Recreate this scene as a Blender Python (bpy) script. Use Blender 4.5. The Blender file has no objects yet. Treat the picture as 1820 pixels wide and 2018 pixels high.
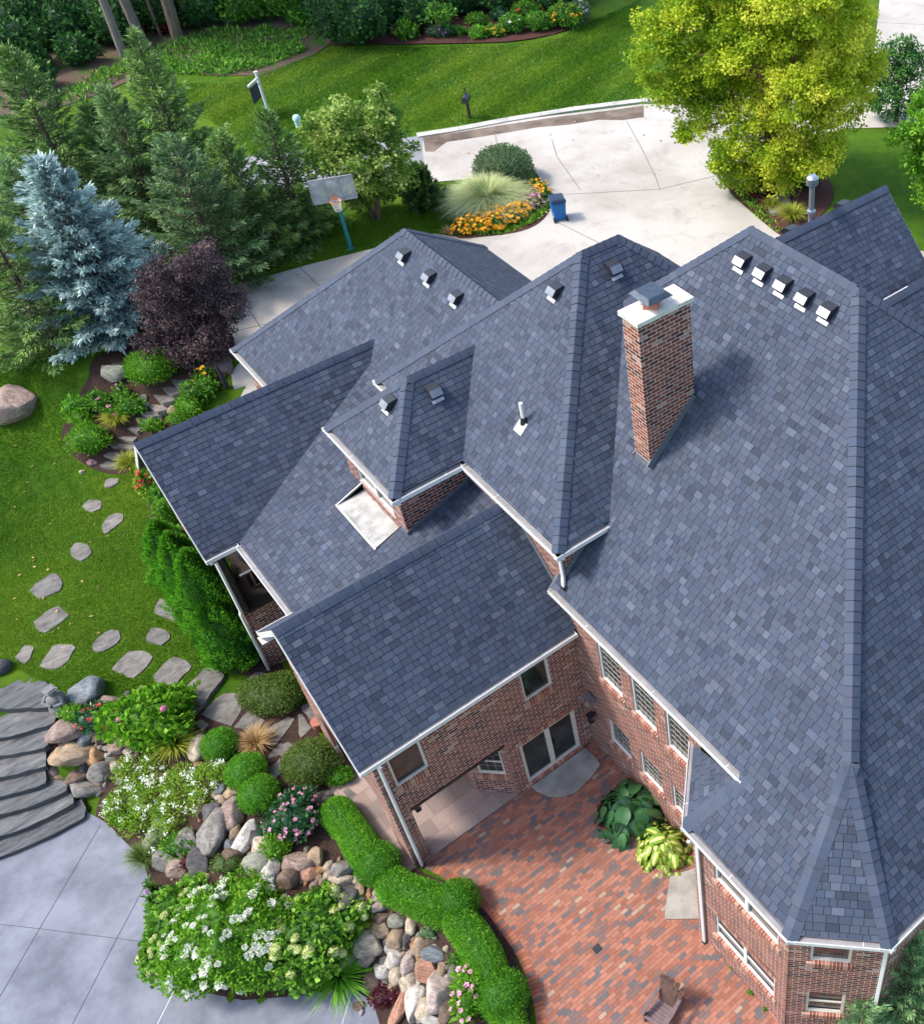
import bpy, bmesh, math, random
import numpy as np
from mathutils import Vector, Matrix, noise as mnoise
from mathutils.geometry import delaunay_2d_cdt

# ------------------------------------------------------------------ camera, world, sun
SC = bpy.context.scene
COL = SC.collection
U0, V0, F0 = 1477.29, 928.5, 2079.6          # principal point and focal length, in units of a 1820 x 2018 picture
PITCH, PHI, CAMH = math.radians(43.104), math.radians(47.722), 27.0
HD = np.array([math.cos(PHI), math.sin(PHI), 0.0])
RT = np.array([math.sin(PHI), -math.cos(PHI), 0.0])
UPV = np.array([0, 0, 1.0])
FW = HD * math.cos(PITCH) - UPV * math.sin(PITCH)
DN = -HD * math.sin(PITCH) - UPV * math.cos(PITCH)
CAMO = np.array([0, 0, CAMH])

cd = bpy.data.cameras.new("camera")
cam = bpy.data.objects.new("camera", cd)
COL.objects.link(cam)
cam.matrix_world = Matrix(((RT[0], -DN[0], -FW[0], 0), (RT[1], -DN[1], -FW[1], 0), (RT[2], -DN[2], -FW[2], CAMH), (0, 0, 0, 1)))
cd.sensor_fit = 'VERTICAL'
cd.sensor_height = 24.0
cd.sensor_width = 24.0
cd.lens = 24.0 * F0 / 2018.0
cd.shift_x = (910.0 - U0) / 2018.0
cd.shift_y = (V0 - 1009.0) / 2018.0
cd.clip_start = 0.3
cd.clip_end = 2000
SC.camera = cam

SUN_EL = math.radians(52)
SUN_AZ = np.array([-0.80, 0.60])             # horizontal direction towards the sun
SUN_AZ = SUN_AZ / np.linalg.norm(SUN_AZ)
W = bpy.data.worlds.new("World")
SC.world = W
W.use_nodes = True
wn = W.node_tree.nodes
sky = wn.new('ShaderNodeTexSky')
sky.sky_type = 'NISHITA'
sky.sun_disc = False
sky.sun_elevation = SUN_EL
sky.sun_rotation = math.atan2(SUN_AZ[0], SUN_AZ[1])
sky.air_density = 1.0
sky.dust_density = 2.0
W.node_tree.links.new(sky.outputs[0], wn['Background'].inputs[0])
wn['Background'].inputs[1].default_value = 0.15
sl = bpy.data.lights.new("sun", 'SUN')
sl.energy = 1.5
sl.angle = math.radians(10)
sl.color = (1.0, 0.95, 0.86)
so = bpy.data.objects.new("sun", sl)
COL.objects.link(so)
sd = Vector((SUN_AZ[0] * math.cos(SUN_EL), SUN_AZ[1] * math.cos(SUN_EL), math.sin(SUN_EL)))
so.rotation_euler = sd.to_track_quat('Z', 'Y').to_euler()
so.location = (-20, 20, 60)
SC.view_settings.view_transform = 'Standard'
SC.view_settings.look = 'None'
SC.view_settings.gamma = 1.0
SC.view_settings.exposure = 1.5

# ------------------------------------------------------------------ helpers
random.seed(7)
RNG = np.random.default_rng(11)


def ray(u, v):
    return FW + (u - U0) / F0 * RT + (v - V0) / F0 * DN


def at(u, v, z):                             # where the sight line of a picture point meets height z
    d = ray(u, v)
    return CAMO + d * ((z - CAMH) / d[2])


def upright(u, v, base):                     # ... meets the upright plane through base that faces the camera
    d = ray(u, v)
    b = np.array(base, float) - CAMO
    return CAMO + d * ((b @ HD) / (d @ HD))


def pxm(p):                                  # picture units per metre at p
    return F0 / ((np.asarray(p, float) - CAMO) @ FW)


def sstep(a, b, x):
    t = np.clip((x - a) / (b - a), 0, 1)
    return t * t * (3 - 2 * t)


DECK_Z = -1.4
DECK = [tuple(at(u, v, DECK_Z)[:2]) for u, v in [(-260, 1830), (0, 1688), (172, 1600), (215, 1625), (285, 1700), (300, 1760), (292, 1820), (305, 1885), (350, 1945), (480, 1972), (600, 1962), (690, 1945), (735, 1975), (765, 2040), (780, 2200), (400, 2700), (-700, 2300)]]


def poly_dist(px, py, poly):                 # 0 inside, else distance to the outline
    px = np.asarray(px, float)
    py = np.asarray(py, float)
    dmin = np.full(px.shape, 1e9)
    ins = np.zeros(px.shape, bool)
    n = len(poly)
    for i in range(n):
        x1, y1 = poly[i]
        x2, y2 = poly[(i + 1) % n]
        dx, dy = x2 - x1, y2 - y1
        t = np.clip(((px - x1) * dx + (py - y1) * dy) / (dx * dx + dy * dy), 0, 1)
        dmin = np.minimum(dmin, np.hypot(px - x1 - t * dx, py - y1 - t * dy))
        c = ((y1 > py) != (y2 > py))
        xx = (x2 - x1) * (py - y1) / ((y2 - y1) if y2 != y1 else 1e-9) + x1
        ins ^= c & (px < xx)
    return np.where(ins, 0, dmin)


STEPS_POLY = [tuple(at(u, v, z)[:2]) for u, v, z in [(-300, 1310, -0.1), (30, 1312, -0.1), (112, 1362, -0.1), (108, 1400, -0.1), (98, 1490, -0.5), (125, 1530, -0.9), (172, 1606, -1.4), (0, 1692, -1.4), (-300, 1850, -1.4)]]


def T(x, y):                                 # height of the ground
    x = np.asarray(x, float)
    y = np.asarray(y, float)
    s = 0.62 * x + 0.6 * (y - 37)
    z = 2.6 * sstep(0, 4.6, s)
    d = poly_dist(x, y, DECK)
    z = z - 1.4 * (1 - sstep(0.05, 2.7, d)) * (1 - sstep(0, 2.6, z))
    w = 1 - sstep(0.0, 0.25, poly_dist(x, y, STEPS_POLY))
    z = np.where(w > 0, np.minimum(z, z * (1 - w) + w * np.minimum(z, -1.80 + 0.40 * d)), z)
    far = sstep(62, 90, 0.6 * x + 0.8 * y - 6)
    return z + 3.0 * far


def G(u, v, lift=0.0):                       # ground point under a picture point
    z = 0.5
    for _ in range(40):
        p = at(u, v, z + lift)
        z = 0.5 * z + 0.5 * float(T(p[0], p[1]))
    p = at(u, v, z + lift)
    return np.array([p[0], p[1], z])


def height_to(base, v):                      # how tall something on base is if its top reaches picture row v
    lo, hi = 0.0, 60.0
    for _ in range(50):
        m = (lo + hi) / 2
        d = np.array([base[0], base[1], base[2] + m]) - CAMO
        vv = V0 + F0 * (d @ DN) / (d @ FW)
        if vv > v:
            lo = m
        else:
            hi = m
    return (lo + hi) / 2


# ---- materials
def newmat(name, rough=0.8, spec=0.3):
    m = bpy.data.materials.new(name)
    m.use_nodes = True
    nt = m.node_tree
    b = nt.nodes['Principled BSDF']
    b.inputs['Roughness'].default_value = rough
    b.inputs['Specular IOR Level'].default_value = spec
    return m, nt, b


def N(nt, t, **kw):
    n = nt.nodes.new('ShaderNode' + t)
    for k, v in kw.items():
        if k.startswith('i_'):
            n.inputs[k[2:].replace('_', ' ')].default_value = v
        else:
            setattr(n, k, v)
    return n


def L(nt, a, b):
    nt.links.new(a, b)


def mth(nt, op, a, b=None, clamp=False):
    n = nt.nodes.new('ShaderNodeMath')
    n.operation = op
    n.use_clamp = clamp
    for i, x in enumerate((a, b)):
        if x is None:
            continue
        if isinstance(x, (int, float)):
            n.inputs[i].default_value = x
        else:
            nt.links.new(x, n.inputs[i])
    return n.outputs[0]


def ramp(nt, fac, stops, interp='LINEAR'):
    r = nt.nodes.new('ShaderNodeValToRGB')
    r.color_ramp.interpolation = interp
    els = r.color_ramp.elements
    while len(els) < len(stops):
        els.new(0.5)
    for e, (p, c) in zip(els, stops):
        e.position = p
        e.color = (*c, 1)
    if fac is not None:
        nt.links.new(fac, r.inputs[0])
    return r.outputs[0]


def mix(nt, fac, a, b, mode='MIX'):
    n = nt.nodes.new('ShaderNodeMixRGB')
    n.blend_type = mode
    for i, x in enumerate((fac, a, b)):
        if isinstance(x, (int, float)):
            n.inputs[i].default_value = x
        elif isinstance(x, tuple):
            n.inputs[i].default_value = (*x, 1)
        else:
            nt.links.new(x, n.inputs[i])
    return n.outputs[0]


def noise(nt, scale, detail=4, coord=None, rough=0.55, out=0, dist=0.0):
    n = nt.nodes.new('ShaderNodeTexNoise')
    n.inputs['Scale'].default_value = scale
    n.inputs['Detail'].default_value = detail
    n.inputs['Roughness'].default_value = rough
    n.inputs['Distortion'].default_value = dist
    if coord is not None:
        nt.links.new(coord, n.inputs['Vector'])
    return n.outputs[out]


def coord(nt, kind='Object'):
    n = nt.nodes.new('ShaderNodeTexCoord')
    return n.outputs[kind]


def geopos(nt):
    n = nt.nodes.new('ShaderNodeNewGeometry')
    return n.outputs['Position']


def bump(nt, b, h, strength=0.4, dist=0.02):
    n = nt.nodes.new('ShaderNodeBump')
    n.inputs['Strength'].default_value = strength
    n.inputs['Distance'].default_value = dist
    nt.links.new(h, n.inputs['Height'])
    nt.links.new(n.outputs[0], b.inputs['Normal'])


def simple(name, col, rough=0.6, spec=0.4, metal=0.0, var=0.12, scale=6.0):
    m, nt, b = newmat(name, rough, spec)
    c = noise(nt, scale, 5, geopos(nt))
    lo = tuple(x * (1 - var) for x in col)
    hi = tuple(min(1, x * (1 + var)) for x in col)
    L(nt, ramp(nt, c, [(0.3, lo), (0.7, hi)]), b.inputs['Base Color'])
    b.inputs['Metallic'].default_value = metal
    return m


def cells(nt, w, h, mortar, stagger=0.5, jit=0.25, uv=None):
    """brick cells from UV metres: returns per-cell random value, random colour, mortar mask"""
    if uv is None:
        uv = coord(nt, 'UV')
    sep = nt.nodes.new('ShaderNodeSeparateXYZ')
    L(nt, uv, sep.inputs[0])
    rv = mth(nt, 'DIVIDE', sep.outputs[1], h)
    row = mth(nt, 'FLOOR', rv)
    fr = mth(nt, 'SUBTRACT', rv, row)
    wn_ = N(nt, 'TexWhiteNoise', noise_dimensions='1D')
    L(nt, row, wn_.inputs['W'])
    st = mth(nt, 'MULTIPLY', mth(nt, 'MODULO', mth(nt, 'ABSOLUTE', row), 2.0), stagger)
    ru = mth(nt, 'ADD', mth(nt, 'ADD', mth(nt, 'DIVIDE', sep.outputs[0], w), st), mth(nt, 'MULTIPLY', wn_.outputs[0], jit))
    colm = mth(nt, 'FLOOR', ru)
    fc = mth(nt, 'SUBTRACT', ru, colm)
    cmb = nt.nodes.new('ShaderNodeCombineXYZ')
    L(nt, colm, cmb.inputs[0])
    L(nt, row, cmb.inputs[1])
    w2 = N(nt, 'TexWhiteNoise', noise_dimensions='2D')
    L(nt, cmb.outputs[0], w2.inputs['Vector'])
    mv = mth(nt, 'LESS_THAN', fr, mortar / h)
    mu = mth(nt, 'LESS_THAN', fc, mortar / w)
    m = mth(nt, 'MAXIMUM', mv, mu)
    return w2.outputs['Value'], w2.outputs['Color'], m


# ---- objects
class MB:
    def __init__(s):
        s.v, s.f, s.uv, s.mi = [], [], [], []

    def poly(s, pts, uvs=None, mi=0):
        i = len(s.v)
        s.v.extend([tuple(p) for p in pts])
        s.f.append(tuple(range(i, i + len(pts))))
        s.uv.append(uvs if uvs is not None else [(0.0, 0.0)] * len(pts))
        s.mi.append(mi)

    def box(s, c, d, ax=(1, 0, 0), up=(0, 0, 1), mi=0):
        """box with centre c, size d; ax = direction of its first size"""
        ax = Vector(ax).normalized()
        up = Vector(up).normalized()
        ay = up.cross(ax).normalized()
        up = ax.cross(ay)
        c = Vector(c)
        P = []
        for k in (-1, 1):
            for j in (-1, 1):
                for i in (-1, 1):
                    P.append(c + ax * (i * d[0] / 2) + ay * (j * d[1] / 2) + up * (k * d[2] / 2))
        for q, (du, dv) in (((0, 2, 3, 1), (1, 0)), ((4, 5, 7, 6), (0, 1)), ((0, 1, 5, 4), (0, 2)), ((1, 3, 7, 5), (1, 2)), ((3, 2, 6, 7), (0, 2)), ((2, 0, 4, 6), (1, 2))):
            a, b_, c_, d_ = [P[x] for x in q]
            w, h = (b_ - a).length, (c_ - b_).length
            s.poly([a, b_, c_, d_], [(0, 0), (w, 0), (w, h), (0, h)], mi)

    def bar(s, a, b, w, h, up=(0, 0, 1), mi=0):
        a = Vector(a)
        b = Vector(b)
        d = b - a
        if abs(d.normalized().dot(Vector(up))) > 0.97:
            up = (1, 0, 0)
        s.box((a + b) / 2, (d.length, w, h), d, up, mi)

    def tube(s, pts, rad, n=10, mi=0, cap=True):
        pts = [Vector(p) for p in pts]
        if not isinstance(rad, (list, tuple)):
            rad = [rad] * len(pts)
        rings = []
        ref = None
        for i, p in enumerate(pts):
            d = (pts[min(i + 1, len(pts) - 1)] - pts[max(i - 1, 0)]).normalized()
            if ref is None:
                ref = Vector((0, 0, 1)) if abs(d.z) < 0.9 else Vector((1, 0, 0))
            x = (ref - d * ref.dot(d)).normalized()
            y = d.cross(x)
            ref = x
            rings.append([p + (x * math.cos(2 * math.pi * k / n) + y * math.sin(2 * math.pi * k / n)) * rad[i] for k in range(n)])
        for i in range(len(rings) - 1):
            for k in range(n):
                k2 = (k + 1) % n
                s.poly([rings[i][k], rings[i][k2], rings[i + 1][k2], rings[i + 1][k]], [(k / n, i), ((k + 1) / n, i), ((k + 1) / n, i + 1), (k / n, i + 1)], mi)
        if cap:
            s.poly(rings[0][::-1], None, mi)
            s.poly(rings[-1], None, mi)

    def ball(s, c, r, n=10, m=6, mi=0):
        r = (r, r, r) if isinstance(r, (int, float)) else r
        c = Vector(c)
        g = [[c + Vector((r[0] * math.sin(math.pi * j / m) * math.cos(2 * math.pi * i / n), r[1] * math.sin(math.pi * j / m) * math.sin(2 * math.pi * i / n), r[2] * math.cos(math.pi * j / m))) for i in range(n)] for j in range(m + 1)]
        for j in range(m):
            for i in range(n):
                i2 = (i + 1) % n
                q = [g[j][i], g[j + 1][i], g[j + 1][i2], g[j][i2]]
                if j == 0:
                    q = q[:3]
                elif j == m - 1:
                    q = [q[0], q[1], q[3]]
                s.poly(q, None, mi)

    def build(s, name, mats, parent=None, smooth=False):
        me = bpy.data.meshes.new(name)
        me.from_pydata(s.v, [], s.f)
        if not isinstance(mats, (list, tuple)):
            mats = [mats]
        for m in mats:
            me.materials.append(m)
        me.polygons.foreach_set('material_index', s.mi)
        ul = me.uv_layers.new(name='UVMap')
        ul.data.foreach_set('uv', [c for f in s.uv for q in f for c in q])
        if smooth:
            bm = bmesh.new()
            bm.from_mesh(me)
            bmesh.ops.remove_doubles(bm, verts=bm.verts, dist=0.0005)
            bm.to_mesh(me)
            bm.free()
            me.polygons.foreach_set('use_smooth', [True] * len(me.polygons))
            me.set_sharp_from_angle(angle=math.radians(42))
        me.update()
        return link(name, me, parent)


def link(name, me, parent=None):
    o = bpy.data.objects.new(name, me)
    COL.objects.link(o)
    if parent is not None:
        o.parent = parent
        if parent.type == 'EMPTY':               # meshes are written in world coordinates
            o.matrix_parent_inverse = Matrix.Translation(parent.location).inverted() if parent.rotation_euler.z == 0 else parent.matrix_basis.inverted()
    return o


def tag(o, label, cat, group=None, kind=None):
    o['label'] = label
    o['category'] = cat
    if group:
        o['group'] = group
    if kind:
        o['kind'] = kind
    return o


def thing(name, label, cat, loc, group=None):
    o = bpy.data.objects.new(name, None)
    COL.objects.link(o)
    o.location = Vector([float(c) for c in loc])
    o.empty_display_size = 0.3
    return tag(o, label, cat, group)


def structure(o, label=None):
    o['kind'] = 'structure'
    return o


def npmesh(name, verts, faces4, tone, mat, parent=None, smooth=False, tone2=None):
    """fast mesh of quads: verts (n,3), faces4 (m,4); tone (m) goes to UV.x, tone2 to UV.y"""
    me = bpy.data.meshes.new(name)
    nv, nf = len(verts), len(faces4)
    me.vertices.add(nv)
    me.vertices.foreach_set('co', np.asarray(verts, np.float32).ravel())
    me.loops.add(nf * 4)
    me.loops.foreach_set('vertex_index', np.asarray(faces4, np.int32).ravel())
    me.polygons.add(nf)
    me.polygons.foreach_set('loop_start', np.arange(nf, dtype=np.int32) * 4)
    me.polygons.foreach_set('loop_total', np.full(nf, 4, np.int32))
    ul = me.uv_layers.new(name='UVMap')
    uv = np.zeros((nf, 4, 2), np.float32)
    uv[:, :, 0] = np.asarray(tone)[:, None]
    uv[:, :, 1] = (RNG.random(nf) if tone2 is None else np.asarray(tone2))[:, None]
    ul.data.foreach_set('uv', uv.ravel())
    if isinstance(mat, (list, tuple)):
        for m in mat:
            me.materials.append(m)
    else:
        me.materials.append(mat)
    me.update(calc_edges=True)
    me.validate()
    return link(name, me, parent)


def unit(a):
    return a / np.maximum(np.linalg.norm(a, axis=-1, keepdims=True), 1e-9)


def drape(name, poly, mat, off=0.02, step=0.6, parent=None, z=None, hole=None):
    """a sheet over the ground inside a polygon of world xy points"""
    P = np.array([p[:2] for p in poly], float)
    edge = []
    n = len(P)
    for i in range(n):
        a, b = P[i], P[(i + 1) % n]
        k = max(1, int(np.linalg.norm(b - a) / step))
        for j in range(k):
            edge.append(a + (b - a) * j / k)
    E = len(edge)
    mn, mx = P.min(0), P.max(0)
    gx, gy = np.meshgrid(np.arange(mn[0], mx[0], step) + 0.11, np.arange(mn[1], mx[1], step) + 0.07)
    gx, gy = gx.ravel(), gy.ravel()
    ins = poly_dist(gx, gy, [tuple(e) for e in edge]) == 0
    # keep a margin from the outline
    md = np.full(gx.shape, 1e9)
    for e in edge:
        md = np.minimum(md, np.hypot(gx - e[0], gy - e[1]))
    ins &= md > step * 0.35
    pts = [Vector((float(e[0]), float(e[1]))) for e in edge] + [Vector((float(a), float(b))) for a, b in zip(gx[ins], gy[ins])]
    vo, eo, fo, *_ = delaunay_2d_cdt(pts, [(i, (i + 1) % E) for i in range(E)], [], 1, 1e-5)
    X = np.array([p[0] for p in vo])
    Y = np.array([p[1] for p in vo])
    Z = (T(X, Y) if z is None else np.full(X.shape, z)) + off
    me = bpy.data.meshes.new(name)
    fo = [f if (vo[f[1]] - vo[f[0]]).cross(vo[f[2]] - vo[f[0]]) > 0 else f[::-1] for f in fo]
    me.from_pydata([(x, y, zz) for x, y, zz in zip(X, Y, Z)], [], fo)
    me.materials.append(mat)
    ul = me.uv_layers.new(name='UVMap')
    vi = np.zeros(len(me.loops), np.int32)
    me.loops.foreach_get('vertex_index', vi)
    ul.data.foreach_set('uv', np.stack([X[vi], Y[vi]], 1).astype(np.float32).ravel())
    me.polygons.foreach_set('use_smooth', [True] * len(me.polygons))
    me.update()
    return link(name, me, parent)


def PX(lst, z=None):
    return [tuple((G(u, v) if z is None else at(u, v, z))[:2]) for u, v in lst]


def smooth_closed(pts, k=4):
    pts = [np.array(p[:2], float) for p in pts]
    n = len(pts)
    out = []
    for i in range(n):
        p0, p1, p2, p3 = pts[i - 1], pts[i], pts[(i + 1) % n], pts[(i + 2) % n]
        for j in range(k):
            t = j / k
            out.append(0.5 * ((2 * p1) + (-p0 + p2) * t + (2 * p0 - 5 * p1 + 4 * p2 - p3) * t * t + (-p0 + 3 * p1 - 3 * p2 + p3) * t ** 3))
    return out
# ------------------------------------------------------------------ materials
def mat_lawn():
    m, nt, b = newmat("lawn_grass", 0.9, 0.15)
    p = geopos(nt)
    big = noise(nt, 0.22, 4, p)
    mid = noise(nt, 1.7, 5, p)
    mp = N(nt, 'Mapping')
    mp.inputs['Scale'].default_value = (1, 1, 1)
    L(nt, p, mp.inputs[0])
    fine = noise(nt, 26, 4, p, 0.7)
    c1 = ramp(nt, big, [(0.3, (0.036, 0.125, 0.006)), (0.5, (0.085, 0.195, 0.007)), (0.7, (0.165, 0.245, 0.013))])
    c2 = ramp(nt, mid, [(0.28, (0.032, 0.115, 0.007)), (0.72, (0.160, 0.285, 0.015))])
    c = mix(nt, 0.45, c1, c2)
    c = mix(nt, 0.55, c, ramp(nt, fine, [(0.3, (0.55, 0.6, 0.5)), (0.7, (1.45, 1.4, 1.3))]), 'MULTIPLY')
    # mower stripes on the far lawn
    w = N(nt, 'TexWave', wave_type='BANDS', bands_direction='DIAGONAL')
    w.inputs['Scale'].default_value = 0.13
    w.inputs['Distortion'].default_value = 3.5
    w.inputs['Detail'].default_value = 2
    w.inputs['Detail Scale'].default_value = 0.4
    L(nt, p, w.inputs[0])
    c = mix(nt, 0.3, c, ramp(nt, w.outputs[0], [(0.25, (0.72, 0.78, 0.75)), (0.75, (1.2, 1.16, 1.15))]), 'MULTIPLY')
    L(nt, c, b.inputs['Base Color'])
    h = mth(nt, 'ADD', mth(nt, 'MULTIPLY', fine, 1.0), mth(nt, 'MULTIPLY', noise(nt, 90, 2, p), 0.8))
    bump(nt, b, h, 1.0, 0.08)
    return m


def mat_mulch(name, lo, hi, green=0.0):
    m, nt, b = newmat(name, 0.95, 0.1)
    p = geopos(nt)
    f = noise(nt, 22, 6, p, 0.75)
    c = ramp(nt, f, [(0.3, lo), (0.55, hi), (0.75, tuple(x * 1.7 for x in hi))])
    if green:
        g = noise(nt, 0.7, 6, p, 0.7)
        gm = ramp(nt, g, [(0.62 - green * 0.3, (0, 0, 0)), (0.70 - green * 0.3, (1, 1, 1))])
        c = mix(nt, gm, c, ramp(nt, noise(nt, 14, 4, p), [(0.3, (0.02, 0.07, 0.01)), (0.7, (0.07, 0.18, 0.02))]))
    L(nt, c, b.inputs['Base Color'])
    bump(nt, b, f, 1.0, 0.06)
    return m


def mat_concrete(name, lo, hi, stain, sc=0.5, fine=0.15):
    m, nt, b = newmat(name, 0.85, 0.25)
    p = geopos(nt)
    a = noise(nt, sc, 6, p, 0.6)
    c = ramp(nt, a, [(0.32, lo), (0.62, hi)])
    s2 = ramp(nt, noise(nt, sc * 3.1, 7, p, 0.7, dist=0.6), [(0.52, (1, 1, 1)), (0.78, stain)])
    c = mix(nt, 0.7, c, s2, 'MULTIPLY')
    f = noise(nt, 45, 3, p, 0.7)
    c = mix(nt, fine * 3, c, ramp(nt, f, [(0.3, (0.8, 0.8, 0.8)), (0.7, (1.15, 1.15, 1.15))]), 'MULTIPLY')
    sp = ramp(nt, noise(nt, sc * 9, 4, p, 0.8), [(0.60, (1, 1, 1)), (0.72, tuple(min(1, x * 1.15) for x in stain))])
    c = mix(nt, 0.6, c, sp, 'MULTIPLY')
    L(nt, c, b.inputs['Base Color'])
    bump(nt, b, f, 0.25, 0.01)
    return m


def mat_bricks(name, w, h, stops, mortar_col, mortar=0.011, jit=0.3, rough=0.85, mwhite=0.0):
    m, nt, b = newmat(name, rough, 0.25)
    v, colr, mm = cells(nt, w, h, mortar, 0.5, jit)
    c = ramp(nt, v, stops, 'CONSTANT')
    p = geopos(nt)
    f = noise(nt, 30, 4, p, 0.7)
    c = mix(nt, 0.6, c, ramp(nt, f, [(0.3, (0.72, 0.72, 0.72)), (0.7, (1.25, 1.25, 1.25))]), 'MULTIPLY')
    big = noise(nt, 0.6, 4, p)
    c = mix(nt, 0.5, c, ramp(nt, big, [(0.35, (0.8, 0.78, 0.8)), (0.65, (1.15, 1.12, 1.1))]), 'MULTIPLY')
    if mwhite:
        s = ramp(nt, noise(nt, 3.2, 5, p, 0.75), [(0.60, (0, 0, 0)), (0.72, (mwhite, mwhite, mwhite))])
        c = mix(nt, s, c, (0.62, 0.54, 0.50))
    c = mix(nt, mm, c, mortar_col)
    L(nt, c, b.inputs['Base Color'])
    hgt = mth(nt, 'ADD', mth(nt, 'MULTIPLY', mth(nt, 'SUBTRACT', 1.0, mm), 1.0), mth(nt, 'MULTIPLY', f, 0.4))
    bump(nt, b, hgt, 0.6, 0.012)
    return m


def mat_shingle(name, dark=1.0):
    m, nt, b = newmat(name, 0.82, 0.35)
    uv = coord(nt, 'UV')
    sep = N(nt, 'SeparateXYZ')
    L(nt, uv, sep.inputs[0])
    k = dark
    c = ramp(nt, sep.outputs[0], [(0.0, (0.026 * k, 0.034 * k, 0.053 * k)), (0.35, (0.041 * k, 0.052 * k, 0.078 * k)), (0.7, (0.053 * k, 0.066 * k, 0.095 * k)), (1.0, (0.081 * k, 0.096 * k, 0.130 * k))])
    c = mix(nt, 0.55, c, ramp(nt, sep.outputs[1], [(0.0, (0.88, 0.98, 1.12)), (0.5, (1, 1, 1)), (1.0, (1.12, 0.98, 0.98))]), 'MULTIPLY')
    p = geopos(nt)
    g = noise(nt, 110, 2, p, 0.8)
    c = mix(nt, 0.5, c, ramp(nt, g, [(0.3, (0.72, 0.72, 0.72)), (0.7, (1.3, 1.3, 1.3))]), 'MULTIPLY')
    big = noise(nt, 0.45, 4, p)
    c = mix(nt, 0.4, c, ramp(nt, big, [(0.35, (0.85, 0.85, 0.88)), (0.65, (1.15, 1.14, 1.12))]), 'MULTIPLY')
    L(nt, c, b.inputs['Base Color'])
    bump(nt, b, g, 0.3, 0.006)
    return m


def mat_stone(name, tint=False):
    """stone whose base tone is the object's own colour"""
    m, nt, b = newmat(name, 0.82, 0.3)
    oi = N(nt, 'ObjectInfo')
    p = coord(nt, 'Object')
    add = N(nt, 'VectorMath', operation='ADD')
    L(nt, p, add.inputs[0])
    sc = N(nt, 'VectorMath', operation='SCALE')
    L(nt, oi.outputs['Random'], sc.inputs['Scale'])
    sc.inputs[0].default_value = (37, 19, 53)
    L(nt, sc.outputs[0], add.inputs[1])
    q = add.outputs[0]
    a = noise(nt, 2.2, 6, q, 0.65, dist=0.4)
    f = noise(nt, 14, 5, q, 0.75)
    c = mix(nt, 1.0, oi.outputs['Color'], ramp(nt, a, [(0.3, (0.55, 0.52, 0.49)), (0.5, (1, 1, 1)), (0.72, (1.5, 1.46, 1.40))]), 'MULTIPLY')
    c = mix(nt, 0.8, c, ramp(nt, f, [(0.3, (0.58, 0.58, 0.57)), (0.7, (1.42, 1.41, 1.38))]), 'MULTIPLY')
    mp = N(nt, 'Mapping')
    mp.inputs['Scale'].default_value = (1.2, 6, 5)
    mp.inputs['Rotation'].default_value = (0.3, 0.2, 0.5)
    L(nt, q, mp.inputs[0])
    st = noise(nt, 1.6, 3, mp.outputs[0])
    c = mix(nt, 0.5, c, ramp(nt, st, [(0.35, (0.62, 0.62, 0.63)), (0.65, (1.3, 1.3, 1.3))]), 'MULTIPLY')
    L(nt, c, b.inputs['Base Color'])
    bump(nt, b, mth(nt, 'ADD', f, mth(nt, 'MULTIPLY', st, 0.9)), 1.0, 0.05)
    return m


def mat_slate(name, lo, hi, sc=(0.7, 3.5, 3.5), rot=0.6):
    m, nt, b = newmat(name, 0.8, 0.3)
    p = geopos(nt)
    mp = N(nt, 'Mapping')
    mp.inputs['Scale'].default_value = sc
    mp.inputs['Rotation'].default_value = (0, 0, rot)
    L(nt, p, mp.inputs[0])
    st = noise(nt, 1.5, 7, mp.outputs[0], 0.7, dist=0.5)
    f = noise(nt, 30, 4, p, 0.7)
    c = ramp(nt, st, [(0.3, lo), (0.62, hi), (0.8, tuple(x * 1.5 for x in hi))])
    c = mix(nt, 0.5, c, ramp(nt, f, [(0.3, (0.75, 0.75, 0.75)), (0.7, (1.2, 1.2, 1.2))]), 'MULTIPLY')
    oi = N(nt, 'ObjectInfo')
    c = mix(nt, 1.0, c, ramp(nt, oi.outputs['Random'], [(0, (0.82, 0.82, 0.84)), (1, (1.18, 1.14, 1.1))]), 'MULTIPLY')
    L(nt, c, b.inputs['Base Color'])
    bump(nt, b, mth(nt, 'ADD', f, st), 0.6, 0.03)
    return m


def mat_leaf(name, stops, trans=0.35, rough=0.55, spec=0.3):
    """leaf: tone in UV.x picks from the ramp, UV.y gives a small shift; part of the light passes through"""
    m, nt, b = newmat(name, rough, spec)
    uv = coord(nt, 'UV')
    sep = N(nt, 'SeparateXYZ')
    L(nt, uv, sep.inputs[0])
    n = len(stops)
    c = ramp(nt, sep.outputs[0], [(i / (n - 1), s) for i, s in enumerate(stops)])
    c = mix(nt, 0.6, c, ramp(nt, sep.outputs[1], [(0, (0.72, 0.76, 0.7)), (1, (1.28, 1.2, 1.2))]), 'MULTIPLY')
    L(nt, c, b.inputs['Base Color'])
    if trans > 0:
        t = N(nt, 'BsdfTranslucent')
        L(nt, c, t.inputs[0])
        ms = N(nt, 'MixShader')
        ms.inputs[0].default_value = trans
        L(nt, b.outputs[0], ms.inputs[1])
        L(nt, t.outputs[0], ms.inputs[2])
        L(nt, ms.outputs[0], nt.nodes['Material Output'].inputs[0])
    return m


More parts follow.
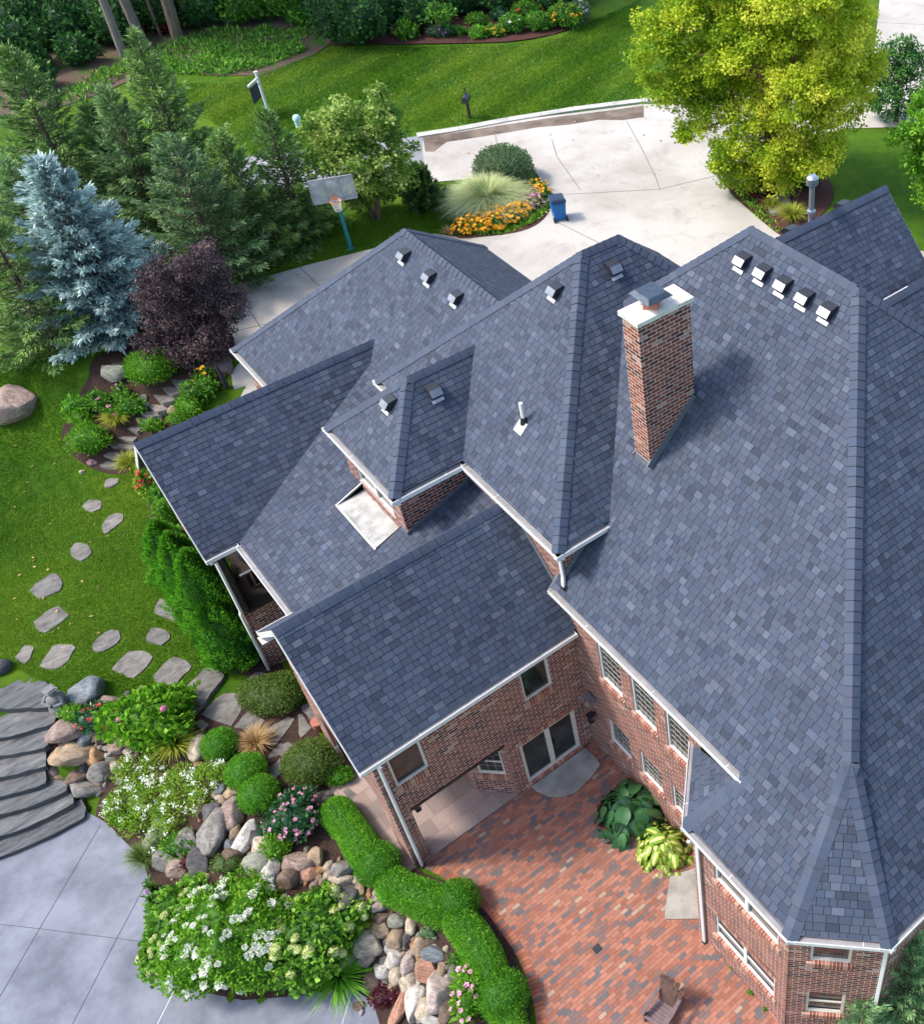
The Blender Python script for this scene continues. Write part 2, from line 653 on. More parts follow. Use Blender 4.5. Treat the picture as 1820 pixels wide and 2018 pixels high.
M = {}
M['lawn'] = mat_lawn()
M['mulch'] = mat_mulch("bark_mulch", (0.018, 0.011, 0.009), (0.075, 0.045, 0.036))
M['redmulch'] = mat_mulch("red_bark_mulch", (0.03, 0.012, 0.010), (0.11, 0.05, 0.042))
M['forest'] = mat_mulch("woodland_litter", (0.04, 0.028, 0.02), (0.16, 0.115, 0.085), 0.3)
M['drive'] = mat_concrete("driveway_concrete", (0.315, 0.285, 0.245), (0.455, 0.42, 0.375), (0.62, 0.58, 0.54), 0.22)
M['road'] = mat_concrete("grey_asphalt", (0.17, 0.17, 0.185), (0.27, 0.27, 0.285), (0.7, 0.7, 0.7), 0.6)
M['kerb'] = mat_concrete("kerb_concrete", (0.34, 0.33, 0.29), (0.52, 0.50, 0.45), (0.6, 0.58, 0.55), 1.2)
M['wet'] = mat_concrete("silted_gutter", (0.085, 0.060, 0.045), (0.20, 0.155, 0.12), (0.7, 0.65, 0.6), 0.9)
M['deck'] = mat_concrete("blue_grey_concrete", (0.115, 0.122, 0.150), (0.215, 0.222, 0.262), (0.70, 0.71, 0.76), 0.75, 0.22)
M['pad'] = mat_concrete("grey_pad_concrete", (0.19, 0.18, 0.155), (0.34, 0.325, 0.29), (0.66, 0.66, 0.6), 1.3)
M['joint'] = simple("joint_line", (0.15, 0.135, 0.12), 0.9)
M['terrace_joint'] = simple("terrace_joint_line", (0.075, 0.075, 0.085), 0.9)
M['joint_pale'] = simple("pale_joint_line", (0.6, 0.6, 0.62), 0.9)
M['pave'] = mat_bricks("brick_paving", 0.21, 0.105, [(0.0, (0.30, 0.124, 0.080)), (0.2, (0.35, 0.150, 0.098)), (0.40, (0.255, 0.104, 0.070)), (0.56, (0.32, 0.145, 0.100)), (0.70, (0.17, 0.112, 0.10)), (0.85, (0.115, 0.108, 0.112)), (0.92, (0.225, 0.122, 0.095)), (0.965, (0.35, 0.245, 0.175))], (0.13, 0.080, 0.062), 0.007, 0.35)
M['pave_edge'] = mat_bricks("brick_edging", 0.105, 0.30, [(0.0, (0.33, 0.115, 0.062)), (0.35, (0.27, 0.09, 0.055)), (0.6, (0.38, 0.15, 0.09)), (0.82, (0.15, 0.10, 0.09))], (0.09, 0.05, 0.04), 0.008, 0.0)
M['brick'] = mat_bricks("house_brick", 0.26, 0.100, [(0.0, (0.165, 0.046, 0.028)), (0.25, (0.215, 0.064, 0.037)), (0.5, (0.120, 0.034, 0.025)), (0.7, (0.25, 0.085, 0.050)), (0.88, (0.060, 0.026, 0.024)), (0.95, (0.36, 0.22, 0.17))], (0.55, 0.475, 0.43), 0.016, 0.0, mwhite=0.30)
M['soldier'] = mat_bricks("soldier_brick", 0.078, 0.24, [(0.0, (0.24, 0.07, 0.04)), (0.35, (0.33, 0.115, 0.065)), (0.65, (0.19, 0.055, 0.035)), (0.85, (0.40, 0.22, 0.15))], (0.47, 0.41, 0.37), 0.012, 0.0)
M['shingle'] = mat_shingle("slate_blue_shingle")
M['cap'] = mat_shingle("ridge_shingle", 1.04)
M['flash'] = simple("grey_flashing", (0.16, 0.17, 0.19), 0.55, 0.5, 0.3)
M['white'] = simple("white_trim", (0.62, 0.61, 0.585), 0.45, 0.4, var=0.05)
M['cream'] = simple("cream_frame", (0.60, 0.55, 0.47), 0.5, 0.4, var=0.08)
M['leading'] = simple("lead_bars", (0.36, 0.35, 0.32), 0.6)
M['gutter'] = simple("gutter_guard", (0.30, 0.28, 0.275), 0.55, 0.4, 0.2, var=0.18, scale=3)
M['under'] = simple("roof_deck", (0.03, 0.032, 0.04), 0.9)
M['black'] = simple("black_metal", (0.018, 0.018, 0.022), 0.45, 0.5)
M['ventmetal'] = simple("vent_metal", (0.20, 0.21, 0.235), 0.35, 0.5, 0.6, var=0.12)
M['ventglare'] = simple("vent_metal_glare", (0.46, 0.46, 0.48), 0.35, 0.5, 0.4, var=0.1)  # same metal as the other vents, with sun glare put into the colour
M['ventflange'] = simple("pale_flange", (0.42, 0.42, 0.43), 0.4, 0.5, 0.5, var=0.1)
M['steel'] = simple("galvanised_pipe", (0.42, 0.44, 0.47), 0.3, 0.5, 0.8, var=0.1)
M['pvc'] = simple("white_pipe", (0.72, 0.68, 0.60), 0.5, 0.4)
M['crown'] = mat_concrete("chimney_crown", (0.46, 0.43, 0.36), (0.66, 0.63, 0.55), (0.62, 0.52, 0.45), 3.0)
M['terracotta'] = simple("terracotta_flue", (0.35, 0.13, 0.08), 0.7)
M['capmetal'] = simple("chimney_cap_metal", (0.055, 0.07, 0.095), 0.4, 0.5, 0.4, var=0.3, scale=9)
M['metalroof'] = mat_concrete("pale_metal_roof", (0.26, 0.255, 0.24), (0.46, 0.45, 0.42), (0.45, 0.43, 0.41), 3.0)
M['porchstone'] = mat_bricks("porch_flagstone", 0.75, 0.5, [(0.0, (0.27, 0.20, 0.175)), (0.3, (0.31, 0.235, 0.205)), (0.6, (0.24, 0.185, 0.165)), (0.85, (0.34, 0.26, 0.22))], (0.16, 0.12, 0.105), 0.008, 0.4)
M['darkwood'] = simple("dark_wood", (0.032, 0.022, 0.019), 0.6, 0.3, var=0.3)
M['interior'] = simple("dark_interior", (0.022, 0.020, 0.020), 0.9)
M['stone'] = mat_stone("field_stone")
M['slate'] = mat_slate("step_slate", (0.030, 0.033, 0.037), (0.150, 0.152, 0.152))
M['slate_edge'] = mat_slate("slate_edge", (0.03, 0.031, 0.032), (0.10, 0.10, 0.098), (0.7, 0.7, 9), 0.0)
M['flag'] = mat_slate("flagstone", (0.065, 0.062, 0.057), (0.215, 0.20, 0.18), (1.4, 2.2, 2), 0.2)
M['tread'] = mat_slate("stone_tread", (0.10, 0.088, 0.078), (0.215, 0.19, 0.168), (1.4, 2.2, 2), 0.9)
M['bark'] = mat_slate("tree_bark", (0.06, 0.045, 0.032), (0.17, 0.125, 0.088), (6, 6, 0.9), 0.0)
M['barkgrey'] = mat_slate("grey_bark", (0.08, 0.07, 0.058), (0.22, 0.185, 0.15), (6, 6, 0.9), 0.0)
M['barkred'] = mat_slate("peeling_bark", (0.10, 0.05, 0.032), (0.24, 0.13, 0.085), (6, 6, 0.9), 0.0)


def mat_glass():
    m, nt, b = newmat("window_pane", 0.06, 0.6)
    p = geopos(nt)
    c = ramp(nt, noise(nt, 1.3, 3, p), [(0.35, (0.012, 0.014, 0.014)), (0.65, (0.045, 0.047, 0.044))])
    L(nt, c, b.inputs['Base Color'])
    return m


M['glass'] = mat_glass()

# ------------------------------------------------------------------ ground
def grid_axis(a, b, fine0, fine1, step, grow):
    xs = list(np.arange(fine0, fine1 + 1e-6, step))
    s, x = step, fine1
    while x < b:
        s *= grow
        x += s
        xs.append(x)
    s, x = step, fine0
    while x > a:
        s *= grow
        x -= s
        xs.insert(0, x)
    return np.array(xs)


gx = grid_axis(-400, 900, -14, 62, 0.55, 1.3)
gy = grid_axis(-400, 900, 0, 92, 0.55, 1.3)
GX, GY = np.meshgrid(gx, gy)
GZ = T(GX, GY)
nxx, nyy = len(gx), len(gy)
idx = np.arange(nxx * nyy).reshape(nyy, nxx)
q = np.stack([idx[:-1, :-1], idx[:-1, 1:], idx[1:, 1:], idx[1:, :-1]], -1).reshape(-1, 4)
lawn = npmesh("lawn", np.stack([GX, GY, GZ], -1).reshape(-1, 3), q, np.zeros(len(q)), M['lawn'])
lawn.data.polygons.foreach_set('use_smooth', [True] * len(lawn.data.polygons))
structure(lawn)

DZ = 2.6
drv = PX([(846, 362), (836, 330), (832, 290), (835, 265), (1000, 240), (1265, 206), (1500, 206), (1690, 182), (1722, 100), (1738, -60), (2100, -60), (2100, 262), (1820, 250), (1660, 254), (1560, 290), (1420, 345), (1440, 385), (1500, 437), (1560, 478)], DZ)
drv += [(33, 24), (22, 22), (7.2, 29), (7.0, 33.0), (6.15, 35.2)]
drv += PX([(457, 690), (440, 610), (455, 566), (600, 525), (746, 488), (800, 462), (860, 462), (896, 467), (960, 467), (1030, 455), (1070, 433), (1085, 400), (1070, 365), (1050, 335), (1010, 350), (935, 353), (850, 360)], DZ)
structure(drape("driveway", drv, M['drive'], 0.03, 1.2))
structure(drape("road", PX([(440, 376), (430, 316), (640, 292), (833, 268), (836, 330), (845, 360), (700, 366)], DZ), M['road'], 0.025, 1.2))


def strip(name, pts, width, mat, off, parent=None):
    """thin line of material lying on the ground through px-derived world points"""
    mb = MB()
    P = [np.array(p[:2], float) for p in pts]
    fine = [P[0]]
    for a, b in zip(P[:-1], P[1:]):
        k = max(1, int(np.linalg.norm(b - a) / 0.6))
        fine += [a + (b - a) * (j + 1) / k for j in range(k)]
    for i in range(len(fine) - 1):
        a, b = fine[i], fine[i + 1]
        d = (b - a) / max(np.linalg.norm(b - a), 1e-6)
        n = np.array([-d[1], d[0]]) * width / 2
        c4 = [a - n, b - n, b + n, a + n]
        mb.poly([(c[0], c[1], float(T(c[0], c[1])) + off) for c in c4])
    return structure(mb.build(name, mat, parent))


for pts in ([(1087, 275), (1097, 310), (1143, 375)], [(1234, 240), (1262, 290), (1292, 352), (1300, 376)], [(1100, 385), (1300, 374), (1412, 347)], [(975, 262), (982, 300)],
            [(460, 567), (520, 655)], [(590, 527), (650, 585)], [(1100, 440), (1200, 490)], [(1720, 45), (1830, 50)], [(458, 655), (560, 632)]):
    strip("driveway_joint", PX(pts, DZ), 0.035, M['joint'], 0.036)
wet = PX([(833, 268), (900, 262), (1000, 246), (1100, 231), (1200, 219), (1268, 209), (1268, 232), (1225, 238), (1180, 237), (1120, 247), (1060, 252), (1000, 262), (940, 272), (880, 281), (855, 300), (838, 300)], DZ)
structure(drape("silt_stain", wet, M['wet'], 0.034, 0.8))
# kerb: a raised strip with a sloping face
kp = PX([(822, 269), (905, 256), (1000, 238), (1130, 217), (1265, 200), (1400, 195), (1520, 197)], DZ)
mb = MB()
for a, b in zip(kp[:-1], kp[1:]):
    a, b = np.array(a), np.array(b)
    k = max(1, int(np.linalg.norm(b - a) / 1.5))
    for j in range(k):
        p, q_ = a + (b - a) * j / k, a + (b - a) * (j + 0.988) / k
        mb.bar((p[0], p[1], DZ + 0.0), (q_[0], q_[1], DZ + 0.0), 0.45, 0.19)
structure(mb.build("kerb", M['kerb']))

structure(drape("woodland_floor", PX([(-300, 330), (-40, 240), (110, 215), (200, 185), (300, 140), (430, 150), (520, 150), (620, 108), (655, 84), (720, 88), (860, 87), (1000, 84), (1090, 70), (1150, 46), (1165, 20), (1150, -10)]) + [(60, 62), (90, 120), (10, 140), (-20, 90)], M['forest'], 0.04, 1.4))
structure(drape("mulch_bed", smooth_closed(PX([(650, 88), (720, 90), (860, 88), (1000, 84), (1085, 70), (1130, 52), (1120, 20), (900, 25), (760, 30), (690, 50)])), M['redmulch'], 0.08, 1.0))
structure(drape("mulch_bed", smooth_closed(PX([(176, 745), (190, 705), (300, 660), (440, 650), (462, 690), (440, 760), (380, 805), (330, 870), (268, 925), (215, 935), (150, 905), (122, 858), (150, 790)])), M['mulch'], 0.035, 0.7))
structure(drape("mulch_bed", smooth_closed(PX([(896, 467), (960, 467), (1030, 456), (1070, 434), (1086, 400), (1070, 364), (1044, 332), (1000, 345), (950, 372), (905, 410)], DZ)), M['redmulch'], 0.045, 0.7))
structure(drape("mulch_bed", smooth_closed(PX([(1422, 348), (1445, 385), (1500, 437), (1552, 470), (1600, 440), (1640, 395), (1625, 345), (1560, 318), (1480, 320)], DZ)), M['redmulch'], 0.045, 0.7))
structure(drape("mulch_bed", [tuple(p) for p in PX([(258, 905), (292, 985), (300, 1045), (345, 1180), (420, 1290), (470, 1330), (545, 1345)])] + [(2.6, 24.5), (2.6, 30)], M['mulch'], 0.035, 0.6))
structure(drape("mulch_bed", PX([(176, 1606), (110, 1480), (125, 1400), (230, 1395), (400, 1400), (480, 1372), (560, 1340), (600, 1400), (680, 1540), (760, 1640), (835, 1722), (905, 1748), (960, 1800), (1010, 1870), (1042, 1960), (1048, 2090), (770, 2090), (735, 1975), (690, 1945), (600, 1962), (480, 1972), (350, 1945), (305, 1885), (292, 1820), (300, 1760), (285, 1700), (215, 1625)]), M['mulch'], 0.03, 0.5))

# pool terrace
deck = structure(drape("pool_terrace", DECK, M['deck'], 0.02, 0.8, z=DECK_Z))
for pts in ([(198, 1628), (79, 1831), (6, 1956), (-60, 2070)], [(299, 1722), (231, 1850), (146, 2015), (120, 2070)], [(-80, 1812), (0, 1822), (79, 1831), (231, 1850), (292, 1858)]):
    strip("terrace_joint", [tuple(at(u, v, DECK_Z)[:2]) for u, v in pts], 0.016, M['terrace_joint'], 0.026)
for pts in ([(352, 1938), (314, 2013), (290, 2060)], [(692, 1960), (673, 2025)]):
    strip("terrace_joint", [tuple(at(u, v, DECK_Z)[:2]) for u, v in pts], 0.02, M['joint_pale'], 0.026)

# brick patio with a soldier-course border along its curved edge
curve = [tuple(at(u, v, 0)[:2]) for u, v in [(838, 1712), (880, 1735), (930, 1777), (982, 1832), (1018, 1885), (1042, 1945), (1056, 2010), (1060, 2080), (1058, 2200)]]
cs = []
for i in range(len(curve) - 1):
    p0, p1, p2, p3 = [np.array(curve[max(0, min(len(curve) - 1, i + k))]) for k in (-1, 0, 1, 2)]
    for j in range(8):
        t = j / 8
        cs.append(0.5 * ((2 * p1) + (-p0 + p2) * t + (2 * p0 - 5 * p1 + 4 * p2 - p3) * t * t + (-p0 + 3 * p1 - 3 * p2 + p3) * t ** 3))
patio_poly = [(2.62, 15.95), (8.25, 15.95), (8.25, 10.8), (7.05, 9.55), (7.05, 6.35), (8.3, 5.0), (8.9, 0.5)] + [tuple(p) for p in cs[::-1]]
structure(drape("brick_patio", patio_poly, M['pave'], 0.015, 1.0, z=0.0))
mb = MB()
acc = 0.0
for a, b in zip(cs[:-1], cs[1:]):
    d = (b - a) / np.linalg.norm(b - a)
    n_ = np.array([-d[1], d[0]])
    if n_ @ np.array([1, 0]) < 0:
        n_ = -n_
    l_ = np.linalg.norm(b - a)
    mb.poly([(a[0], a[1], 0.02), (b[0], b[1], 0.02), (b[0] + n_[0] * 0.24, b[1] + n_[1] * 0.24, 0.02), (a[0] + n_[0] * 0.24, a[1] + n_[1] * 0.24, 0.02)], [(acc, 0.02), (acc + l_, 0.02), (acc + l_, 0.28), (acc, 0.28)])
    acc += l_
structure(mb.build("patio_edging", M['pave_edge']))
# ------------------------------------------------------------------ house
PITCH_R = 0.97
HB = Vector((8.2, 15.8, 0.0))
house = thing("brick_house", "large red brick house with steep slate blue shingle roofs and a tall brick chimney", "house", HB)
RR = random.Random(5)


def clip2(poly, a, b, c):                    # keep a*x+b*y+c >= 0
    out = []
    n = len(poly)
    for i in range(n):
        p, q_ = poly[i], poly[(i + 1) % n]
        dp, dq = a * p[0] + b * p[1] + c, a * q_[0] + b * q_[1] + c
        if dp >= 0:
            out.append(p)
        if (dp >= 0) != (dq >= 0):
            t = dp / (dp - dq)
            out.append((p[0] + (q_[0] - p[0]) * t, p[1] + (q_[1] - p[1]) * t))
    return out


def shingle_face(mb, pts, h=0.165, seed=0, trim=0.12):
    P = [Vector(p) for p in pts]
    n = (P[1] - P[0]).cross(P[2] - P[0])
    for i in range(2, len(P) - 1):
        n += (P[i] - P[0]).cross(P[i + 1] - P[0])
    n.normalize()
    if n.z < 0:
        n = -n
        P = P[::-1]
    ua = Vector((0, 0, 1)).cross(n).normalized()
    va = n.cross(ua)
    d0 = n.dot(P[0])
    p2 = [(p.dot(ua), p.dot(va)) for p in P]
    if trim:
        vlow = min(p[1] for p in p2)
        p2 = clip2(p2, 0, 1, -(vlow + trim))
        P = [ua * p[0] + va * p[1] + n * d0 for p in p2]
    mb.poly([p - n * 0.012 for p in P], None, 1)
    mb.poly([p - n * 0.16 for p in P[::-1]], None, 1)
    for i in range(len(P)):
        a, b = P[i], P[(i + 1) % len(P)]
        mb.poly([a - n * 0.16, b - n * 0.16, b - n * 0.012, a - n * 0.012], None, 1)
    edges = []
    m = len(p2)
    for i in range(m):
        (x1, y1), (x2, y2) = p2[i], p2[(i + 1) % m]
        a, b = -(y2 - y1), (x2 - x1)
        edges.append((a, b, -(a * x1 + b * y1)))
    u0, u1 = min(p[0] for p in p2), max(p[0] for p in p2)
    v0, v1 = min(p[1] for p in p2), max(p[1] for p in p2)

    def W3(u, v, o):
        return ua * u + va * v + n * (d0 + o)
    for k in range(int(math.floor(v0 / h)), int(math.ceil(v1 / h))):
        rr = random.Random(k * 7919 + seed * 31 + 3)
        u = u0 - rr.random() * 0.4
        while u < u1:
            w = rr.uniform(0.14, 0.30)
            va_, vb_ = k * h, (k + 1) * h
            va_ += 0.015
            poly = [(u + 0.006, va_), (u + w - 0.006, va_), (u + w - 0.006, vb_ + 0.004), (u + 0.006, vb_ + 0.004)]
            cut = False
            for e in edges:
                if any(e[0] * p[0] + e[1] * p[1] + e[2] < 0 for p in poly):
                    poly = clip2(poly, *e)
                    cut = True
                    if len(poly) < 3:
                        break
            if len(poly) >= 3:
                t = rr.choice((0.006, 0.006, 0.010)) + rr.uniform(-0.001, 0.002)
                tone = min(1, max(0, rr.gauss(0.52, 0.20) - (0.22 if rr.random() < 0.14 else 0)))
                hue = rr.random()
                mb.poly([W3(p[0], p[1], t * (1 - (p[1] - va_) / h) + 0.001) for p in poly], [(tone, hue)] * len(poly), 0)
                low = [p for p in poly if abs(p[1] - va_) < 1e-6]
                if len(low) == 2:
                    a, b = sorted(low)
                    mb.poly([W3(a[0], va_, -0.004), W3(b[0], va_, -0.004), W3(b[0], va_, t + 0.001), W3(a[0], va_, t + 0.001)], [(0.0, hue)] * 4, 0)
                    if not cut:
                        mb.poly([W3(a[0], va_, -0.003), W3(a[0], va_, t + 0.001), W3(a[0], vb_, 0.001)], [(0.0, hue)] * 3, 0)
                        mb.poly([W3(b[0], va_, t + 0.001), W3(b[0], va_, -0.003), W3(b[0], vb_, 0.001)], [(0.0, hue)] * 3, 0)
            u += w
    return n


def ridge_caps(name, lines, parent, w=0.19, step=0.22):
    """overlapping cap shingles along ridges and hips: (low end, high end, normal left, normal right)"""
    mb = MB()
    for a, b, nl, nr in lines:
        a, b, nl, nr = Vector(a), Vector(b), Vector(nl).normalized(), Vector(nr).normalized()
        d = (b - a)
        Ln = d.length
        d.normalize()
        up = (nl + nr).normalized()
        sl_ = nl.cross(d)
        sr_ = nr.cross(d)
        if sl_.dot(sr_) > 0:
            sr_ = -sr_
        # both side vectors must run down the roof
        if sl_.dot(up) > 0:
            sl_ = -sl_
        if sr_.dot(up) > 0:
            sr_ = -sr_
        k = 0
        s = 0.0
        while s < Ln - 0.05:
            e = min(s + step * 0.97, Ln)
            tone = RR.uniform(0.40, 0.75)
            hue = RR.random()
            o0, o1 = 0.034, 0.020
            p0, p1 = a + d * s, a + d * e
            c0, c1 = p0 + up * (o0 + 0.012), p1 + up * (o1 + 0.012)
            for sv, n_ in ((sl_, nl), (sr_, nr)):
                m0, m1 = p0 + sv * w * 0.45 + n_ * (o0 + 0.002), p1 + sv * w * 0.45 + n_ * (o1 + 0.002)
                q0, q1 = p0 + sv * w + n_ * o0 * 0.8, p1 + sv * w + n_ * o1 * 0.8
                mb.poly([c0, m0, m1, c1], [(tone, hue)] * 4)
                mb.poly([m0, q0, q1, m1], [(tone, hue)] * 4)
                mb.poly([q0, q0 - n_ * 0.05, q1 - n_ * 0.05, q1], [(0, hue)] * 4)
                mb.poly([c0, c0 - up * 0.035, m0 - n_ * 0.035, m0], [(0, hue)] * 4)
                mb.poly([m0, m0 - n_ * 0.035, q0 - n_ * 0.035, q0], [(0, hue)] * 4)
            s += step * RR.uniform(0.96, 1.04)
            k += 1
    o = mb.build(name, M['cap'], parent)
    return o


def gutter(name, a, b, out, parent, w=0.13, h=0.12, joints=2.6, trim0=0.0, trim1=0.0):
    """eave gutter with a guard; out = horizontal direction away from the roof"""
    a, b, o = Vector(a), Vector(b), Vector(out).normalized()
    d = (b - a).normalized()
    a, b = a - d * trim0 - o * 0.10, b + d * trim1 - o * 0.10
    mb = MB()
    Ln = (b - a).length
    z = Vector((0, 0, 1))
    c = (a + b) / 2
    mb.box(c + o * (w * 0.45) + z * -0.045, (Ln, w * 0.84, 0.07), d, z, 1)                        # trough with guard
    mb.box(c + o * (w - 0.004) + z * -0.045, (Ln, 0.018, h), d, z, 0)                              # front lip
    mb.box(c + o * (w * 0.42) + z * -0.115, (Ln - 0.02, w * 0.8, 0.05), d, z, 0)                   # underside
    mb.box(c - o * 0.05 + z * -0.12, (Ln - 0.03, 0.06, 0.17), d, z, 0)                             # fascia
    s = joints * 0.6
    while s < Ln:
        mb.box(a + d * s + o * (w * 0.5) + z * -0.02, (0.02, w * 0.9, 0.03), d, z, 0)
        s += joints
    for p in (a, b):
        mb.box(p + o * (w * 0.5) + z * -0.045, (0.016, w + 0.045, h + 0.01), d, z, 0)
    return mb.build(name, [M['white'], M['gutter']], parent)


def roofobj(name, faces, label=None, seed=0, notrim=()):
    mb = MB()
    for i, f in enumerate(faces):
        shingle_face(mb, f, seed=seed + i, trim=0.0 if i in notrim else 0.12)
    o = mb.build("roof", [M['shingle'], M['under']], house)
    if label:
        o['label'] = label
    return o


f = PITCH_R
NA = Vector((-f, 0, 1)).normalized()         # faces of the roofs: towards -x, -y, +x, +y
NBm = Vector((0, -f, 1)).normalized()
NAp = Vector((f, 0, 1)).normalized()
NBp = Vector((0, f, 1)).normalized()
XE, ZE = 7.945, 6.594                        # main roof eave
zx = lambda x: ZE + f * (x - XE)
yb = 4.62                                    # eave of the face towards -y, at z 5.44
zy = lambda y: 13.80 + f * (y - 13.27)
XR = 15.37
ZR = zx(XR)
P1, P2 = Vector((XR, 16.85, ZR)), Vector((XR, 13.27, ZR))
AP = Vector((9.36, 7.24, zx(9.36)))          # where the bay's two hips meet
E5 = 5.40
xN = XE - (ZE - E5) / f                      # bay eave 6.71
hip0 = Vector((7.90, 9.07, zx(7.90)))
main_faces = [
    [(XE, 16.30, ZE), (XE, 9.05, ZE), (11.17, 9.05, zx(11.17)), P2, (XR, 16.30, ZR)],
    [(xN, 9.05, E5), (xN, 6.24, E5), AP, (11.17, 9.05, zx(11.17))],
    [(xN, 9.58, E5), (xN, 9.05, E5), (XE, 9.05, ZE)],
    [(8.75, 16.30, zx(8.75)), (XR, 16.30, ZR), P1, (8.75, 23.47, zx(8.75))],
    [(8.22, 11.13, E5), (xN, 9.58, E5), (XE, 9.05, ZE)],
    [(xN, 6.24, E5), (8.13, 4.72, E5), AP],
    [(8.13, 4.72, E5), (23.9, 4.72, zy(4.72)), P2, AP],
    [P2, (23.9, 4.72, zy(4.72)), (23.9, 16.85, zy(4.72)), P1],
    [P1, (22.8, 24.3, 6.6), (8.75, 23.47, zx(8.75))],
]
main_roof = roofobj("main", main_faces, "largest roof, its broad slope running right of the chimney down to the octagonal bay", 10)
nd = (Vector((8.13, 4.72, E5)) - Vector((xN, 6.24, E5))).cross(AP - Vector((xN, 6.24, E5))).normalized()
nd = nd if nd.z > 0 else -nd
nl_ = (Vector((xN, 9.58, E5)) - Vector((8.22, 11.13, E5))).cross(Vector((XE, 9.05, ZE)) - Vector((8.22, 11.13, E5))).normalized()
nl_ = nl_ if nl_.z > 0 else -nl_
ridge_caps("ridge_cap", [
    ((xN + 0.02, 6.24, E5), AP, NA, nd), ((8.13, 4.74, E5), AP, nd, NBm), (AP, P2, NA, NBm),
    (P1, P2, NA, NAp), ((23.0, 5.65, zy(5.65)), P2, NBm, NAp), ((11.6, 20.6, zx(11.6)), P1, NA, NBp),
    ((xN + 0.02, 9.58, E5), (XE + 0.15, 8.98, ZE + 0.12), nl_, NA)], main_roof)
gutter("gutter", (XE, 16.28, ZE), (XE, 9.02, ZE), (-1, 0, 0), main_roof)
gutter("gutter", (xN, 9.60, E5), (xN, 6.22, E5), (-1, 0, 0), main_roof)
gutter("gutter", (xN, 6.24, E5), (8.13, 4.72, E5), (-0.73, -0.68, 0), main_roof, trim0=0.04, trim1=0.04)
gutter("gutter", (8.10, 4.72, E5), (16.0, 4.72, E5), (0, -1, 0), main_roof)
gutter("gutter", (8.24, 11.15, E5), (xN, 9.58, E5), (-0.72, 0.69, 0), main_roof, trim1=0.04, trim0=-0.05)

# upper hipped roof beside the chimney
Z2 = 8.2
x2, y2a, y2b = 8.07, 15.73, 24.91
d2 = (y2b - y2a) / 2
ym2 = (y2a + y2b) / 2
zq = Z2 + f * d2
Q1, Q2 = Vector((x2 + d2, ym2, zq)), Vector((13.85, ym2, zq))
xe2 = 13.85 + d2
up_faces = [
    [(x2, y2a, Z2), Q1, (x2, y2b, Z2)],
    [(x2, y2a, Z2), (xe2, y2a, Z2), Q2, Q1],
    [(xe2, y2a, Z2), (xe2, y2b, Z2), Q2],
    [(x2, y2b, Z2), Q1, Q2, (xe2, y2b, Z2)],
]
upper_roof = roofobj("upper", up_faces, "hipped upper roof left of the chimney", 40)
ridge_caps("ridge_cap", [((x2 + 0.05, y2a + 0.05, Z2 + 0.05), Q1, NA, NBm), ((x2 + 0.05, y2b - 0.05, Z2 + 0.05), Q1, NA, NBp), (Q1, Q2, NBm, NBp),
                         ((xe2 - 1, y2a + 1, Z2 + f), Q2, NBm, NAp)], upper_roof)
# small hipped bump-out of the upper roof
x3, y3a, y3b = 6.07, 20.08, 23.93
d3 = (y3b - y3a) / 2
ym3 = (y3a + y3b) / 2
z3 = Z2 + f * d3
A3 = Vector((x3 + d3, ym3, z3))
B3 = Vector((x2 + (z3 - Z2) / f + 0.15, ym3, z3))
x3e = B3.x
bump_faces = [
    [(x3, y3a, Z2), A3, (x3, y3b, Z2)],
    [(x3, y3a, Z2), (x2 + 0.15, y3a, Z2), B3, A3],
    [(x3, y3b, Z2), A3, B3, (x2 + 0.15, y3b, Z2)],
]
bump_roof = roofobj("bump", bump_faces, "small hipped roof over the bump-out with the pale metal ledge", 60)
ridge_caps("ridge_cap", [((x3 + 0.05, y3a + 0.05, Z2 + 0.05), A3, NA, NBm), ((x3 + 0.05, y3b - 0.05, Z2 + 0.05), A3, NA, NBp), (A3, B3, NBm, NBp)], bump_roof)
gutter("gutter", (x2, y3a, Z2), (x2, y2a, Z2), (-1, 0, 0), upper_roof, trim1=0.03)
gutter("gutter", (x2, y2b, Z2), (x2, y3b, Z2), (-1, 0, 0), upper_roof, trim0=0.0)
gutter("gutter", (x2, y2a, Z2), (9.72, y2a, Z2), (0, -1, 0), upper_roof, trim0=0.03)
gutter("gutter", (x2, y2b, Z2), (9.4, y2b, Z2), (0, 1, 0), upper_roof)
gutter("gutter", (x3, y3b, Z2), (x3, y3a, Z2), (-1, 0, 0), bump_roof, trim0=0.03, trim1=0.03)
gutter("gutter", (x3, y3a, Z2), (x2, y3a, Z2), (0, -1, 0), bump_roof, trim0=0.03)
gutter("gutter", (x3, y3b, Z2), (x2, y3b, Z2), (0, 1, 0), bump_roof, trim0=0.03)

# garage roof
x4 = 6.5
zg = lambda x: E5 + f * (x - x4)
d4 = 5.0
R4a, R4b = Vector((x4 + d4, 28.46, zg(x4 + d4))), Vector((x4 + d4, 19.5, zg(x4 + d4)))
gar_faces = [
    [(x4, 33.46, E5), (x4, 27.2, E5), (x4 + d4, 27.2, R4a.z), R4a],
    [(8.45, 27.2, zg(8.45)), (8.45, 19.5, zg(8.45)), R4b, (x4 + d4, 27.2, R4a.z)],
    [(x4, 33.46, E5), R4a, (x4 + 2 * d4, 33.46, E5)],
    [(x4 + 2 * d4, 33.46, E5), R4a, R4b, (x4 + 2 * d4, 19.5, E5)],
]
garage_roof = roofobj("garage", gar_faces, "hipped garage roof nearest the driveway basketball hoop", 80)
ridge_caps("ridge_cap", [((x4 + 0.05, 33.41, E5 + 0.05), R4a, NA, NBp), (R4b, R4a, NA, NAp), ((x4 + 2 * d4 - 0.05, 33.41, E5 + 0.05), R4a, NAp, NBp)], garage_roof)
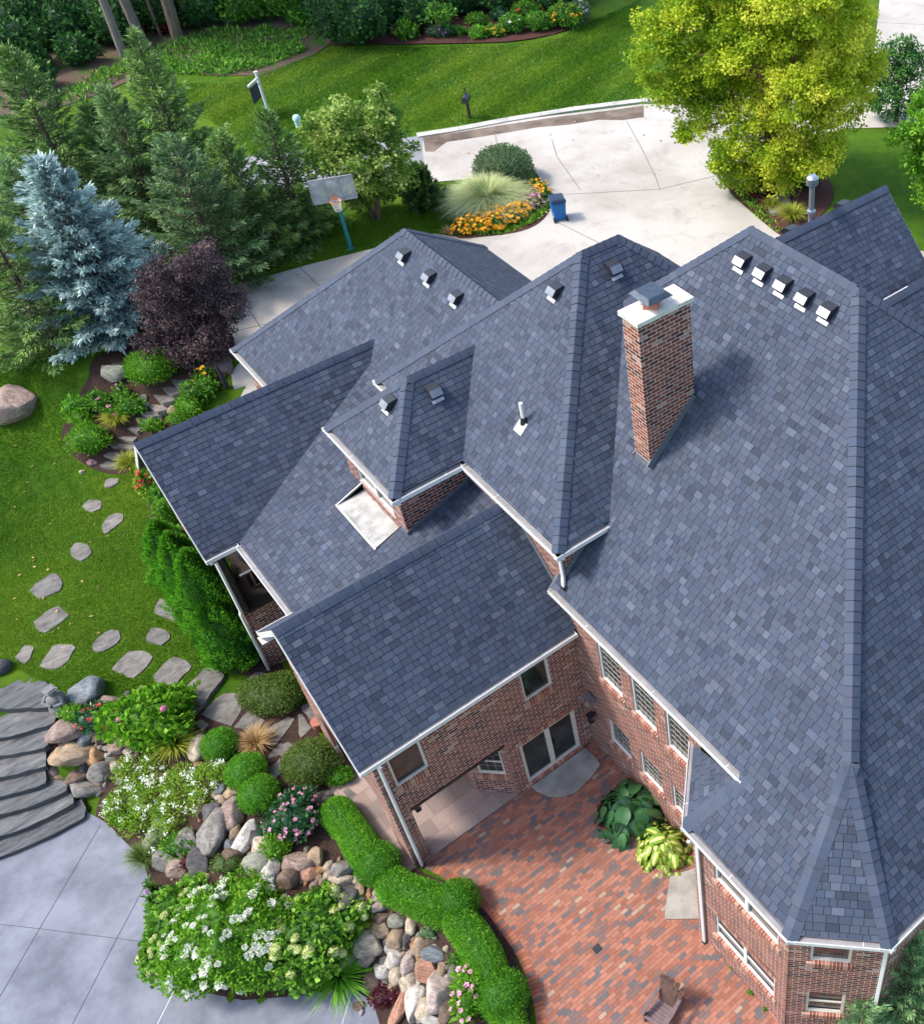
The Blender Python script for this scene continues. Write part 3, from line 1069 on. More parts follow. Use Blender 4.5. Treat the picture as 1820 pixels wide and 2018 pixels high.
gutter("gutter", (x4, 33.5, E5), (x4, 28.5, E5), (-1, 0, 0), garage_roof)

# left gabled wing (screened porch) and low-pitched porch roof
y5a, y5r = 24.42, 27.07
z5 = E5 + f * (y5r - y5a)
g5 = 2.04
xe5 = x4 + (z5 - E5) / f + 0.15
wing_faces = [
    [(g5, y5a, E5), (8.75, y5a, E5), (xe5, y5r, z5), (g5, y5r, z5)],
    [(g5, 2 * y5r - y5a, E5), (g5, y5r, z5), (xe5, y5r, z5), (x4 + 0.2, 2 * y5r - y5a, E5)],
]
wing_roof = roofobj("wing", wing_faces, "left gabled wing roof with its gable above the stepping stones", 90)
ridge_caps("ridge_cap", [((g5, y5r, z5), (xe5 - 0.05, y5r, z5), NBm, NBp)], wing_roof, w=0.19)
gutter("gutter", (g5 + 0.0, y5a, E5), (2.95, y5a, E5), (0, -1, 0), wing_roof)
LP = 0.37
zs = lambda x: E5 + LP * (x - 2.9)
xc = 8.72
HX0, HX1, HY0, HY1 = 5.46, 6.36, 20.75, 22.95     # opening for the metal ledge in front of the bump-out window
low_faces = [
    [(2.9, 18.4, E5), (2.9, 27.0, E5), (HX0, 27.0, zs(HX0)), (HX0, 18.4, zs(HX0))],
    [(HX0, 18.4, zs(HX0)), (HX0, HY0, zs(HX0)), (xc, HY0, zs(xc)), (xc, 18.4, zs(xc))],
    [(HX0, HY1, zs(HX0)), (HX0, 27.0, zs(HX0)), (xc, 27.0, zs(xc)), (xc, HY1, zs(xc))],
    [(HX1, HY0, zs(HX1)), (HX1, HY1, zs(HX1)), (xc, HY1, zs(xc)), (xc, HY0, zs(xc))],
]
for q_ in low_faces:
    q_.reverse()
porch_roof = roofobj("porch", low_faces, "low-pitched roof between the two gabled wings", 120, (1, 2, 3))
gutter("gutter", (2.9, 24.35, E5), (2.9, 21.1, E5), (-1, 0, 0), porch_roof)
# pale metal ledge sunk in the porch roof
mb = MB()
zl0, zl1 = zs(HX0) + 0.03, zs(HX0) + 0.10
mb.poly([(HX0 - 0.02, HY0, zl0), (HX0 - 0.02, HY1, zl0), (HX1 + 0.02, HY1, zl1), (HX1 + 0.02, HY0, zl1)][::-1], None, 0)
mb.poly([(HX0, HY1, zl0), (HX0, HY1, zl0 + 0.02), (HX1, HY1, zs(HX1) + 0.03), (HX1, HY1, zl1)], None, 1)
mb.poly([(HX0, HY0, zl0), (HX0, HY0, zl0 + 0.02), (HX1, HY0, zs(HX1) + 0.03), (HX1, HY0, zl1)], None, 1)
mb.box((HX0 - 0.02, (HY0 + HY1) / 2, zl0 + 0.0), (0.05, HY1 - HY0 + 0.06, 0.05), mi=2)
mb.box(((HX0 + HX1) / 2, HY1 + 0.02, (zs(HX0) + zs(HX1)) / 2 + 0.03), (1.0, 0.035, 0.04), (1, 0, LP), mi=2)
ledge = mb.build("metal_ledge", [M['metalroof'], M['flash'], M['white']], porch_roof)
ledge['label'] = "pale weathered metal ledge let into the shingles below the bump-out"

# front gabled wing
y6a, y6r = 15.56, 18.33
z6 = E5 + f * (y6r - y6a)
g6 = 2.07
front_faces = [
    [(g6, y6a, E5), (8.25, y6a, E5), (8.6, y6r, z6), (g6, y6r, z6)],
    [(g6, 2 * y6r - y6a, E5), (g6, y6r, z6), (8.6, y6r, z6), (8.6, 2 * y6r - y6a, E5)],
]
front_roof = roofobj("front", front_faces, "gabled wing roof above the covered patio", 140)
ridge_caps("ridge_cap", [((g6, y6r, z6), (8.55, y6r, z6), NBm, NBp)], front_roof, w=0.20)
gutter("gutter", (g6, y6a, E5), (8.1, y6a, E5), (0, -1, 0), front_roof)

# right-hand wings behind the main ridge
z7, y7 = 12.5, 17.62
x7 = 21.2
w7 = (z7 - 6.0) / f
right_faces = [
    [(14.5, y7 - w7, 6.0), (x7, y7 - w7, 6.0), (x7, y7, z7), (14.5, y7, z7)],
    [(x7, y7 + w7, 6.0), (14.5, y7 + w7, 6.0), (14.5, y7, z7), (x7, y7, z7)],
]
right_roof = roofobj("right", right_faces, "right gabled wing roof with the tall steel flue behind its ridge", 160)
ridge_caps("ridge_cap", [((x7, y7, z7), (16.3, y7, z7), NBm, NBp)], right_roof)
z8 = 10.95
p8 = at(1752, 588, z8)
y8 = float(p8[1])
w8 = (z8 - 6.0) / f
side_faces = [
    [(15.0, y8 - w8, 6.0), (26.0, y8 - w8, 6.0), (26.0, y8, z8), (15.0, y8, z8)],
    [(26.0, y8 + w8, 6.0), (15.0, y8 + w8, 6.0), (15.0, y8, z8), (26.0, y8, z8)],
]
side_roof = roofobj("side", side_faces, "low gabled roof cut by the right picture edge", 170)
ridge_caps("ridge_cap", [((26.0, y8, z8), (16.0, y8, z8), NBm, NBp)], side_roof)
mb = MB()
a_, b_ = at(1736, 590, z8 - 0.2), at(1776, 561, z8 - 0.2)
mb.bar((a_[0], y8 + 0.22, z8 - 0.17), (b_[0], y8 + 0.22, z8 - 0.17), 0.03, 0.03)
mb.build("valley_flashing", M['white'], side_roof)

# rakes: white boards under the gable edges
def rake(parent, x, ya, yr, za, zr, out=-1):
    mb = MB()
    for s in (1, -1):
        y0 = yr + s * (ya - yr)
        mb.bar((x + out * 0.006, y0, za - 0.12), (x + out * 0.006, yr, zr - 0.12), 0.022, 0.15)
    mb.build("rake_board", M['white'], parent)


rake(wing_roof, g5, y5a, y5r, E5, z5)
rake(front_roof, g6, y6a, y6r, E5, z6)
rake(right_roof, x7, y7 - w7, y7, 6.0, z7, 1)
mb = MB()
mb.bar((XE + 0.05, 16.318, ZE - 0.04), (8.75, 16.318, zx(8.75) - 0.09), 0.03, 0.12)
mb.build("rake_board", M['flash'], main_roof)

# ---- walls
def wall(p0, p1, z0, z1, openings=(), gable=None, mat='brick', depth=0.11, label=None, flip=False):
    """brick wall from p0 to p1 (xy); its outside is on the right when walking p0 -> p1 unless flip"""
    p0, p1 = Vector((*p0, 0)), Vector((*p1, 0))
    d = (p1 - p0)
    Ln = d.length
    d.normalize()
    n = Vector((d.y, -d.x, 0))
    if flip:
        n = -n
    mb = MB()
    ss = sorted({0.0, Ln, *[s for o in openings for s in o[:2]]})
    zz = sorted({z0, z1, *[z for o in openings for z in o[2:4]]})

    def pt(s, z, r=0.0):
        return p0 + d * s - n * r + Vector((0, 0, z))

    for i in range(len(ss) - 1):
        for j in range(len(zz) - 1):
            sm, zm = (ss[i] + ss[i + 1]) / 2, (zz[j] + zz[j + 1]) / 2
            if any(o[0] < sm < o[1] and o[2] < zm < o[3] for o in openings):
                continue
            a, b, c, e = ss[i], ss[i + 1], zz[j], zz[j + 1]
            mb.poly([pt(a, c), pt(b, c), pt(b, e), pt(a, e)], [(a, c), (b, c), (b, e), (a, e)])
    for a, b, c, e in [o[:4] for o in openings]:
        for (sa, za), (sb, zb) in (((a, c), (b, c)), ((b, c), (b, e)), ((b, e), (a, e)), ((a, e), (a, c))):
            mb.poly([pt(sa, za), pt(sb, zb), pt(sb, zb, depth), pt(sa, za, depth)], [(0, 0), (0.4, 0), (0.4, depth), (0, depth)])
    if gable:
        sm, zt = gable
        mb.poly([pt(0, z1), pt(Ln, z1), pt(sm, zt)], [(0, z1), (Ln, z1), (sm, zt)])
    o = mb.build("wall", M[mat], house)
    if label:
        o['label'] = label
    return p0, d, n


def window(fr, s0, s1, za, zb, grid=(0, 0), mull=0, rail=0, mat='cream', sill=True, sash=False, label=None, rec=0.075, head=False, fw=0.06):
    p0, d, n = fr
    Z = Vector((0, 0, 1))

    def P(s, z, o):
        return p0 + d * s + n * o + Z * z
    mb = MB()
    o = -rec
    zc, sc_ = (za + zb) / 2, (s0 + s1) / 2
    for s in (s0 + fw / 2, s1 - fw / 2):
        mb.box(P(s, zc, o), (fw, 0.07, zb - za), d)
    for z in (za + fw / 2 + 0.001, zb - fw / 2 - 0.001):
        mb.box(P(sc_, z, o + 0.003), (s1 - s0 - 0.002, 0.07, fw), d)
    for k in range(mull):
        mb.box(P(s0 + (s1 - s0) * (k + 1) / (mull + 1), zc, o + 0.006), (0.10 + fw - 0.06, 0.07, zb - za - 0.01), d)
    if rail:
        mb.box(P(sc_, za + (zb - za) * rail, o + 0.004), (s1 - s0 - 0.02, 0.06, 0.05), d)
    w = mb.build("window", M[mat], house)
    if label:
        w['label'] = label
    g = MB()
    g.poly([P(s0 + 0.02, za + 0.02, o - 0.02), P(s1 - 0.02, za + 0.02, o - 0.02), P(s1 - 0.02, zb - 0.02, o - 0.02), P(s0 + 0.02, zb - 0.02, o - 0.02)])
    g.build("pane", M['glass'], w)
    if grid[0]:
        g = MB()
        for k in range(1, grid[0]):
            s = s0 + fw + (s1 - s0 - 2 * fw) * k / grid[0]
            g.box(P(s, zc, o - 0.012), (0.008, 0.012, zb - za - 0.1), d)
        for k in range(1, grid[1]):
            z = za + fw + (zb - za - 2 * fw) * k / grid[1]
            g.box(P(sc_, z, o - 0.010), (s1 - s0 - 0.1, 0.012, 0.008), d)
        g.build("grille", M['leading'], w)
    if sill:
        g = MB()
        a, b = s0 - 0.06, s1 + 0.06
        z1_, z0_ = za - 0.002, za - 0.235
        q = [P(a, z0_, 0.03), P(b, z0_, 0.03), P(b, z1_, 0.045), P(a, z1_, 0.045)]
        g.poly(q, [(0, 0.013), (b - a, 0.013), (b - a, 0.233), (0, 0.233)])
        g.poly([P(a, z1_, 0.045), P(b, z1_, 0.045), P(b, z1_ + 0.02, -0.07), P(a, z1_ + 0.02, -0.07)], [(0, 0.02), (b - a, 0.02), (b - a, 0.13), (0, 0.13)])
        g.poly([P(a, z0_, 0.0), P(b, z0_, 0.0), P(b, z0_, 0.03), P(a, z0_, 0.03)], None)
        g.poly([P(a, z0_, 0.0), P(a, z0_, 0.03), P(a, z1_, 0.045), P(a, z1_, 0.0)], None)
        g.poly([P(b, z0_, 0.0), P(b, z1_, 0.0), P(b, z1_, 0.045), P(b, z0_, 0.03)], None)
        g.build("sill", M['soldier'], w)
    if sash:
        g = MB()
        zc2 = za + (zb - za) * 0.5
        g.box(P(sc_, zc2, o + 0.02), (s1 - s0 - 0.06, 0.03, 0.05), d)
        g.build("sash", M[mat], w)
        g = MB()
        g.box(P(sc_, za + 0.085, o + 0.012), (s1 - s0 - 0.13, 0.03, 0.05), d)
        g.build("sash", M[mat], w)
    if head:
        g = MB()
        a, b = s0 - 0.06, s1 + 0.06
        g.poly([P(a, zb + 0.004, 0.012), P(b, zb + 0.004, 0.012), P(b, zb + 0.22, 0.012), P(a, zb + 0.22, 0.012)], [(0, 0.013), (b - a, 0.013), (b - a, 0.233), (0, 0.233)])
        for s in (a, b):
            g.poly([P(s, zb + 0.004, 0), P(s, zb + 0.004, 0.012), P(s, zb + 0.22, 0.012), P(s, zb + 0.22, 0)], None)
        g.build("lintel", M['soldier'], w)
    return w


YW = 15.86
# wall over the covered patio, facing -y
ox = 2.38
W1 = wall((ox, YW), (8.19, YW), -0.05, 5.34, [(2.75 - ox, 3.62 - ox, 3.62, 4.93), (6.46 - ox, 7.31 - ox, 3.62, 4.88), (5.97 - ox, 7.77 - ox, 0.14, 2.02), (2.83 - ox, 5.58 - ox, -0.05, 2.55)], label="brick wall with the covered patio opening and sliding door")
window(W1, 2.75 - ox, 3.62 - ox, 3.62, 4.93, label="window reflecting the brick patio, nearest the wing's left corner")
window(W1, 6.46 - ox, 7.31 - ox, 3.62, 4.88, label="dark window above the sliding door")
window(W1, 5.97 - ox, 7.77 - ox, 0.14, 2.02, mull=1, label=None, head=True, fw=0.10).name = "sliding_door"
mb = MB()
mb.box((7.02, YW + 0.06, 1.05), (0.03, 0.04, 0.32))
h_ = mb.build("handle", M['black'], house)
mb = MB()
mb.bar((2.83, YW - 0.004, 2.50), (5.58, YW - 0.004, 2.50), 0.03, 0.10)
mb.build("lintel", M['black'], house)
# left gable wall of that wing with an opening to the covered patio
wall((ox, 21.05 - 0.18), (ox, YW), -0.05, 5.25, [(0.75, 4.05, -0.05, 2.55)], gable=((21.05 - 0.18 - y6r), z6 - 0.15), label="left gable wall above the flagstone walk")
mb = MB()
for (a, b) in (((ox + 0.005, YW + 0.45, 0), (ox + 0.45, YW + 0.45, 0)), ((ox + 0.45, YW + 0.45, 0), (ox + 0.45, YW + 0.005, 0))):
    a, b = Vector(a), Vector(b)
    ln = (b - a).length
    mb.poly([a, b, b + Vector((0, 0, 2.55)), a + Vector((0, 0, 2.55))], [(0, 0), (ln, 0), (ln, 2.55), (0, 2.55)])
mb.build("pier", M['brick'], house)
mb = MB()
mb.poly([(ox + 0.05, YW + 0.02, 2.56), (8.1, YW + 0.02, 2.56), (8.1, 20.8, 2.56), (ox + 0.05, 20.8, 2.56)])
mb.build("porch_ceiling", M['white'], house)
mb = MB()
mb.poly([(1.75, YW + 0.1, 0.045), (2.45, YW - 0.02, 0.045), (5.9, YW - 0.02, 0.045), (5.9, 20.8, 0.045), (1.75, 20.8, 0.045)], [(1.9, 0), (2.4, 0), (5.9, 0), (5.9, 4.9), (1.9, 4.9)])
mb.poly([(2.45, YW - 0.02, 0.045), (2.45, YW - 0.02, 0.0), (5.9, YW - 0.02, 0.0), (5.9, YW - 0.02, 0.045)])
mb.poly([(1.75, YW + 0.1, 0.045), (1.75, YW + 0.1, -0.1), (2.45, YW - 0.02, -0.1), (2.45, YW - 0.02, 0.045)])
mb.poly([(1.75, 20.8, 0.045), (1.75, 20.8, -0.1), (1.75, YW + 0.1, -0.1), (1.75, YW + 0.1, 0.045)])
mb.build("porch_floor", M['porchstone'], house)
# inner angled bay of the covered patio
Wi = wall((4.80, 16.72), (5.60, YW + 0.012), 0.03, 2.55, [(0.20, 0.98, 0.95, 2.2)])
window(Wi, 0.20, 0.98, 0.95, 2.2, grid=(3, 4), sash=True, label="small paned window inside the covered patio")
wall((4.80, 20.5), (4.80, 16.72), 0.03, 2.55)
wall((ox, 20.75), (4.8, 20.75), 0.03, 2.55, mat='brick')
mb = MB()
mb.box((4.55, 18.4, 0.42), (0.34, 0.9, 0.75))
mb.box((4.55, 18.4, 0.83), (0.42, 1.0, 0.05))
mb.box((4.36, 18.4, 0.5), (0.03, 0.7, 0.4))
gr = mb.build("patio_grill", M['black'])
tag(gr, "dark covered grill at the back of the covered patio", "grill")

# wall with the paned windows, facing -x
XW = 8.19
yT = YW
up_w = [(14.77, 13.84), (13.40, 12.46), (12.04, 11.14)]
ops = []
for a, b in up_w:
    ops.append((yT - a, yT - b, 4.2, 5.92))
    ops.append((yT - a, yT - b, 1.28, 2.44))
W3 = wall((XW, yT), (XW, 10.70), -0.05, 6.5, ops, label="sunlit brick wall with paned windows in two rows")
for k, (a, b) in enumerate(up_w):
    window(W3, yT - a, yT - b, 4.2, 5.92, grid=(4, 7), mat='white', label="tall paned window, %s in the upper row" % ("first from the inner corner", "middle one", "nearest the bay")[k], head=False)
    window(W3, yT - a, yT - b, 1.28, 2.44, grid=(4, 5), mat='white', label="lower paned window, %s" % ("nearest the inner corner", "behind the dark green hosta", "behind the yellow hosta")[k])
# bay walls
wall((8.25, 10.85), (6.86, 9.44), -0.05, 5.3)
W4 = wall((6.86, 9.46), (6.86, 6.34), -0.05, 5.3, [(0.66, 2.74, 1.10, 2.22), (0.72, 2.80, 4.05, 5.1)])
window(W4, 0.66, 2.74, 1.10, 2.22, mull=1, mat='white', sash=True, label="wide lower window of the bay beside the patio chair", head=True)
window(W4, 0.72, 2.80, 4.05, 5.1, mull=1, mat='white', label="wide upper bay window tucked under the eave")
W5 = wall((6.86, 6.36), (8.20, 4.92), -0.05, 5.3, [(0.47, 1.34, 1.15, 2.38), (0.47, 1.34, 4.0, 4.95)])
window(W5, 0.47, 1.34, 1.15, 2.38, sash=True, label="lower window on the front facet of the bay")
window(W5, 0.47, 1.34, 4.0, 4.95, label="upper window on the front facet of the bay")
wall((8.19, 4.94), (23.0, 4.94), -0.05, 5.3)
wall((23.0, 5.01), (23.0, 24.0), -0.05, 5.4)
mb = MB()
mb.poly([(x7 - 0.12, y7 - w7 + 0.4, 6.0), (x7 - 0.12, y7 + w7 - 0.4, 6.0), (x7 - 0.12, y7, z7 - 0.3)], [(0, 0), (12, 0), (6, 6)])
mb.build('wall', M['brick'], house)
wall((16.2, 24.0), (16.2, 33.2), -0.05, 5.4)
wall((16.2, 33.2), (6.75, 33.2), -0.05, 5.4)
wall((6.75, 33.2), (6.75, 24.0), -0.05, 5.4)
# upper walls rising from the roofs
wall((8.30, 24.5), (8.30, 16.08), 5.4, 8.1)
wall((8.30, 16.08), (11.0, 16.08), 5.0, 8.1)
Wb = wall((6.28, 23.60), (6.28, 20.36), 5.9, 8.1, [(0.55, 2.6, 6.75, 7.75)])
window(Wb, 0.55, 2.6, 6.75, 7.75, mull=1, mat='white', sill=False, label="low window of the bump-out above the pale metal ledge")
wall((6.28, 20.36), (8.5, 20.36), 5.9, 8.1)
wall((8.5, 23.60), (6.28, 23.60), 5.9, 8.1)
mb = MB()                                      # step flashing where those walls meet the roofs
mb.bar((6.27, 20.335, zs(6.27) + 0.06), (8.3, 20.335, zs(8.3) + 0.06), 0.02, 0.16)
mb.build("step_flashing", M['flash'], house)
mb = MB()
mb.bar((6.265, 20.34, zs(6.27) + 0.03), (6.265, HY0 - 0.02, zs(6.33) + 0.03), 0.02, 0.12)
mb.build("step_flashing", M['flash'], house)
mb = MB()
mb.bar((8.32, 16.055, zx(8.32) + 0.08), (9.5, 16.055, zx(9.5) + 0.08), 0.02, 0.20)
mb.build("step_flashing", M['flash'], house)
mb = MB()
mb.bar((8.275, 16.35, E5 + f * (16.35 - y6a) + 0.08), (8.275, 18.3, E5 + f * (18.3 - y6a) + 0.08), 0.02, 0.18)
mb.build("step_flashing", M['flash'], house)
# soffits
mb = MB()
for a, b, c, d_ in (((x2, y2a, Z2 - 0.15), (10.4, y2a, Z2 - 0.15), (10.4, 16.3, Z2 - 0.15), (x2, 16.3, Z2 - 0.15)),
                    ((x2, y2a, Z2 - 0.155), (8.5, y2a, Z2 - 0.155), (8.5, 24.9, Z2 - 0.155), (x2, 24.9, Z2 - 0.155)),
                    ((x3, y3a, Z2 - 0.16), (8.5, y3a, Z2 - 0.16), (8.5, 20.5, Z2 - 0.16), (x3, 20.5, Z2 - 0.16)),
                    ((x3, y3a, Z2 - 0.165), (6.4, y3a, Z2 - 0.165), (6.4, y3b, Z2 - 0.165), (x3, y3b, Z2 - 0.165)),
                    ((g6, y6a, E5 - 0.17), (8.2, y6a, E5 - 0.17), (8.2, 15.9, E5 - 0.17), (g6, 15.9, E5 - 0.17)),
                    ((XE, 9.2, ZE - 0.17), (8.25, 9.2, ZE - 0.17), (8.25, 16.2, ZE - 0.17), (XE, 16.2, ZE - 0.17)),
                    ((xN, 6.2, E5 - 0.17), (7.0, 6.2, E5 - 0.17), (7.0, 9.6, E5 - 0.17), (xN, 9.6, E5 - 0.17)),
                    ((2.0, 21.1, E5 - 0.17), (3.0, 21.1, E5 - 0.17), (3.0, 20.8, E5 - 0.17), (2.0, 20.8, E5 - 0.17))):
    mb = MB()
    mb.poly([a, b, c, d_])
    mb.build("soffit", M['white'], house)
mb = MB()                                      # boxed return at the far eave of the front gable
mb.box((2.28, 20.98, E5 - 0.16), (0.36, 0.26, 0.16))
mb.build("eave_return", M['white'], front_roof)
gutter("gutter", (g6 - 0.02, 21.10, E5), (2.85, 21.10, E5), (0, 1, 0), front_roof)

# left wing: brick below, open screened porch above
Y5 = 24.72
wall((2.30, Y5), (8.5, Y5), -0.1, 2.72)
wall((2.30, 29.3), (2.30, Y5), -0.1, 5.3, [(0.9, 3.7, 2.8, 5.0)], gable=(29.3 - y5r, z5 - 0.15))
mb = MB()
mb.box((5.3, Y5 + 0.02, 2.73), (6.0, 0.30, 0.05))
mb.build("porch_ledge", M['darkwood'], house)
mb = MB()
mb.poly([(2.32, Y5 + 0.15, 2.72), (8.4, Y5 + 0.15, 2.72), (8.4, 29.2, 2.72), (2.32, 29.2, 2.72)], None, 1)
mb.poly([(4.9, Y5 + 0.15, 2.72), (4.9, 29.2, 2.72), (4.9, 29.2, 5.3), (4.9, Y5 + 0.15, 5.3)], None, 0)
mb.poly([(2.32, 29.25, 2.72), (8.4, 29.25, 2.72), (8.4, 29.25, 5.3), (2.32, 29.25, 5.3)], None, 0)
for k in range(11):
    mb.box((2.95 + k * 0.17, Y5 + 0.75, 3.05), (0.12, 0.03, 0.55), (1, 0, 0), (0, 0, 1), 1)
mb.box((3.8, Y5 + 0.75, 3.36), (2.1, 0.09, 0.07), mi=2)
for k in range(7):
    mb.box((3.0, Y5 + 1.1 + k * 0.19, 4.6 - k * 0.02), (0.7, 0.13, 0.03), (1, 0, 0.2), (0, 0, 1), 1)
mb.tube([(2.42, Y5 + 0.02, 2.76), (2.42, Y5 + 0.02, 5.2)], 0.12, 10, 1)
mb.build("screened_porch", [M['interior'], M['darkwood'], M['flash']], house)
mb = MB()
mb.ball((3.75, Y5 + 1.7, 3.25), (0.75, 0.7, 0.5), 12, 8)
cv = mb.build("covered_furniture", simple("navy_cover", (0.018, 0.022, 0.04), 0.7), smooth=True)
tag(cv, "dark furniture cover standing in the shaded screened porch", "cover")

# downspouts
def downspout(pts, label=None, mat='white', w=0.085):
    mb = MB()
    for a, b in zip(pts[:-1], pts[1:]):
        a, b = Vector(a), Vector(b)
        mb.bar(a, b + (b - a).normalized() * 0.02, w, w * 0.72, (1, 0.3, 0))
    mb.box(Vector(pts[-1]) + Vector((0, 0, 0.02)), (0.12, 0.12, 0.05), mi=1)
    o = mb.build("downspout", [M[mat], M['black']], house)
    if label:
        o['label'] = label


downspout([(2.52, 15.50, 5.28), (2.53, 15.78, 5.05), (2.53, 15.79, 0.02)], "downspout at the pier of the covered patio")
downspout([(6.62, 9.30, 5.28), (6.79, 9.22, 5.05), (6.80, 9.20, 0.02)], "downspout beside the grey concrete pad")
downspout([(8.22, 4.70, 5.28), (8.22, 4.86, 5.05), (8.22, 4.86, 0.02)], "downspout right of the bay windows")
downspout([(2.12, 24.40, 5.28), (2.27, 24.62, 5.05), (2.26, 24.63, 2.9), (2.22, 24.66, 2.75), (2.22, 24.66, 0.02)], "long downspout at the corner of the screened porch")
downspout([(8.14, 15.82, 8.08), (8.26, 16.02, 7.85), (8.27, 16.03, 7.08), (8.16, 15.90, zx(8.16) + 0.06)], "short downspout emptying onto the main roof")

# wall lamps
def lantern(c, d, label):
    mb = MB()
    c, d = Vector(c), Vector(d)
    mb.bar(c, c + d * 0.16 + Vector((0, 0, 0.05)), 0.04, 0.04)
    q = c + d * 0.18
    mb.box(q + Vector((0, 0, 0.03)), (0.20, 0.20, 0.04), mi=0)
    for i in (-1, 1):
        for j in (-1, 1):
            mb.bar(q + Vector((i * 0.08, j * 0.08, 0.02)), q + Vector((i * 0.06, j * 0.06, -0.26)), 0.02, 0.02)
    mb.box(q + Vector((0, 0, -0.27)), (0.14, 0.14, 0.03))
    mb.box(q + Vector((0, 0, -0.12)), (0.09, 0.09, 0.22), mi=1)
    o = mb.build("wall_lamp", [M['black'], M['glass']], house)
    o['label'] = label


lantern((2.85, 15.95, 2.42), (0.9, 0.1, 0), "black lantern inside the covered patio opening")
lantern((8.19, 15.42, 1.95), (-1, 0.0, 0), "black lantern low in the inner corner")
mb = MB()
c_ = Vector((8.1, 15.38, 2.75))
mb.box(c_, (0.10, 0.34, 0.12), mi=0)
mb.tube([c_ + Vector((-0.05, -0.1, 0)), c_ + Vector((-0.22, -0.14, 0.06))], [0.05, 0.085], 10, 1)
mb.tube([c_ + Vector((-0.05, 0.1, 0)), c_ + Vector((-0.22, 0.14, 0.06))], [0.05, 0.085], 10, 1)
fl = mb.build("flood_lamp", [M['flash'], M['steel']], house)

# chimney
cx0, cx1, cy0, cy1 = 10.88, 12.34, 15.57, 16.15
ctop = 13.66
mb = MB()
zb_ = zx(cx0) - 0.4
for (a, b) in (((cx0, cy1), (cx0, cy0)), ((cx0, cy0), (cx1, cy0)), ((cx1, cy0), (cx1, cy1)), ((cx1, cy1), (cx0, cy1))):
    ln = math.hypot(b[0] - a[0], b[1] - a[1])
    u_ = 0.0 if a[0] == cx0 and a[1] == cy1 else 0.58
    mb.poly([(*a, zb_), (*b, zb_), (*b, ctop), (*a, ctop)], [(u_, 0), (u_ + ln, 0), (u_ + ln, ctop - zb_), (u_, ctop - zb_)])
chim = mb.build("chimney", M['brick'], house)
mb = MB()
cxm, cym = (cx0 + cx1) / 2, (cy0 + cy1) / 2
mb.box((cxm, cym, ctop + 0.055), (cx1 - cx0 + 0.13, cy1 - cy0 + 0.13, 0.11))
cr = mb.build("chimney_crown", M['crown'], chim)
mb = MB()
fx, fy = 11.50, cym + 0.02
mb.tube([(fx, fy, ctop + 0.10), (fx, fy, ctop + 0.26)], [0.26, 0.20], 4)
mb.build("flue", M['terracotta'], chim)
mb = MB()
mb.box((fx, fy, ctop + 0.33), (0.36, 0.36, 0.16), mi=1)
mb.poly([(fx - 0.34, fy - 0.36, ctop + 0.40), (fx + 0.34, fy - 0.36, ctop + 0.40), (fx + 0.34, fy + 0.36, ctop + 0.40), (fx - 0.34, fy + 0.36, ctop + 0.40)][::-1])
a_ = [(fx - 0.34, fy - 0.36, ctop + 0.40), (fx + 0.34, fy - 0.36, ctop + 0.40), (fx + 0.34, fy + 0.36, ctop + 0.40), (fx - 0.34, fy + 0.36, ctop + 0.40)]
b_ = [(x * 0.72 + fx * 0.28, y * 0.72 + fy * 0.28, z + 0.10) for x, y, z in a_]
for i in range(4):
    mb.poly([a_[i], a_[(i + 1) % 4], b_[(i + 1) % 4], b_[i]])
mb.poly(b_)
mb.build("chimney_cap", [M['capmetal'], M['black']], chim)
mb = MB()
mb.bar((cx0 - 0.04, cy0 - 0.018, zx(cx0) + 0.08), (cx1 + 0.02, cy0 - 0.018, zx(cx1) + 0.08), 0.02, 0.24)
mb.box((cx0 - 0.012, cym, zx(cx0) + 0.08), (0.02, cy1 - cy0 + 0.06, 0.22))
mb.bar((cx0, cy1 + 0.018, zx(cx0) + 0.08), (cx1, cy1 + 0.018, zx(cx1) + 0.08), 0.02, 0.22)
mb.build("chimney_flashing", M['flash'], chim)

# roof vents (slant-back boxes) and pipes
def vent_mesh():
    mb = MB()
    # local: x across the slope, y up the slope, z out of the roof
    w, l, h = 0.165, 0.19, 0.19
    lo = [(-w, -l, 0.02), (w, -l, 0.02), (w, l, 0.01), (-w, l, 0.01)]
    top = [(-w, -l - 0.02, h), (w, -l - 0.02, h), (w, -0.02, h + 0.02), (-w, -0.02, h + 0.02)]
    back = [(-w, l, 0.06), (w, l, 0.06)]
    mb.poly([top[0], top[1], top[2], top[3]], None, 0)
    mb.poly([top[3], top[2], back[1], back[0]], None, 1)
    mb.poly([lo[0], top[0], top[3], back[0], lo[3]], None, 1)
    mb.poly([lo[1], lo[2], back[1], top[2], top[1]], None, 1)
    mb.poly([lo[0], lo[1], top[1], top[0]], None, 1)
    mb.poly([lo[2], lo[3], back[0], back[1]], None, 1)
    for a, b in ((top[0], top[1]), (top[1], top[2]), (top[3], top[0])):
        mb.bar(Vector(a) - Vector((0, 0, 0.012)), Vector(b) - Vector((0, 0, 0.012)), 0.024, 0.02, (0, 0, 1), 1)
    o = mb.build("roof_vent", [M['ventmetal'], M['black']])
    fm = MB()
    fm.box((0, -l - 0.10, 0.022), (0.33, 0.09, 0.012))
    fo = fm.build("vent_flange", M['ventflange'])
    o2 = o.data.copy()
    o2.materials[0] = M['ventglare']  # copy of the vent whose top has sun glare painted in
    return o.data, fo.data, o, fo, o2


vm, fm_, vo_, fo_, vm2 = vent_mesh()
COLremove = [vo_, fo_]
for o in COLremove:
    bpy.data.objects.remove(o)


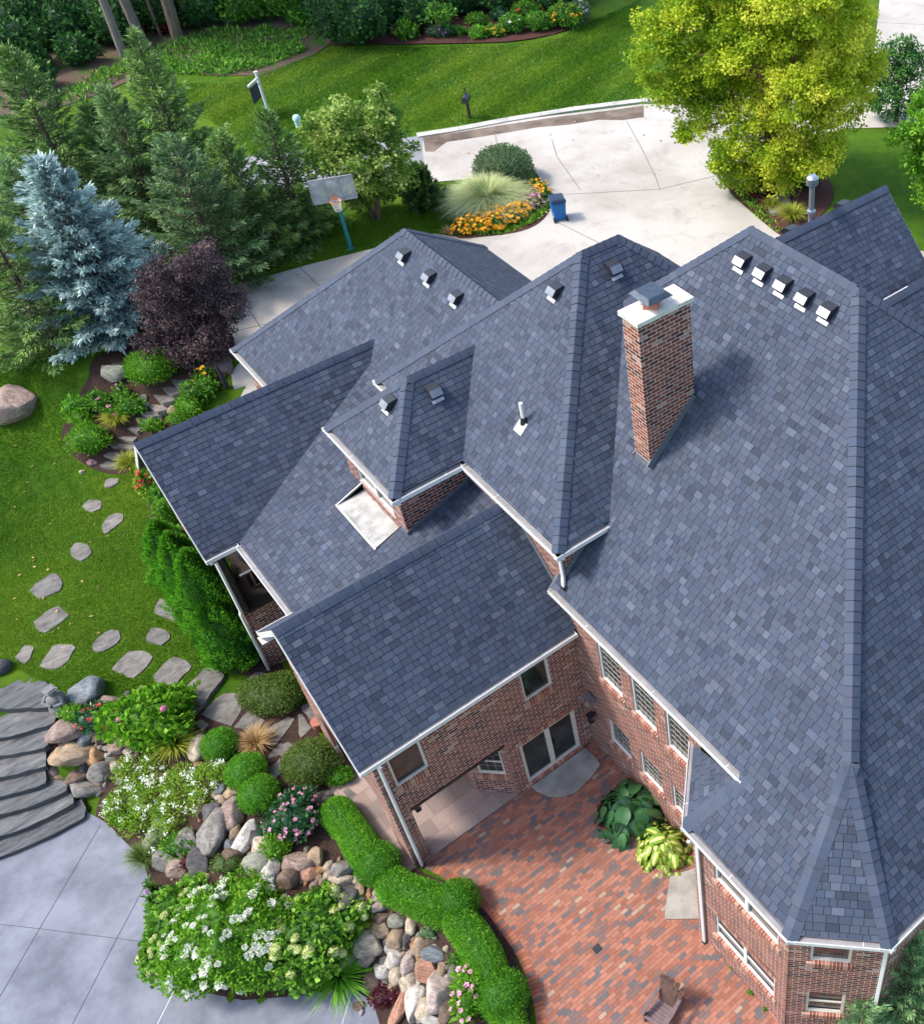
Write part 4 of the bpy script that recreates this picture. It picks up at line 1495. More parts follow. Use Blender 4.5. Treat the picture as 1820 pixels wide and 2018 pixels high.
def place_vent(p, n, parent, label=None, pale=False):
    n = Vector(n)
    ua = Vector((0, 0, 1)).cross(n).normalized()
    va = n.cross(ua)
    mw = Matrix(((ua.x, va.x, n.x, p[0]), (ua.y, va.y, n.y, p[1]), (ua.z, va.z, n.z, p[2]), (0, 0, 0, 1)))
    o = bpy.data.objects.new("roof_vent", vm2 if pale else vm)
    COL.objects.link(o)
    o.parent = parent
    o.matrix_local = mw
    c = bpy.data.objects.new("vent_flange", fm_)
    COL.objects.link(c)
    c.parent = parent
    c.matrix_local = mw
    if label:
        o['label'] = label


for x, y in ((11.07, 27.74), (11.05, 26.2), (11.06, 24.69)):
    place_vent((x, y, zg(x)), NA, garage_roof)
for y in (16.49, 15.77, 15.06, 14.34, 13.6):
    place_vent((14.81, y, zx(14.81)), NA, main_roof, None, True)  # this row gets the tops with painted glare
place_vent((11.82, 20.27 + 0.1, Z2 + f * (11.82 - x2)), NA, upper_roof)
place_vent((13.19, 19.83, Z2 + f * (19.83 - y2a)), NBm, upper_roof)
place_vent((7.42, 22.05, Z2 + f * (7.42 - x3)), NA, bump_roof)
place_vent((8.39, 21.58, Z2 + f * (21.58 - y3a)), NBm, bump_roof)
for u_, v_ in ((1672, 414), (1560, 458)):
    yy = y7 + 0.32
    zz_ = z7 - f * 0.32
    pp = at(u_, v_, zz_)
    t_ = (yy - CAMO[1]) / (pp[1] - CAMO[1])
    place_vent((pp[0], yy, zz_), NBp, right_roof)
pz = Z2 + f * (9.50 - x2)
mb = MB()
mb.tube([(9.5, 18.98, pz - 0.05), (9.5, 18.98, pz + 0.62)], 0.055, 12, 0)
mb.tube([(9.5, 18.98, pz - 0.05), (9.5, 18.98, pz + 0.16)], [0.11, 0.075], 12, 1)
va_ = NA.cross(Vector((0, 0, 1)).cross(NA).normalized())
mb.box(Vector((9.5, 18.98, pz)) - va_ * 0.16 + NA * 0.018, (0.34, 0.34, 0.008), (0, 1, 0), NA, 2)
mb.build("vent_pipe", [M['pvc'], M['black'], M['ventflange']], upper_roof, smooth=True)
pp = at(1606, 442, z7 - 0.25)
mb = MB()
px_, py_ = float(pp[0]), y7 + 0.32
mb.tube([(px_, py_, z7 - 0.5), (px_, py_, z7 + 0.85)], 0.075, 14)
mb.tube([(px_, py_, z7 + 0.02), (px_, py_, z7 + 0.10)], 0.12, 14)
mb.tube([(px_, py_, z7 + 0.84), (px_, py_, z7 + 0.92), (px_, py_, z7 + 1.06), (px_, py_, z7 + 1.12)], [0.13, 0.165, 0.165, 0.10], 16)
mb.build("flue_pipe", M['steel'], right_roof, smooth=True)
# ------------------------------------------------------------------ stones, steps and other objects
SR = random.Random(21)


def rock_mesh(k):
    r = random.Random(100 + k)
    bm = bmesh.new()
    bmesh.ops.create_icosphere(bm, subdivisions=4, radius=1.0)
    off = Vector((r.uniform(-9, 9), r.uniform(-9, 9), r.uniform(-9, 9)))
    cuts = []
    for _ in range(r.randint(7, 12) if k % 3 else 4):
        d = Vector((r.gauss(0, 1), r.gauss(0, 1), r.gauss(0, 0.8))).normalized()
        cuts.append((d, r.uniform(0.58, 0.84)))
    for v in bm.verts:
        p = v.co.normalized()
        q_ = p * (1 + 0.16 * mnoise.noise(p * 1.1 + off) + 0.05 * mnoise.noise(p * 3.0 + off))
        for d, c in cuts:
            t = q_.dot(d)
            if t > c:
                q_ -= d * (t - c) * 0.88
        v.co = q_ * (1 + 0.018 * mnoise.noise(p * 7 + off))
    me = bpy.data.meshes.new("boulder")
    bm.to_mesh(me)
    bm.free()
    me.materials.append(M['stone'])
    me.polygons.foreach_set('use_smooth', [True] * len(me.polygons))
    return me


ROCKS = [rock_mesh(k) for k in range(9)]
RC0 = {'P': ((0.225, 0.17, 0.155), 'pinkish grey'), 'T': ((0.255, 0.195, 0.138), 'tan'), 'G': ((0.155, 0.15, 0.143), 'grey'), 'D': ((0.075, 0.075, 0.08), 'dark grey'),
      'B': ((0.115, 0.135, 0.155), 'blue grey'), 'W': ((0.37, 0.36, 0.345), 'white'), 'S': ((0.28, 0.155, 0.115), 'salmon pink'), 'O': ((0.32, 0.185, 0.10), 'orange tan'),
      'N': ((0.125, 0.09, 0.072), 'brown'), 'L': ((0.34, 0.295, 0.235), 'pale cream'), 'K': ((0.33, 0.275, 0.265), 'pinkish white'), 'V': ((0.17, 0.18, 0.152), 'greenish grey'), 'M': ((0.22, 0.14, 0.16), 'mauve')}
RC = {k: (tuple(min(0.62, c * f_) for c, f_ in zip(v[0], (1.55, 1.48, 1.38))), v[1]) for k, v in RC0.items()}
c6 = lambda x, y: (x * 0.2977, 1280.7 + y * 0.2977)
c8 = lambda x, y: (443.3 + x * 0.292, 1428.4 + y * 0.292)
c5 = lambda x, y: (x * 0.2977, 886.6 + y * 0.2977)
c4 = lambda x, y: (x * 0.2977, 443.3 + y * 0.2977)
cb = lambda x, y: (295.5 + x * 0.2707, 935.9 + y * 0.2707)
R6 = [(585, 285, 112, 85, 'B'), (725, 335, 55, 42, 'P'), (835, 330, 50, 38, 'T'), (420, 550, 98, 75, 'P'), (565, 590, 48, 52, 'B'), (330, 622, 60, 28, 'S'), (338, 588, 35, 22, 'P'),
      (328, 670, 32, 18, 'G'), (320, 715, 46, 36, 'W'), (325, 768, 22, 16, 'W'), (480, 700, 125, 84, 'T'), (630, 630, 18, 26, 'L'), (642, 700, 52, 52, 'O'), (710, 685, 24, 20, 'W'), (722, 716, 42, 24, 'V'),
      (550, 772, 36, 31, 'D'), (660, 797, 72, 66, 'G'), (762, 760, 40, 28, 'L'), (340, 812, 48, 46, 'P'), (387, 850, 62, 42, 'T'), (500, 838, 72, 42, 'N'), (718, 822, 32, 36, 'N'), (557, 910, 97, 52, 'G'),
      (642, 875, 36, 26, 'T'), (772, 650, 46, 42, 'P'), (742, 612, 27, 26, 'T'), (672, 565, 46, 42, 'N'), (1312, 645, 55, 82, 'L'), (925, 786, 46, 40, 'D'), (1040, 830, 48, 28, 'T'),
      (1460, 915, 38, 32, 'B'), (1525, 945, 60, 42, 'T'), (1440, 970, 32, 24, 'L'), (1482, 990, 32, 29, 'T'), (1412, 1055, 56, 62, 'D'), (1338, 1050, 38, 52, 'N'), (1540, 1085, 66, 97, 'P'),
      (1430, 1215, 97, 122, 'G'), (1555, 1205, 39, 50, 'T'), (1605, 1268, 52, 120, 'W'), (1525, 1282, 34, 40, 'B'), (1672, 1238, 42, 56, 'D'), (1725, 1287, 72, 66, 'L'), (1760, 1180, 38, 36, 'G'),
      (1540, 1352, 56, 52, 'N'), (1255, 1268, 77, 82, 'G'), (1045, 1228, 82, 92, 'V'), (1110, 1382, 87, 66, 'G'), (1008, 1345, 46, 62, 'T'), (1348, 1398, 82, 82, 'D'), (1195, 1432, 82, 60, 'P'),
      (1700, 1412, 82, 72, 'V'), (1792, 1450, 52, 60, 'W'), (905, 700, 40, 30, 'N'), (820, 860, 40, 34, 'G'), (880, 990, 44, 34, 'V'), (1180, 560, 36, 30, 'P'), (455, 372, 34, 30, 'V')]
R8 = [(470, 932, 112, 60, 'P'), (540, 882, 24, 30, 'G'), (545, 942, 32, 36, 'W'), (615, 890, 52, 62, 'T'), (690, 947, 34, 40, 'L'), (625, 972, 36, 22, 'O'), (565, 1002, 52, 40, 'S'), (690, 1017, 32, 34, 'L'),
      (635, 1027, 24, 26, 'T'), (655, 1062, 27, 30, 'T'), (715, 1067, 24, 22, 'O'), (795, 967, 64, 58, 'G'), (780, 1042, 77, 42, 'L'), (425, 1022, 72, 72, 'N'), (600, 1067, 32, 32, 'P'), (880, 1032, 34, 24, 'L'),
      (915, 1097, 34, 44, 'T'), (845, 1137, 42, 40, 'G'), (800, 1175, 88, 112, 'D'), (912, 1172, 37, 44, 'B'), (965, 1142, 24, 37, 'O'), (995, 1167, 24, 24, 'K'), (1030, 1212, 52, 52, 'K'), (945, 1232, 37, 32, 'L'),
      (880, 1272, 37, 42, 'N'), (1065, 1297, 52, 40, 'N'), (1055, 1367, 62, 52, 'T'), (1165, 1312, 57, 44, 'V'), (1150, 1422, 57, 77, 'T'), (1230, 1427, 37, 57, 'D'), (1255, 1342, 42, 57, 'L'), (1265, 1442, 22, 20, 'O'),
      (1262, 1477, 27, 24, 'S'), (1090, 1452, 22, 37, 'B'), (1105, 1502, 40, 34, 'W'), (1315, 1482, 47, 62, 'T'), (970, 1472, 97, 77, 'L'), (950, 1562, 82, 52, 'P'), (820, 1572, 52, 62, 'W'), (1070, 1592, 37, 32, 'G'),
      (1140, 1562, 62, 62, 'W'), (1240, 1612, 62, 77, 'K'), (1050, 1662, 54, 62, 'W'), (1150, 1677, 52, 62, 'L'), (1060, 1757, 37, 42, 'W'), (1120, 1762, 32, 42, 'T'), (1235, 1737, 52, 57, 'L'), (985, 1737, 62, 62, 'N'),
      (1310, 1712, 22, 27, 'W'), (1340, 1522, 18, 17, 'O'), (1320, 1602, 32, 32, 'T'), (1420, 1537, 87, 42, 'B'), (1390, 1592, 40, 32, 'B'), (1370, 1652, 77, 62, 'S'), (1455, 1642, 32, 62, 'T'), (1185, 1892, 52, 122, 'S'),
      (1290, 1842, 62, 122, 'W'), (1440, 1802, 87, 112, 'K'), (1350, 1927, 62, 62, 'L'), (1490, 1932, 62, 62, 'N'), (1545, 1662, 37, 52, 'G'), (1410, 1988, 82, 34, 'W'), (290, 1000, 40, 46, 'W'), (330, 880, 44, 30, 'T'),
      (720, 1290, 40, 30, 'G'), (1310, 1420, 30, 30, 'G'), (1190, 1240, 40, 26, 'N'), (1380, 1450, 40, 30, 'N'), (900, 1890, 40, 24, 'N'), (1010, 1500, 30, 24, 'N'), (1180, 1500, 26, 24, 'G')]
ANCH = [((112, 1352), "the stone garden statue"), ((185, 1415), "the red-flowered plant"), ((298, 1405), "the broad-leaved green shrub"), ((345, 1465), "the gold striped grass tuft"),
        ((300, 1560), "the loose white-flowered plant"), ((432, 1465), "the upper clipped ball shrub"), ((484, 1519), "the middle clipped ball shrub"), ((509, 1563), "the lower clipped ball shrub"),
        ((575, 1610), "the pink-flowered shrub"), ((545, 1665), "the lime green fern"), ((430, 1840), "the white hydrangea"), ((622, 1830), "the lime-headed hydrangea"), ((700, 1640), "the long clipped hedge"),
        ((742, 1702), "the first round ball in the hedge"), ((815, 1765), "the middle hedge run"), ((900, 1775), "the second round ball in the hedge"), ((670, 1925), "the strappy daylily clump"),
        ((722, 1810), "the small grass tuft among the rocks"), ((757, 1962), "the dark red sedum"), ((925, 1950), "the pink flowers by the picture's bottom edge"), ((140, 1540), "the ends of the slate steps")]


def compass(dx, dy):
    if abs(dx) > 2 * abs(dy):
        return "right of" if dx > 0 else "left of"
    if abs(dy) > 2 * abs(dx):
        return "below" if dy > 0 else "above"
    return ("below and right of" if dx > 0 else "below and left of") if dy > 0 else ("above and right of" if dx > 0 else "above and left of")


allrocks = [(*c6(x, y), rx * 0.2977, ry * 0.2977, c) for x, y, rx, ry, c in R6] + [(*c8(x, y), rx * 0.292, ry * 0.292, c) for x, y, rx, ry, c in R8]
used = set()


def rock_label(i):
    u, v, rx, ry, c = allrocks[i]
    size = "very large" if max(rx, ry) > 27 else "large" if max(rx, ry) > 19 else "medium" if max(rx, ry) > 13 else "small" if max(rx, ry) > 9 else "little"
    shape = "flat" if rx / ry > 1.6 else "upright" if rx / ry < 0.66 else "rounded"
    an = sorted(ANCH, key=lambda a: math.hypot(a[0][0] - u, a[0][1] - v))
    nb = sorted([r for j, r in enumerate(allrocks) if j != i], key=lambda r: math.hypot(r[0] - u, r[1] - v))
    base = "%s %s %s boulder" % (size, shape, RC[c][1])
    opts = ["%s %s %s" % (base, compass(u - a[0][0], v - a[0][1]), a[1]) for a in an[:2]]
    opts += ["%s, its %s neighbour %s" % (opts[0], RC[n_[4]][1], compass(u - n_[0], v - n_[1]).replace("right of", "on the left").replace("left of", "on the right") if False else "touching it") for n_ in nb[:3]]
    for o in opts:
        if o not in used and len(o.split()) <= 16:
            used.add(o)
            return o, None
    return opts[0], "look-alike boulders"


def add_rock(u, v, rx, ry, c, label, cat="boulder", group=None, k=None, zlift=0.32, name="boulder", zs_=None):
    p = G(u, v, 0.12)
    s = pxm(p)
    a, b = rx / s * 1.2, ry / s * 1.2
    h = min(a, b) * SR.uniform(0.85, 1.05) if zs_ is None else zs_
    o = bpy.data.objects.new(name, ROCKS[SR.randrange(9) if k is None else k])
    COL.objects.link(o)
    o.location = (p[0], p[1], float(T(p[0], p[1])) + h * zlift)
    o.scale = (a, b * 1.08, h)
    o.rotation_euler = (SR.uniform(-0.15, 0.15), SR.uniform(-0.15, 0.15), PHI - math.pi / 2 + SR.uniform(-0.25, 0.25) + SR.choice((0, math.pi)))
    col = RC[c][0]
    j = SR.uniform(0.88, 1.12)
    o.color = (col[0] * j, col[1] * j, col[2] * j, 1)
    tag(o, label, cat, group)
    return o


for i, (u, v, rx, ry, c) in enumerate(allrocks):
    lab, grp = rock_label(i)
    add_rock(u, v, rx, ry, c, lab, group="boulders of the rock garden")
# small fill stones between the boulders
fill = []
tries = 0
FR = random.Random(77)
while len(fill) < 105 and tries < 5000:
    tries += 1
    i = FR.randrange(len(allrocks))
    u, v, rx, ry, c = allrocks[i]
    a_ = FR.uniform(0, 6.28)
    uu, vv = u + math.cos(a_) * (rx + FR.uniform(1, 6)), v + math.sin(a_) * (ry + FR.uniform(1, 6))
    if any(((uu - r[0]) / (r[2] + 1)) ** 2 + ((vv - r[1]) / (r[3] + 1)) ** 2 < 0.9 for r in allrocks) or any(math.hypot(uu - q_[0], vv - q_[1]) < 8 for q_ in fill) or uu < 85:
        continue
    fill.append((uu, vv))
    add_rock(uu, vv, FR.uniform(4.5, 8.5), FR.uniform(4, 7.5), FR.choice('TLGKPVNWO'), "small cobble wedged between the larger boulders of the rock garden", "cobble", group="small cobbles between the boulders", name="cobble")
# boulders of the upper garden
add_rock(20, 802, 52, 33, 'P', "huge pinkish boulder on the lawn at the left picture edge", k=1, zlift=0.2, zs_=0.75)
add_rock(222, 735, 28, 19, 'V', "mossy flat-topped boulder at the foot of the blue spruce", k=4, zlift=0.3)
add_rock(*c4(950, 1135), 8, 6, 'V', "greenish grey stone left of the garden steps")
add_rock(*c4(955, 1178), 8.5, 5.5, 'W', "small white stone beside the lower garden steps")
add_rock(*c4(1150, 1212), 12, 9, 'T', "tan stone on the right edge of the garden steps")
add_rock(*c4(1165, 1282), 10, 8, 'L', "pale stone below the low spreading shrub near the wing roof")
add_rock(*c4(605, 1562), 9, 6, 'M', "mauve stone at the front of the lower flower bed")
add_rock(*c4(540, 1622), 5, 4, 'L', "tiny cream stone in the grass at the flower bed's edge")

# flat stones
def slab(name, pts, ztop, thick, mat, label, cat, group=None, jit=0.03, seed=0, level=None, bevel=0.03, grow=False, side=None):
    """irregular flat stone; pts world xy; ztop None = lies on the ground"""
    r = random.Random(seed)
    P = [np.array(p[:2], float) for p in pts]
    ar = sum(P[i - 1][0] * P[i][1] - P[i][0] * P[i - 1][1] for i in range(len(P)))
    if ar < 0:
        P = P[::-1]
    fine = []
    n = len(P)
    for i in range(n):
        a, b = P[i], P[(i + 1) % n]
        ln = np.linalg.norm(b - a)
        k = max(2, int(ln / 0.22))
        nrm = np.array([b[1] - a[1], a[0] - b[0]]) / max(ln, 1e-6)
        for j in range(k):
            t = j / k
            rnd = 0.05 if j == 0 else -0.03 if grow else 0.0
            q_ = a + (b - a) * t
            fine.append(q_ + nrm * r.uniform(-jit, jit) - (q_ - np.mean(P, 0)) * rnd)
    cx = np.mean(fine, 0)
    zt = (float(T(cx[0], cx[1])) + level) if ztop is None else ztop
    slope = None
    mb = MB()
    m = len(fine)

    def zz_(p, dz):
        if ztop is None:
            return 0.65 * float(T(p[0], p[1])) + 0.35 * float(T(cx[0], cx[1])) + level + dz
        return zt + dz
    tops = []
    for p in fine:
        q_ = cx + (p - cx) * (1 - bevel)
        tops.append((q_[0], q_[1], zz_(q_, r.uniform(-0.008, 0.008))))
    mid = [(p[0], p[1], zz_(p, -0.03)) for p in fine]
    bot = [(p[0] + r.uniform(-jit, jit) * 0.6, p[1] + r.uniform(-jit, jit) * 0.6, zz_(p, -thick)) for p in fine]
    cen = (cx[0], cx[1], zz_(cx, 0.0))
    for i in range(m):
        j = (i + 1) % m
        mb.poly([tops[i], tops[j], cen])
        mb.poly([mid[i], mid[j], tops[j], tops[i]])
        mb.poly([bot[i], bot[j], mid[j], mid[i]], None, 0 if side is None else 1)
    o = mb.build(name, M[mat] if side is None else [M[mat], M[side]], None, smooth=True)
    o.data.set_sharp_from_angle(angle=math.radians(28))
    return tag(o, label, cat, group)


STEP = [([(705, 200), (760, 185), (790, 195), (785, 225), (735, 258), (692, 245)], "palest stepping stone, closest to the garden steps"),
        ([(545, 375), (590, 335), (650, 330), (680, 355), (672, 395), (620, 415), (560, 400)], "second stepping stone below the garden steps, small and oval"),
        ([(672, 510), (720, 440), (790, 418), (822, 430), (815, 475), (750, 535), (690, 560)], "brownish oval stepping stone opposite the red-tinged vine"),
        ([(470, 660), (500, 620), (540, 615), (612, 650), (615, 690), (545, 745), (475, 710)], "rounded stepping stone midway along the left lawn"),
        ([(190, 930), (345, 818), (390, 835), (430, 885), (405, 940), (265, 995)], "dark streaked stepping stone, upper of the two broad ones at left"),
        ([(222, 1140), (370, 1040), (420, 1050), (465, 1100), (300, 1218), (240, 1185)], "broad grey stepping stone below the dark streaked one"),
        ([(615, 1290), (700, 1205), (770, 1190), (805, 1225), (795, 1280), (690, 1342), (615, 1330)], "white-veined oval stepping stone in the middle of the lawn"),
        ([(965, 1245), (1000, 1180), (1060, 1178), (1135, 1215), (1130, 1260), (1075, 1300), (985, 1280)], "tan stepping stone nearest the tall evergreen hedge"),
        ([(100, 1380), (170, 1295), (230, 1300), (225, 1340), (175, 1425)], "narrow stepping stone close to the left picture edge"),
        ([(262, 1435), (350, 1300), (440, 1285), (515, 1310), (420, 1440), (330, 1460)], "stepping stone directly behind the stone garden statue"),
        ([(740, 1450), (855, 1335), (950, 1330), (1022, 1375), (985, 1435), (890, 1518)], "large rectangular stepping stone, left of the last one"),
        ([(1015, 1500), (1120, 1380), (1195, 1375), (1285, 1430), (1220, 1500), (1140, 1585), (1050, 1560)], "large stepping stone beside the long tan slab"),
        ([(1017, 1085), (1060, 980), (1110, 1020), (1175, 1100), (1165, 1140), (1090, 1110)], "orange sandstone slab sticking out from the tall hedge")]
for i, (pts, lab) in enumerate(STEP):
    slab("stepping_stone", PX([c5(*p) for p in pts]), None, 0.12, 'flag', lab, "stepping stone", "stepping stones across the left lawn", seed=i, level=0.045, grow=True)
FLAG = [(c6, [(1190, 320), (1385, 115), (1510, 170), (1480, 215), (1340, 400), (1270, 470), (1210, 400)], "long tan stone slab between the lawn and the flagstones", 0.14),
        (c6, [(1330, 430), (1480, 285), (1600, 290), (1610, 410), (1535, 520)], "five-sided grey flagstone next to the long tan slab", 0.05),
        (c6, [(1540, 520), (1650, 405), (1770, 470), (1700, 555)], "pale flagstone above the dry straw-coloured grass", 0.05),
        (cb, [(840, 1860), (1010, 1760), (1060, 1780), (960, 1930), (900, 1990)], "flagstone right of the dry straw-coloured grass", 0.05),
        (cb, [(1070, 1750), (1110, 1735), (1180, 1850), (1100, 1930)], "narrow flagstone close to the gable wall", 0.05),
        (cb, [(1090, 1690), (1200, 1640), (1260, 1800), (1195, 1830)], "flagstone touching the gable wall by the clay pot", 0.05),
        (cb, [(900, 2000), (1010, 1940), (1060, 2000), (1000, 2100)], "flagstone above the olive spreading yew", 0.05),
        (c8, [(300, 200), (390, 120), (405, 200), (290, 235)], "pale wedge of flagstone left of the olive spreading yew", 0.05),
        (c8, [(285, 305), (385, 225), (380, 330), (335, 395)], "flagstone between the lower ball shrub and the olive yew", 0.05),
        (c8, [(580, 495), (660, 440), (750, 435), (740, 475), (640, 565)], "brown flagstone at the upper end of the clipped hedge", 0.05),
        (c8, [(790, 460), (840, 430), (905, 480), (850, 525)], "pale flagstone beside the upper end of the clipped hedge", 0.05),
        (c5, [(1635, 1530), (1690, 1478), (1775, 1480), (1740, 1510)], "small tan flagstone above the round yew near the downspout", 0.05),
        (c6, [(1280, 480), (1340, 470), (1390, 500), (1340, 550)], "small cracked flagstone under the gold striped grass", 0.04),
        (c6, [(1760, 560), (1830, 490), (1850, 560), (1790, 640)], "flagstone right beside the dry straw-coloured grass, cream coloured", 0.05)]
for i, (cv_, pts, lab, lv) in enumerate(FLAG):
    slab("flagstone", PX([cv_(*p) for p in pts]), None, 0.2, 'flag', lab, "flagstone", "flagstones along the gable wall", seed=40 + i, level=lv)
TR = [[(1345, 950), (1490, 852), (1525, 900), (1532, 980), (1440, 965)], [(1140, 1030), (1225, 1000), (1290, 1075), (1200, 1108)], [(1090, 1085), (1170, 1045), (1220, 1120), (1160, 1165)], [(1020, 1130), (1095, 1100), (1168, 1172), (1100, 1218)],
      [(975, 1190), (1030, 1165), (1122, 1232), (1060, 1272)], [(930, 1240), (985, 1210), (1072, 1277), (1010, 1302)], [(908, 1290), (962, 1262), (995, 1302), (940, 1332)], [(858, 1360), (900, 1338), (955, 1347), (920, 1392)],
      [(793, 1425), (850, 1403), (908, 1412), (890, 1457)], [(743, 1470), (800, 1448), (895, 1462), (890, 1512)], [(708, 1540), (750, 1493), (845, 1522), (800, 1562)], [(683, 1610), (720, 1558), (790, 1567), (780, 1622)]]
TL = ["wide stone landing at the head of the garden steps", "top tread of the garden steps beside the orange flowers", "second tread from the top of the garden steps", "third garden step, broad and squarish", "fourth garden step below the broad squarish one",
      "fifth garden step, beside the small white stone", "small sixth garden step half under leaves", "narrow garden step shaded by the low shrub", "garden step with a pale worn edge near the gable corner", "long garden step just behind the gable corner",
      "second lowest of the garden steps", "lowest garden step by the yellow-green grass clump"]
for i, pts in enumerate(TR):
    w = PX([c4(*p) for p in pts])
    cxy = np.mean(np.array(w), 0)
    w = [tuple(cxy + (np.array(p) - cxy) * 1.22) for p in w]
    slab("stone_step", w, float(T(cxy[0], cxy[1])) + 0.10, 0.26, 'tread', TL[i], "stone step", "stone steps up the left garden", seed=70 + i)
SL_F = [[(-200, 405), (0, 400), (180, 392), (372, 385)], [(-200, 615), (0, 588), (240, 524), (372, 482)], [(-200, 735), (0, 705), (140, 680), (300, 648), (338, 600)], [(-200, 885), (0, 850), (180, 805), (314, 768)],
        [(-200, 1025), (0, 975), (160, 935), (314, 880)], [(-200, 1155), (0, 1093), (230, 1030), (455, 928)], [(-200, 1315), (0, 1240), (250, 1145), (505, 1008)], [(-200, 1450), (0, 1372), (300, 1248), (574, 1104)]]
SL_Z = [-0.06, -0.23, -0.40, -0.57, -0.74, -0.91, -1.08, -1.24]
SL_R = [None, (375, 400), (345, 500), (300, 640), (290, 760), (440, 865), (470, 925), (562, 985)]
SL = [([(-200, 60), (0, 112), (120, 130), (250, 190), (345, 245)] + SL_F[0][::-1], -0.06)]
for i in range(1, 8):
    zz = SL_Z[i]
    back_ = []
    for (px_, py_) in SL_F[i - 1]:
        w_ = at(*c6(px_, py_), SL_Z[i - 1]) + HD * 0.22
        d_ = w_ - CAMO
        d_ = np.array([w_[0], w_[1], zz]) - CAMO
        back_.append(((U0 + F0 * (d_ @ RT) / (d_ @ FW)) / 0.2977, (V0 + F0 * (d_ @ DN) / (d_ @ FW) - 1280.7) / 0.2977))
    SL.append((back_ + [SL_R[i]] + SL_F[i][::-1], zz))
SLN = ["topmost slate slab of the wide steps, beside the garden statue", "second slate slab from the top, palest of the wide steps", "third slate slab of the wide steps", "fourth slate slab of the wide steps", "fifth slate slab of the wide steps", "sixth slate slab with a long pale streak",
       "second lowest slate slab of the wide steps", "lowest slate slab, resting on the blue grey terrace"]
for i, (pts, z) in enumerate(SL):
    w = [tuple(at(*c6(*p), z)[:2]) for p in pts]
    top = [np.array(p) for p in w]
    slab("slate_step", [tuple(p) for p in top], z + (0.05 if i == 0 else 0.0), 0.24 if i < 7 else 0.18, 'slate', SLN[i], "slate step", "wide slate steps down to the terrace", jit=0.012, seed=90 + i, bevel=0.0, side='slate_edge')

mb = MB()                                      # dark fire bowl or stone at the picture edge on the top slab
p = at(8, 1322, -0.05)
mb.ball((p[0], p[1], 0.12), (0.32, 0.28, 0.22), 14, 8)
o = mb.build("boulder", M['stone'], smooth=True)
o.color = (0.05, 0.052, 0.06, 1)
tag(o, "dark rounded stone on the top slate slab at the left picture edge", "boulder")

# concrete pads
structure(drape("concrete_pad", [(7.10, 9.70), (6.42, 10.30), (6.50, 10.42), (7.22, 11.10), (7.36, 11.06), (8.15, 10.70)], M['pad'], 0.05, 0.5, z=0.0))
structure(drape("concrete_pad", [(5.98, 15.80), (6.02, 15.55), (6.18, 15.20), (6.42, 14.95), (6.80, 14.80), (7.35, 14.88), (7.85, 15.05), (7.90, 15.30), (7.86, 15.80)], M['pad'], 0.05, 0.4, z=0.0))
mb = MB()
p = at(1176, 1870, 0)
mb.box((p[0], p[1], 0.022), (0.2, 0.2, 0.012))
for k in range(5):
    mb.box((p[0] - 0.07 + k * 0.035, p[1], 0.031), (0.012, 0.16, 0.006))
tag(mb.build("patio_drain", M['black']), "small square black drain grate set in the brick patio", "drain")

# garden statue: a seated figure of grey stone under a flat square cap, on a rock
b_ = G(122, 1392)
S_ = simple("statue_stone", (0.17, 0.165, 0.165), 0.85, 0.2, var=0.25, scale=9)
st = thing("garden_statue", "grey stone garden statue with a square flat top beside the slate steps", "statue", b_)
x, y, z = b_
mb = MB()
mb.tube([(x, y, z - 0.1), (x, y, z + 0.10), (x, y, z + 0.28)], [0.34, 0.33, 0.26], 14)
mb.build("base", S_, st, smooth=True)
mb = MB()
mb.ball((x, y, z + 0.42), (0.26, 0.24, 0.22), 14, 9)
mb.build("body", S_, st, smooth=True)
for s in (-1, 1):
    mb = MB()
    q0 = np.array([x, y, z]) + RT * s * 0.2
    q1 = q0 + RT * s * 0.10 - HD * 0.16
    q2 = np.array([x, y, z]) + RT * s * 0.05 - HD * 0.24
    mb.tube([(*q0[:2], z + 0.56), (*q1[:2], z + 0.40), (*q2[:2], z + 0.34)], [0.075, 0.07, 0.06], 10)
    mb.build("arm", S_, st, smooth=True)
mb = MB()
mb.ball((x, y, z + 0.69), (0.11, 0.11, 0.12), 12, 8)
mb.build("head", S_, st, smooth=True)
mb = MB()
mb.box((x, y, z + 0.84), (0.34, 0.34, 0.035), (0.9, 0.3, 0))
mb.box((x, y, z + 0.875), (0.25, 0.25, 0.035), (0.9, 0.3, 0))
mb.build("cap", S_, st)
for (px_, py_, c, lab) in ((327, 262, 'L', "small cream stone highest of three beside the statue"), (367, 305, 'O', "little orange-cream stone in front of the statue"), (412, 338, 'W', "smooth white stone right in front of the statue")):
    u, v = c6(px_, py_)
    add_rock(u, v, 7.5, 6.5, c, lab, k=0)

# basketball hoop
bp = G(692, 491)
hp = thing("basketball_hoop", "basketball hoop with a clear backboard on a teal pole by the driveway", "basketball hoop", bp)
TEAL = simple("teal_paint", (0.008, 0.19, 0.20), 0.45, 0.4)
fd = HD * -0.93 + RT * 0.36                  # the hoop faces the driveway
fd = Vector(fd).normalized()
sd_ = Vector((0, 0, 1)).cross(fd)
B_ = Vector(bp)
Z_ = Vector((0, 0, 1))
mb = MB()
mb.tube([B_, B_ + Z_ * 2.1, B_ + Z_ * 2.6 + fd * 0.15, B_ + Z_ * 2.95 + fd * 0.8], [0.085, 0.08, 0.07, 0.06], 12)
mb.tube([B_ + Z_ * 0.01, B_ + Z_ * 0.05], 0.16, 12)
mb.build("pole", TEAL, hp, smooth=True)
bc = B_ + Z_ * 3.32 + fd * 0.95
mb = MB()
bw, bh = 1.72, 1.02
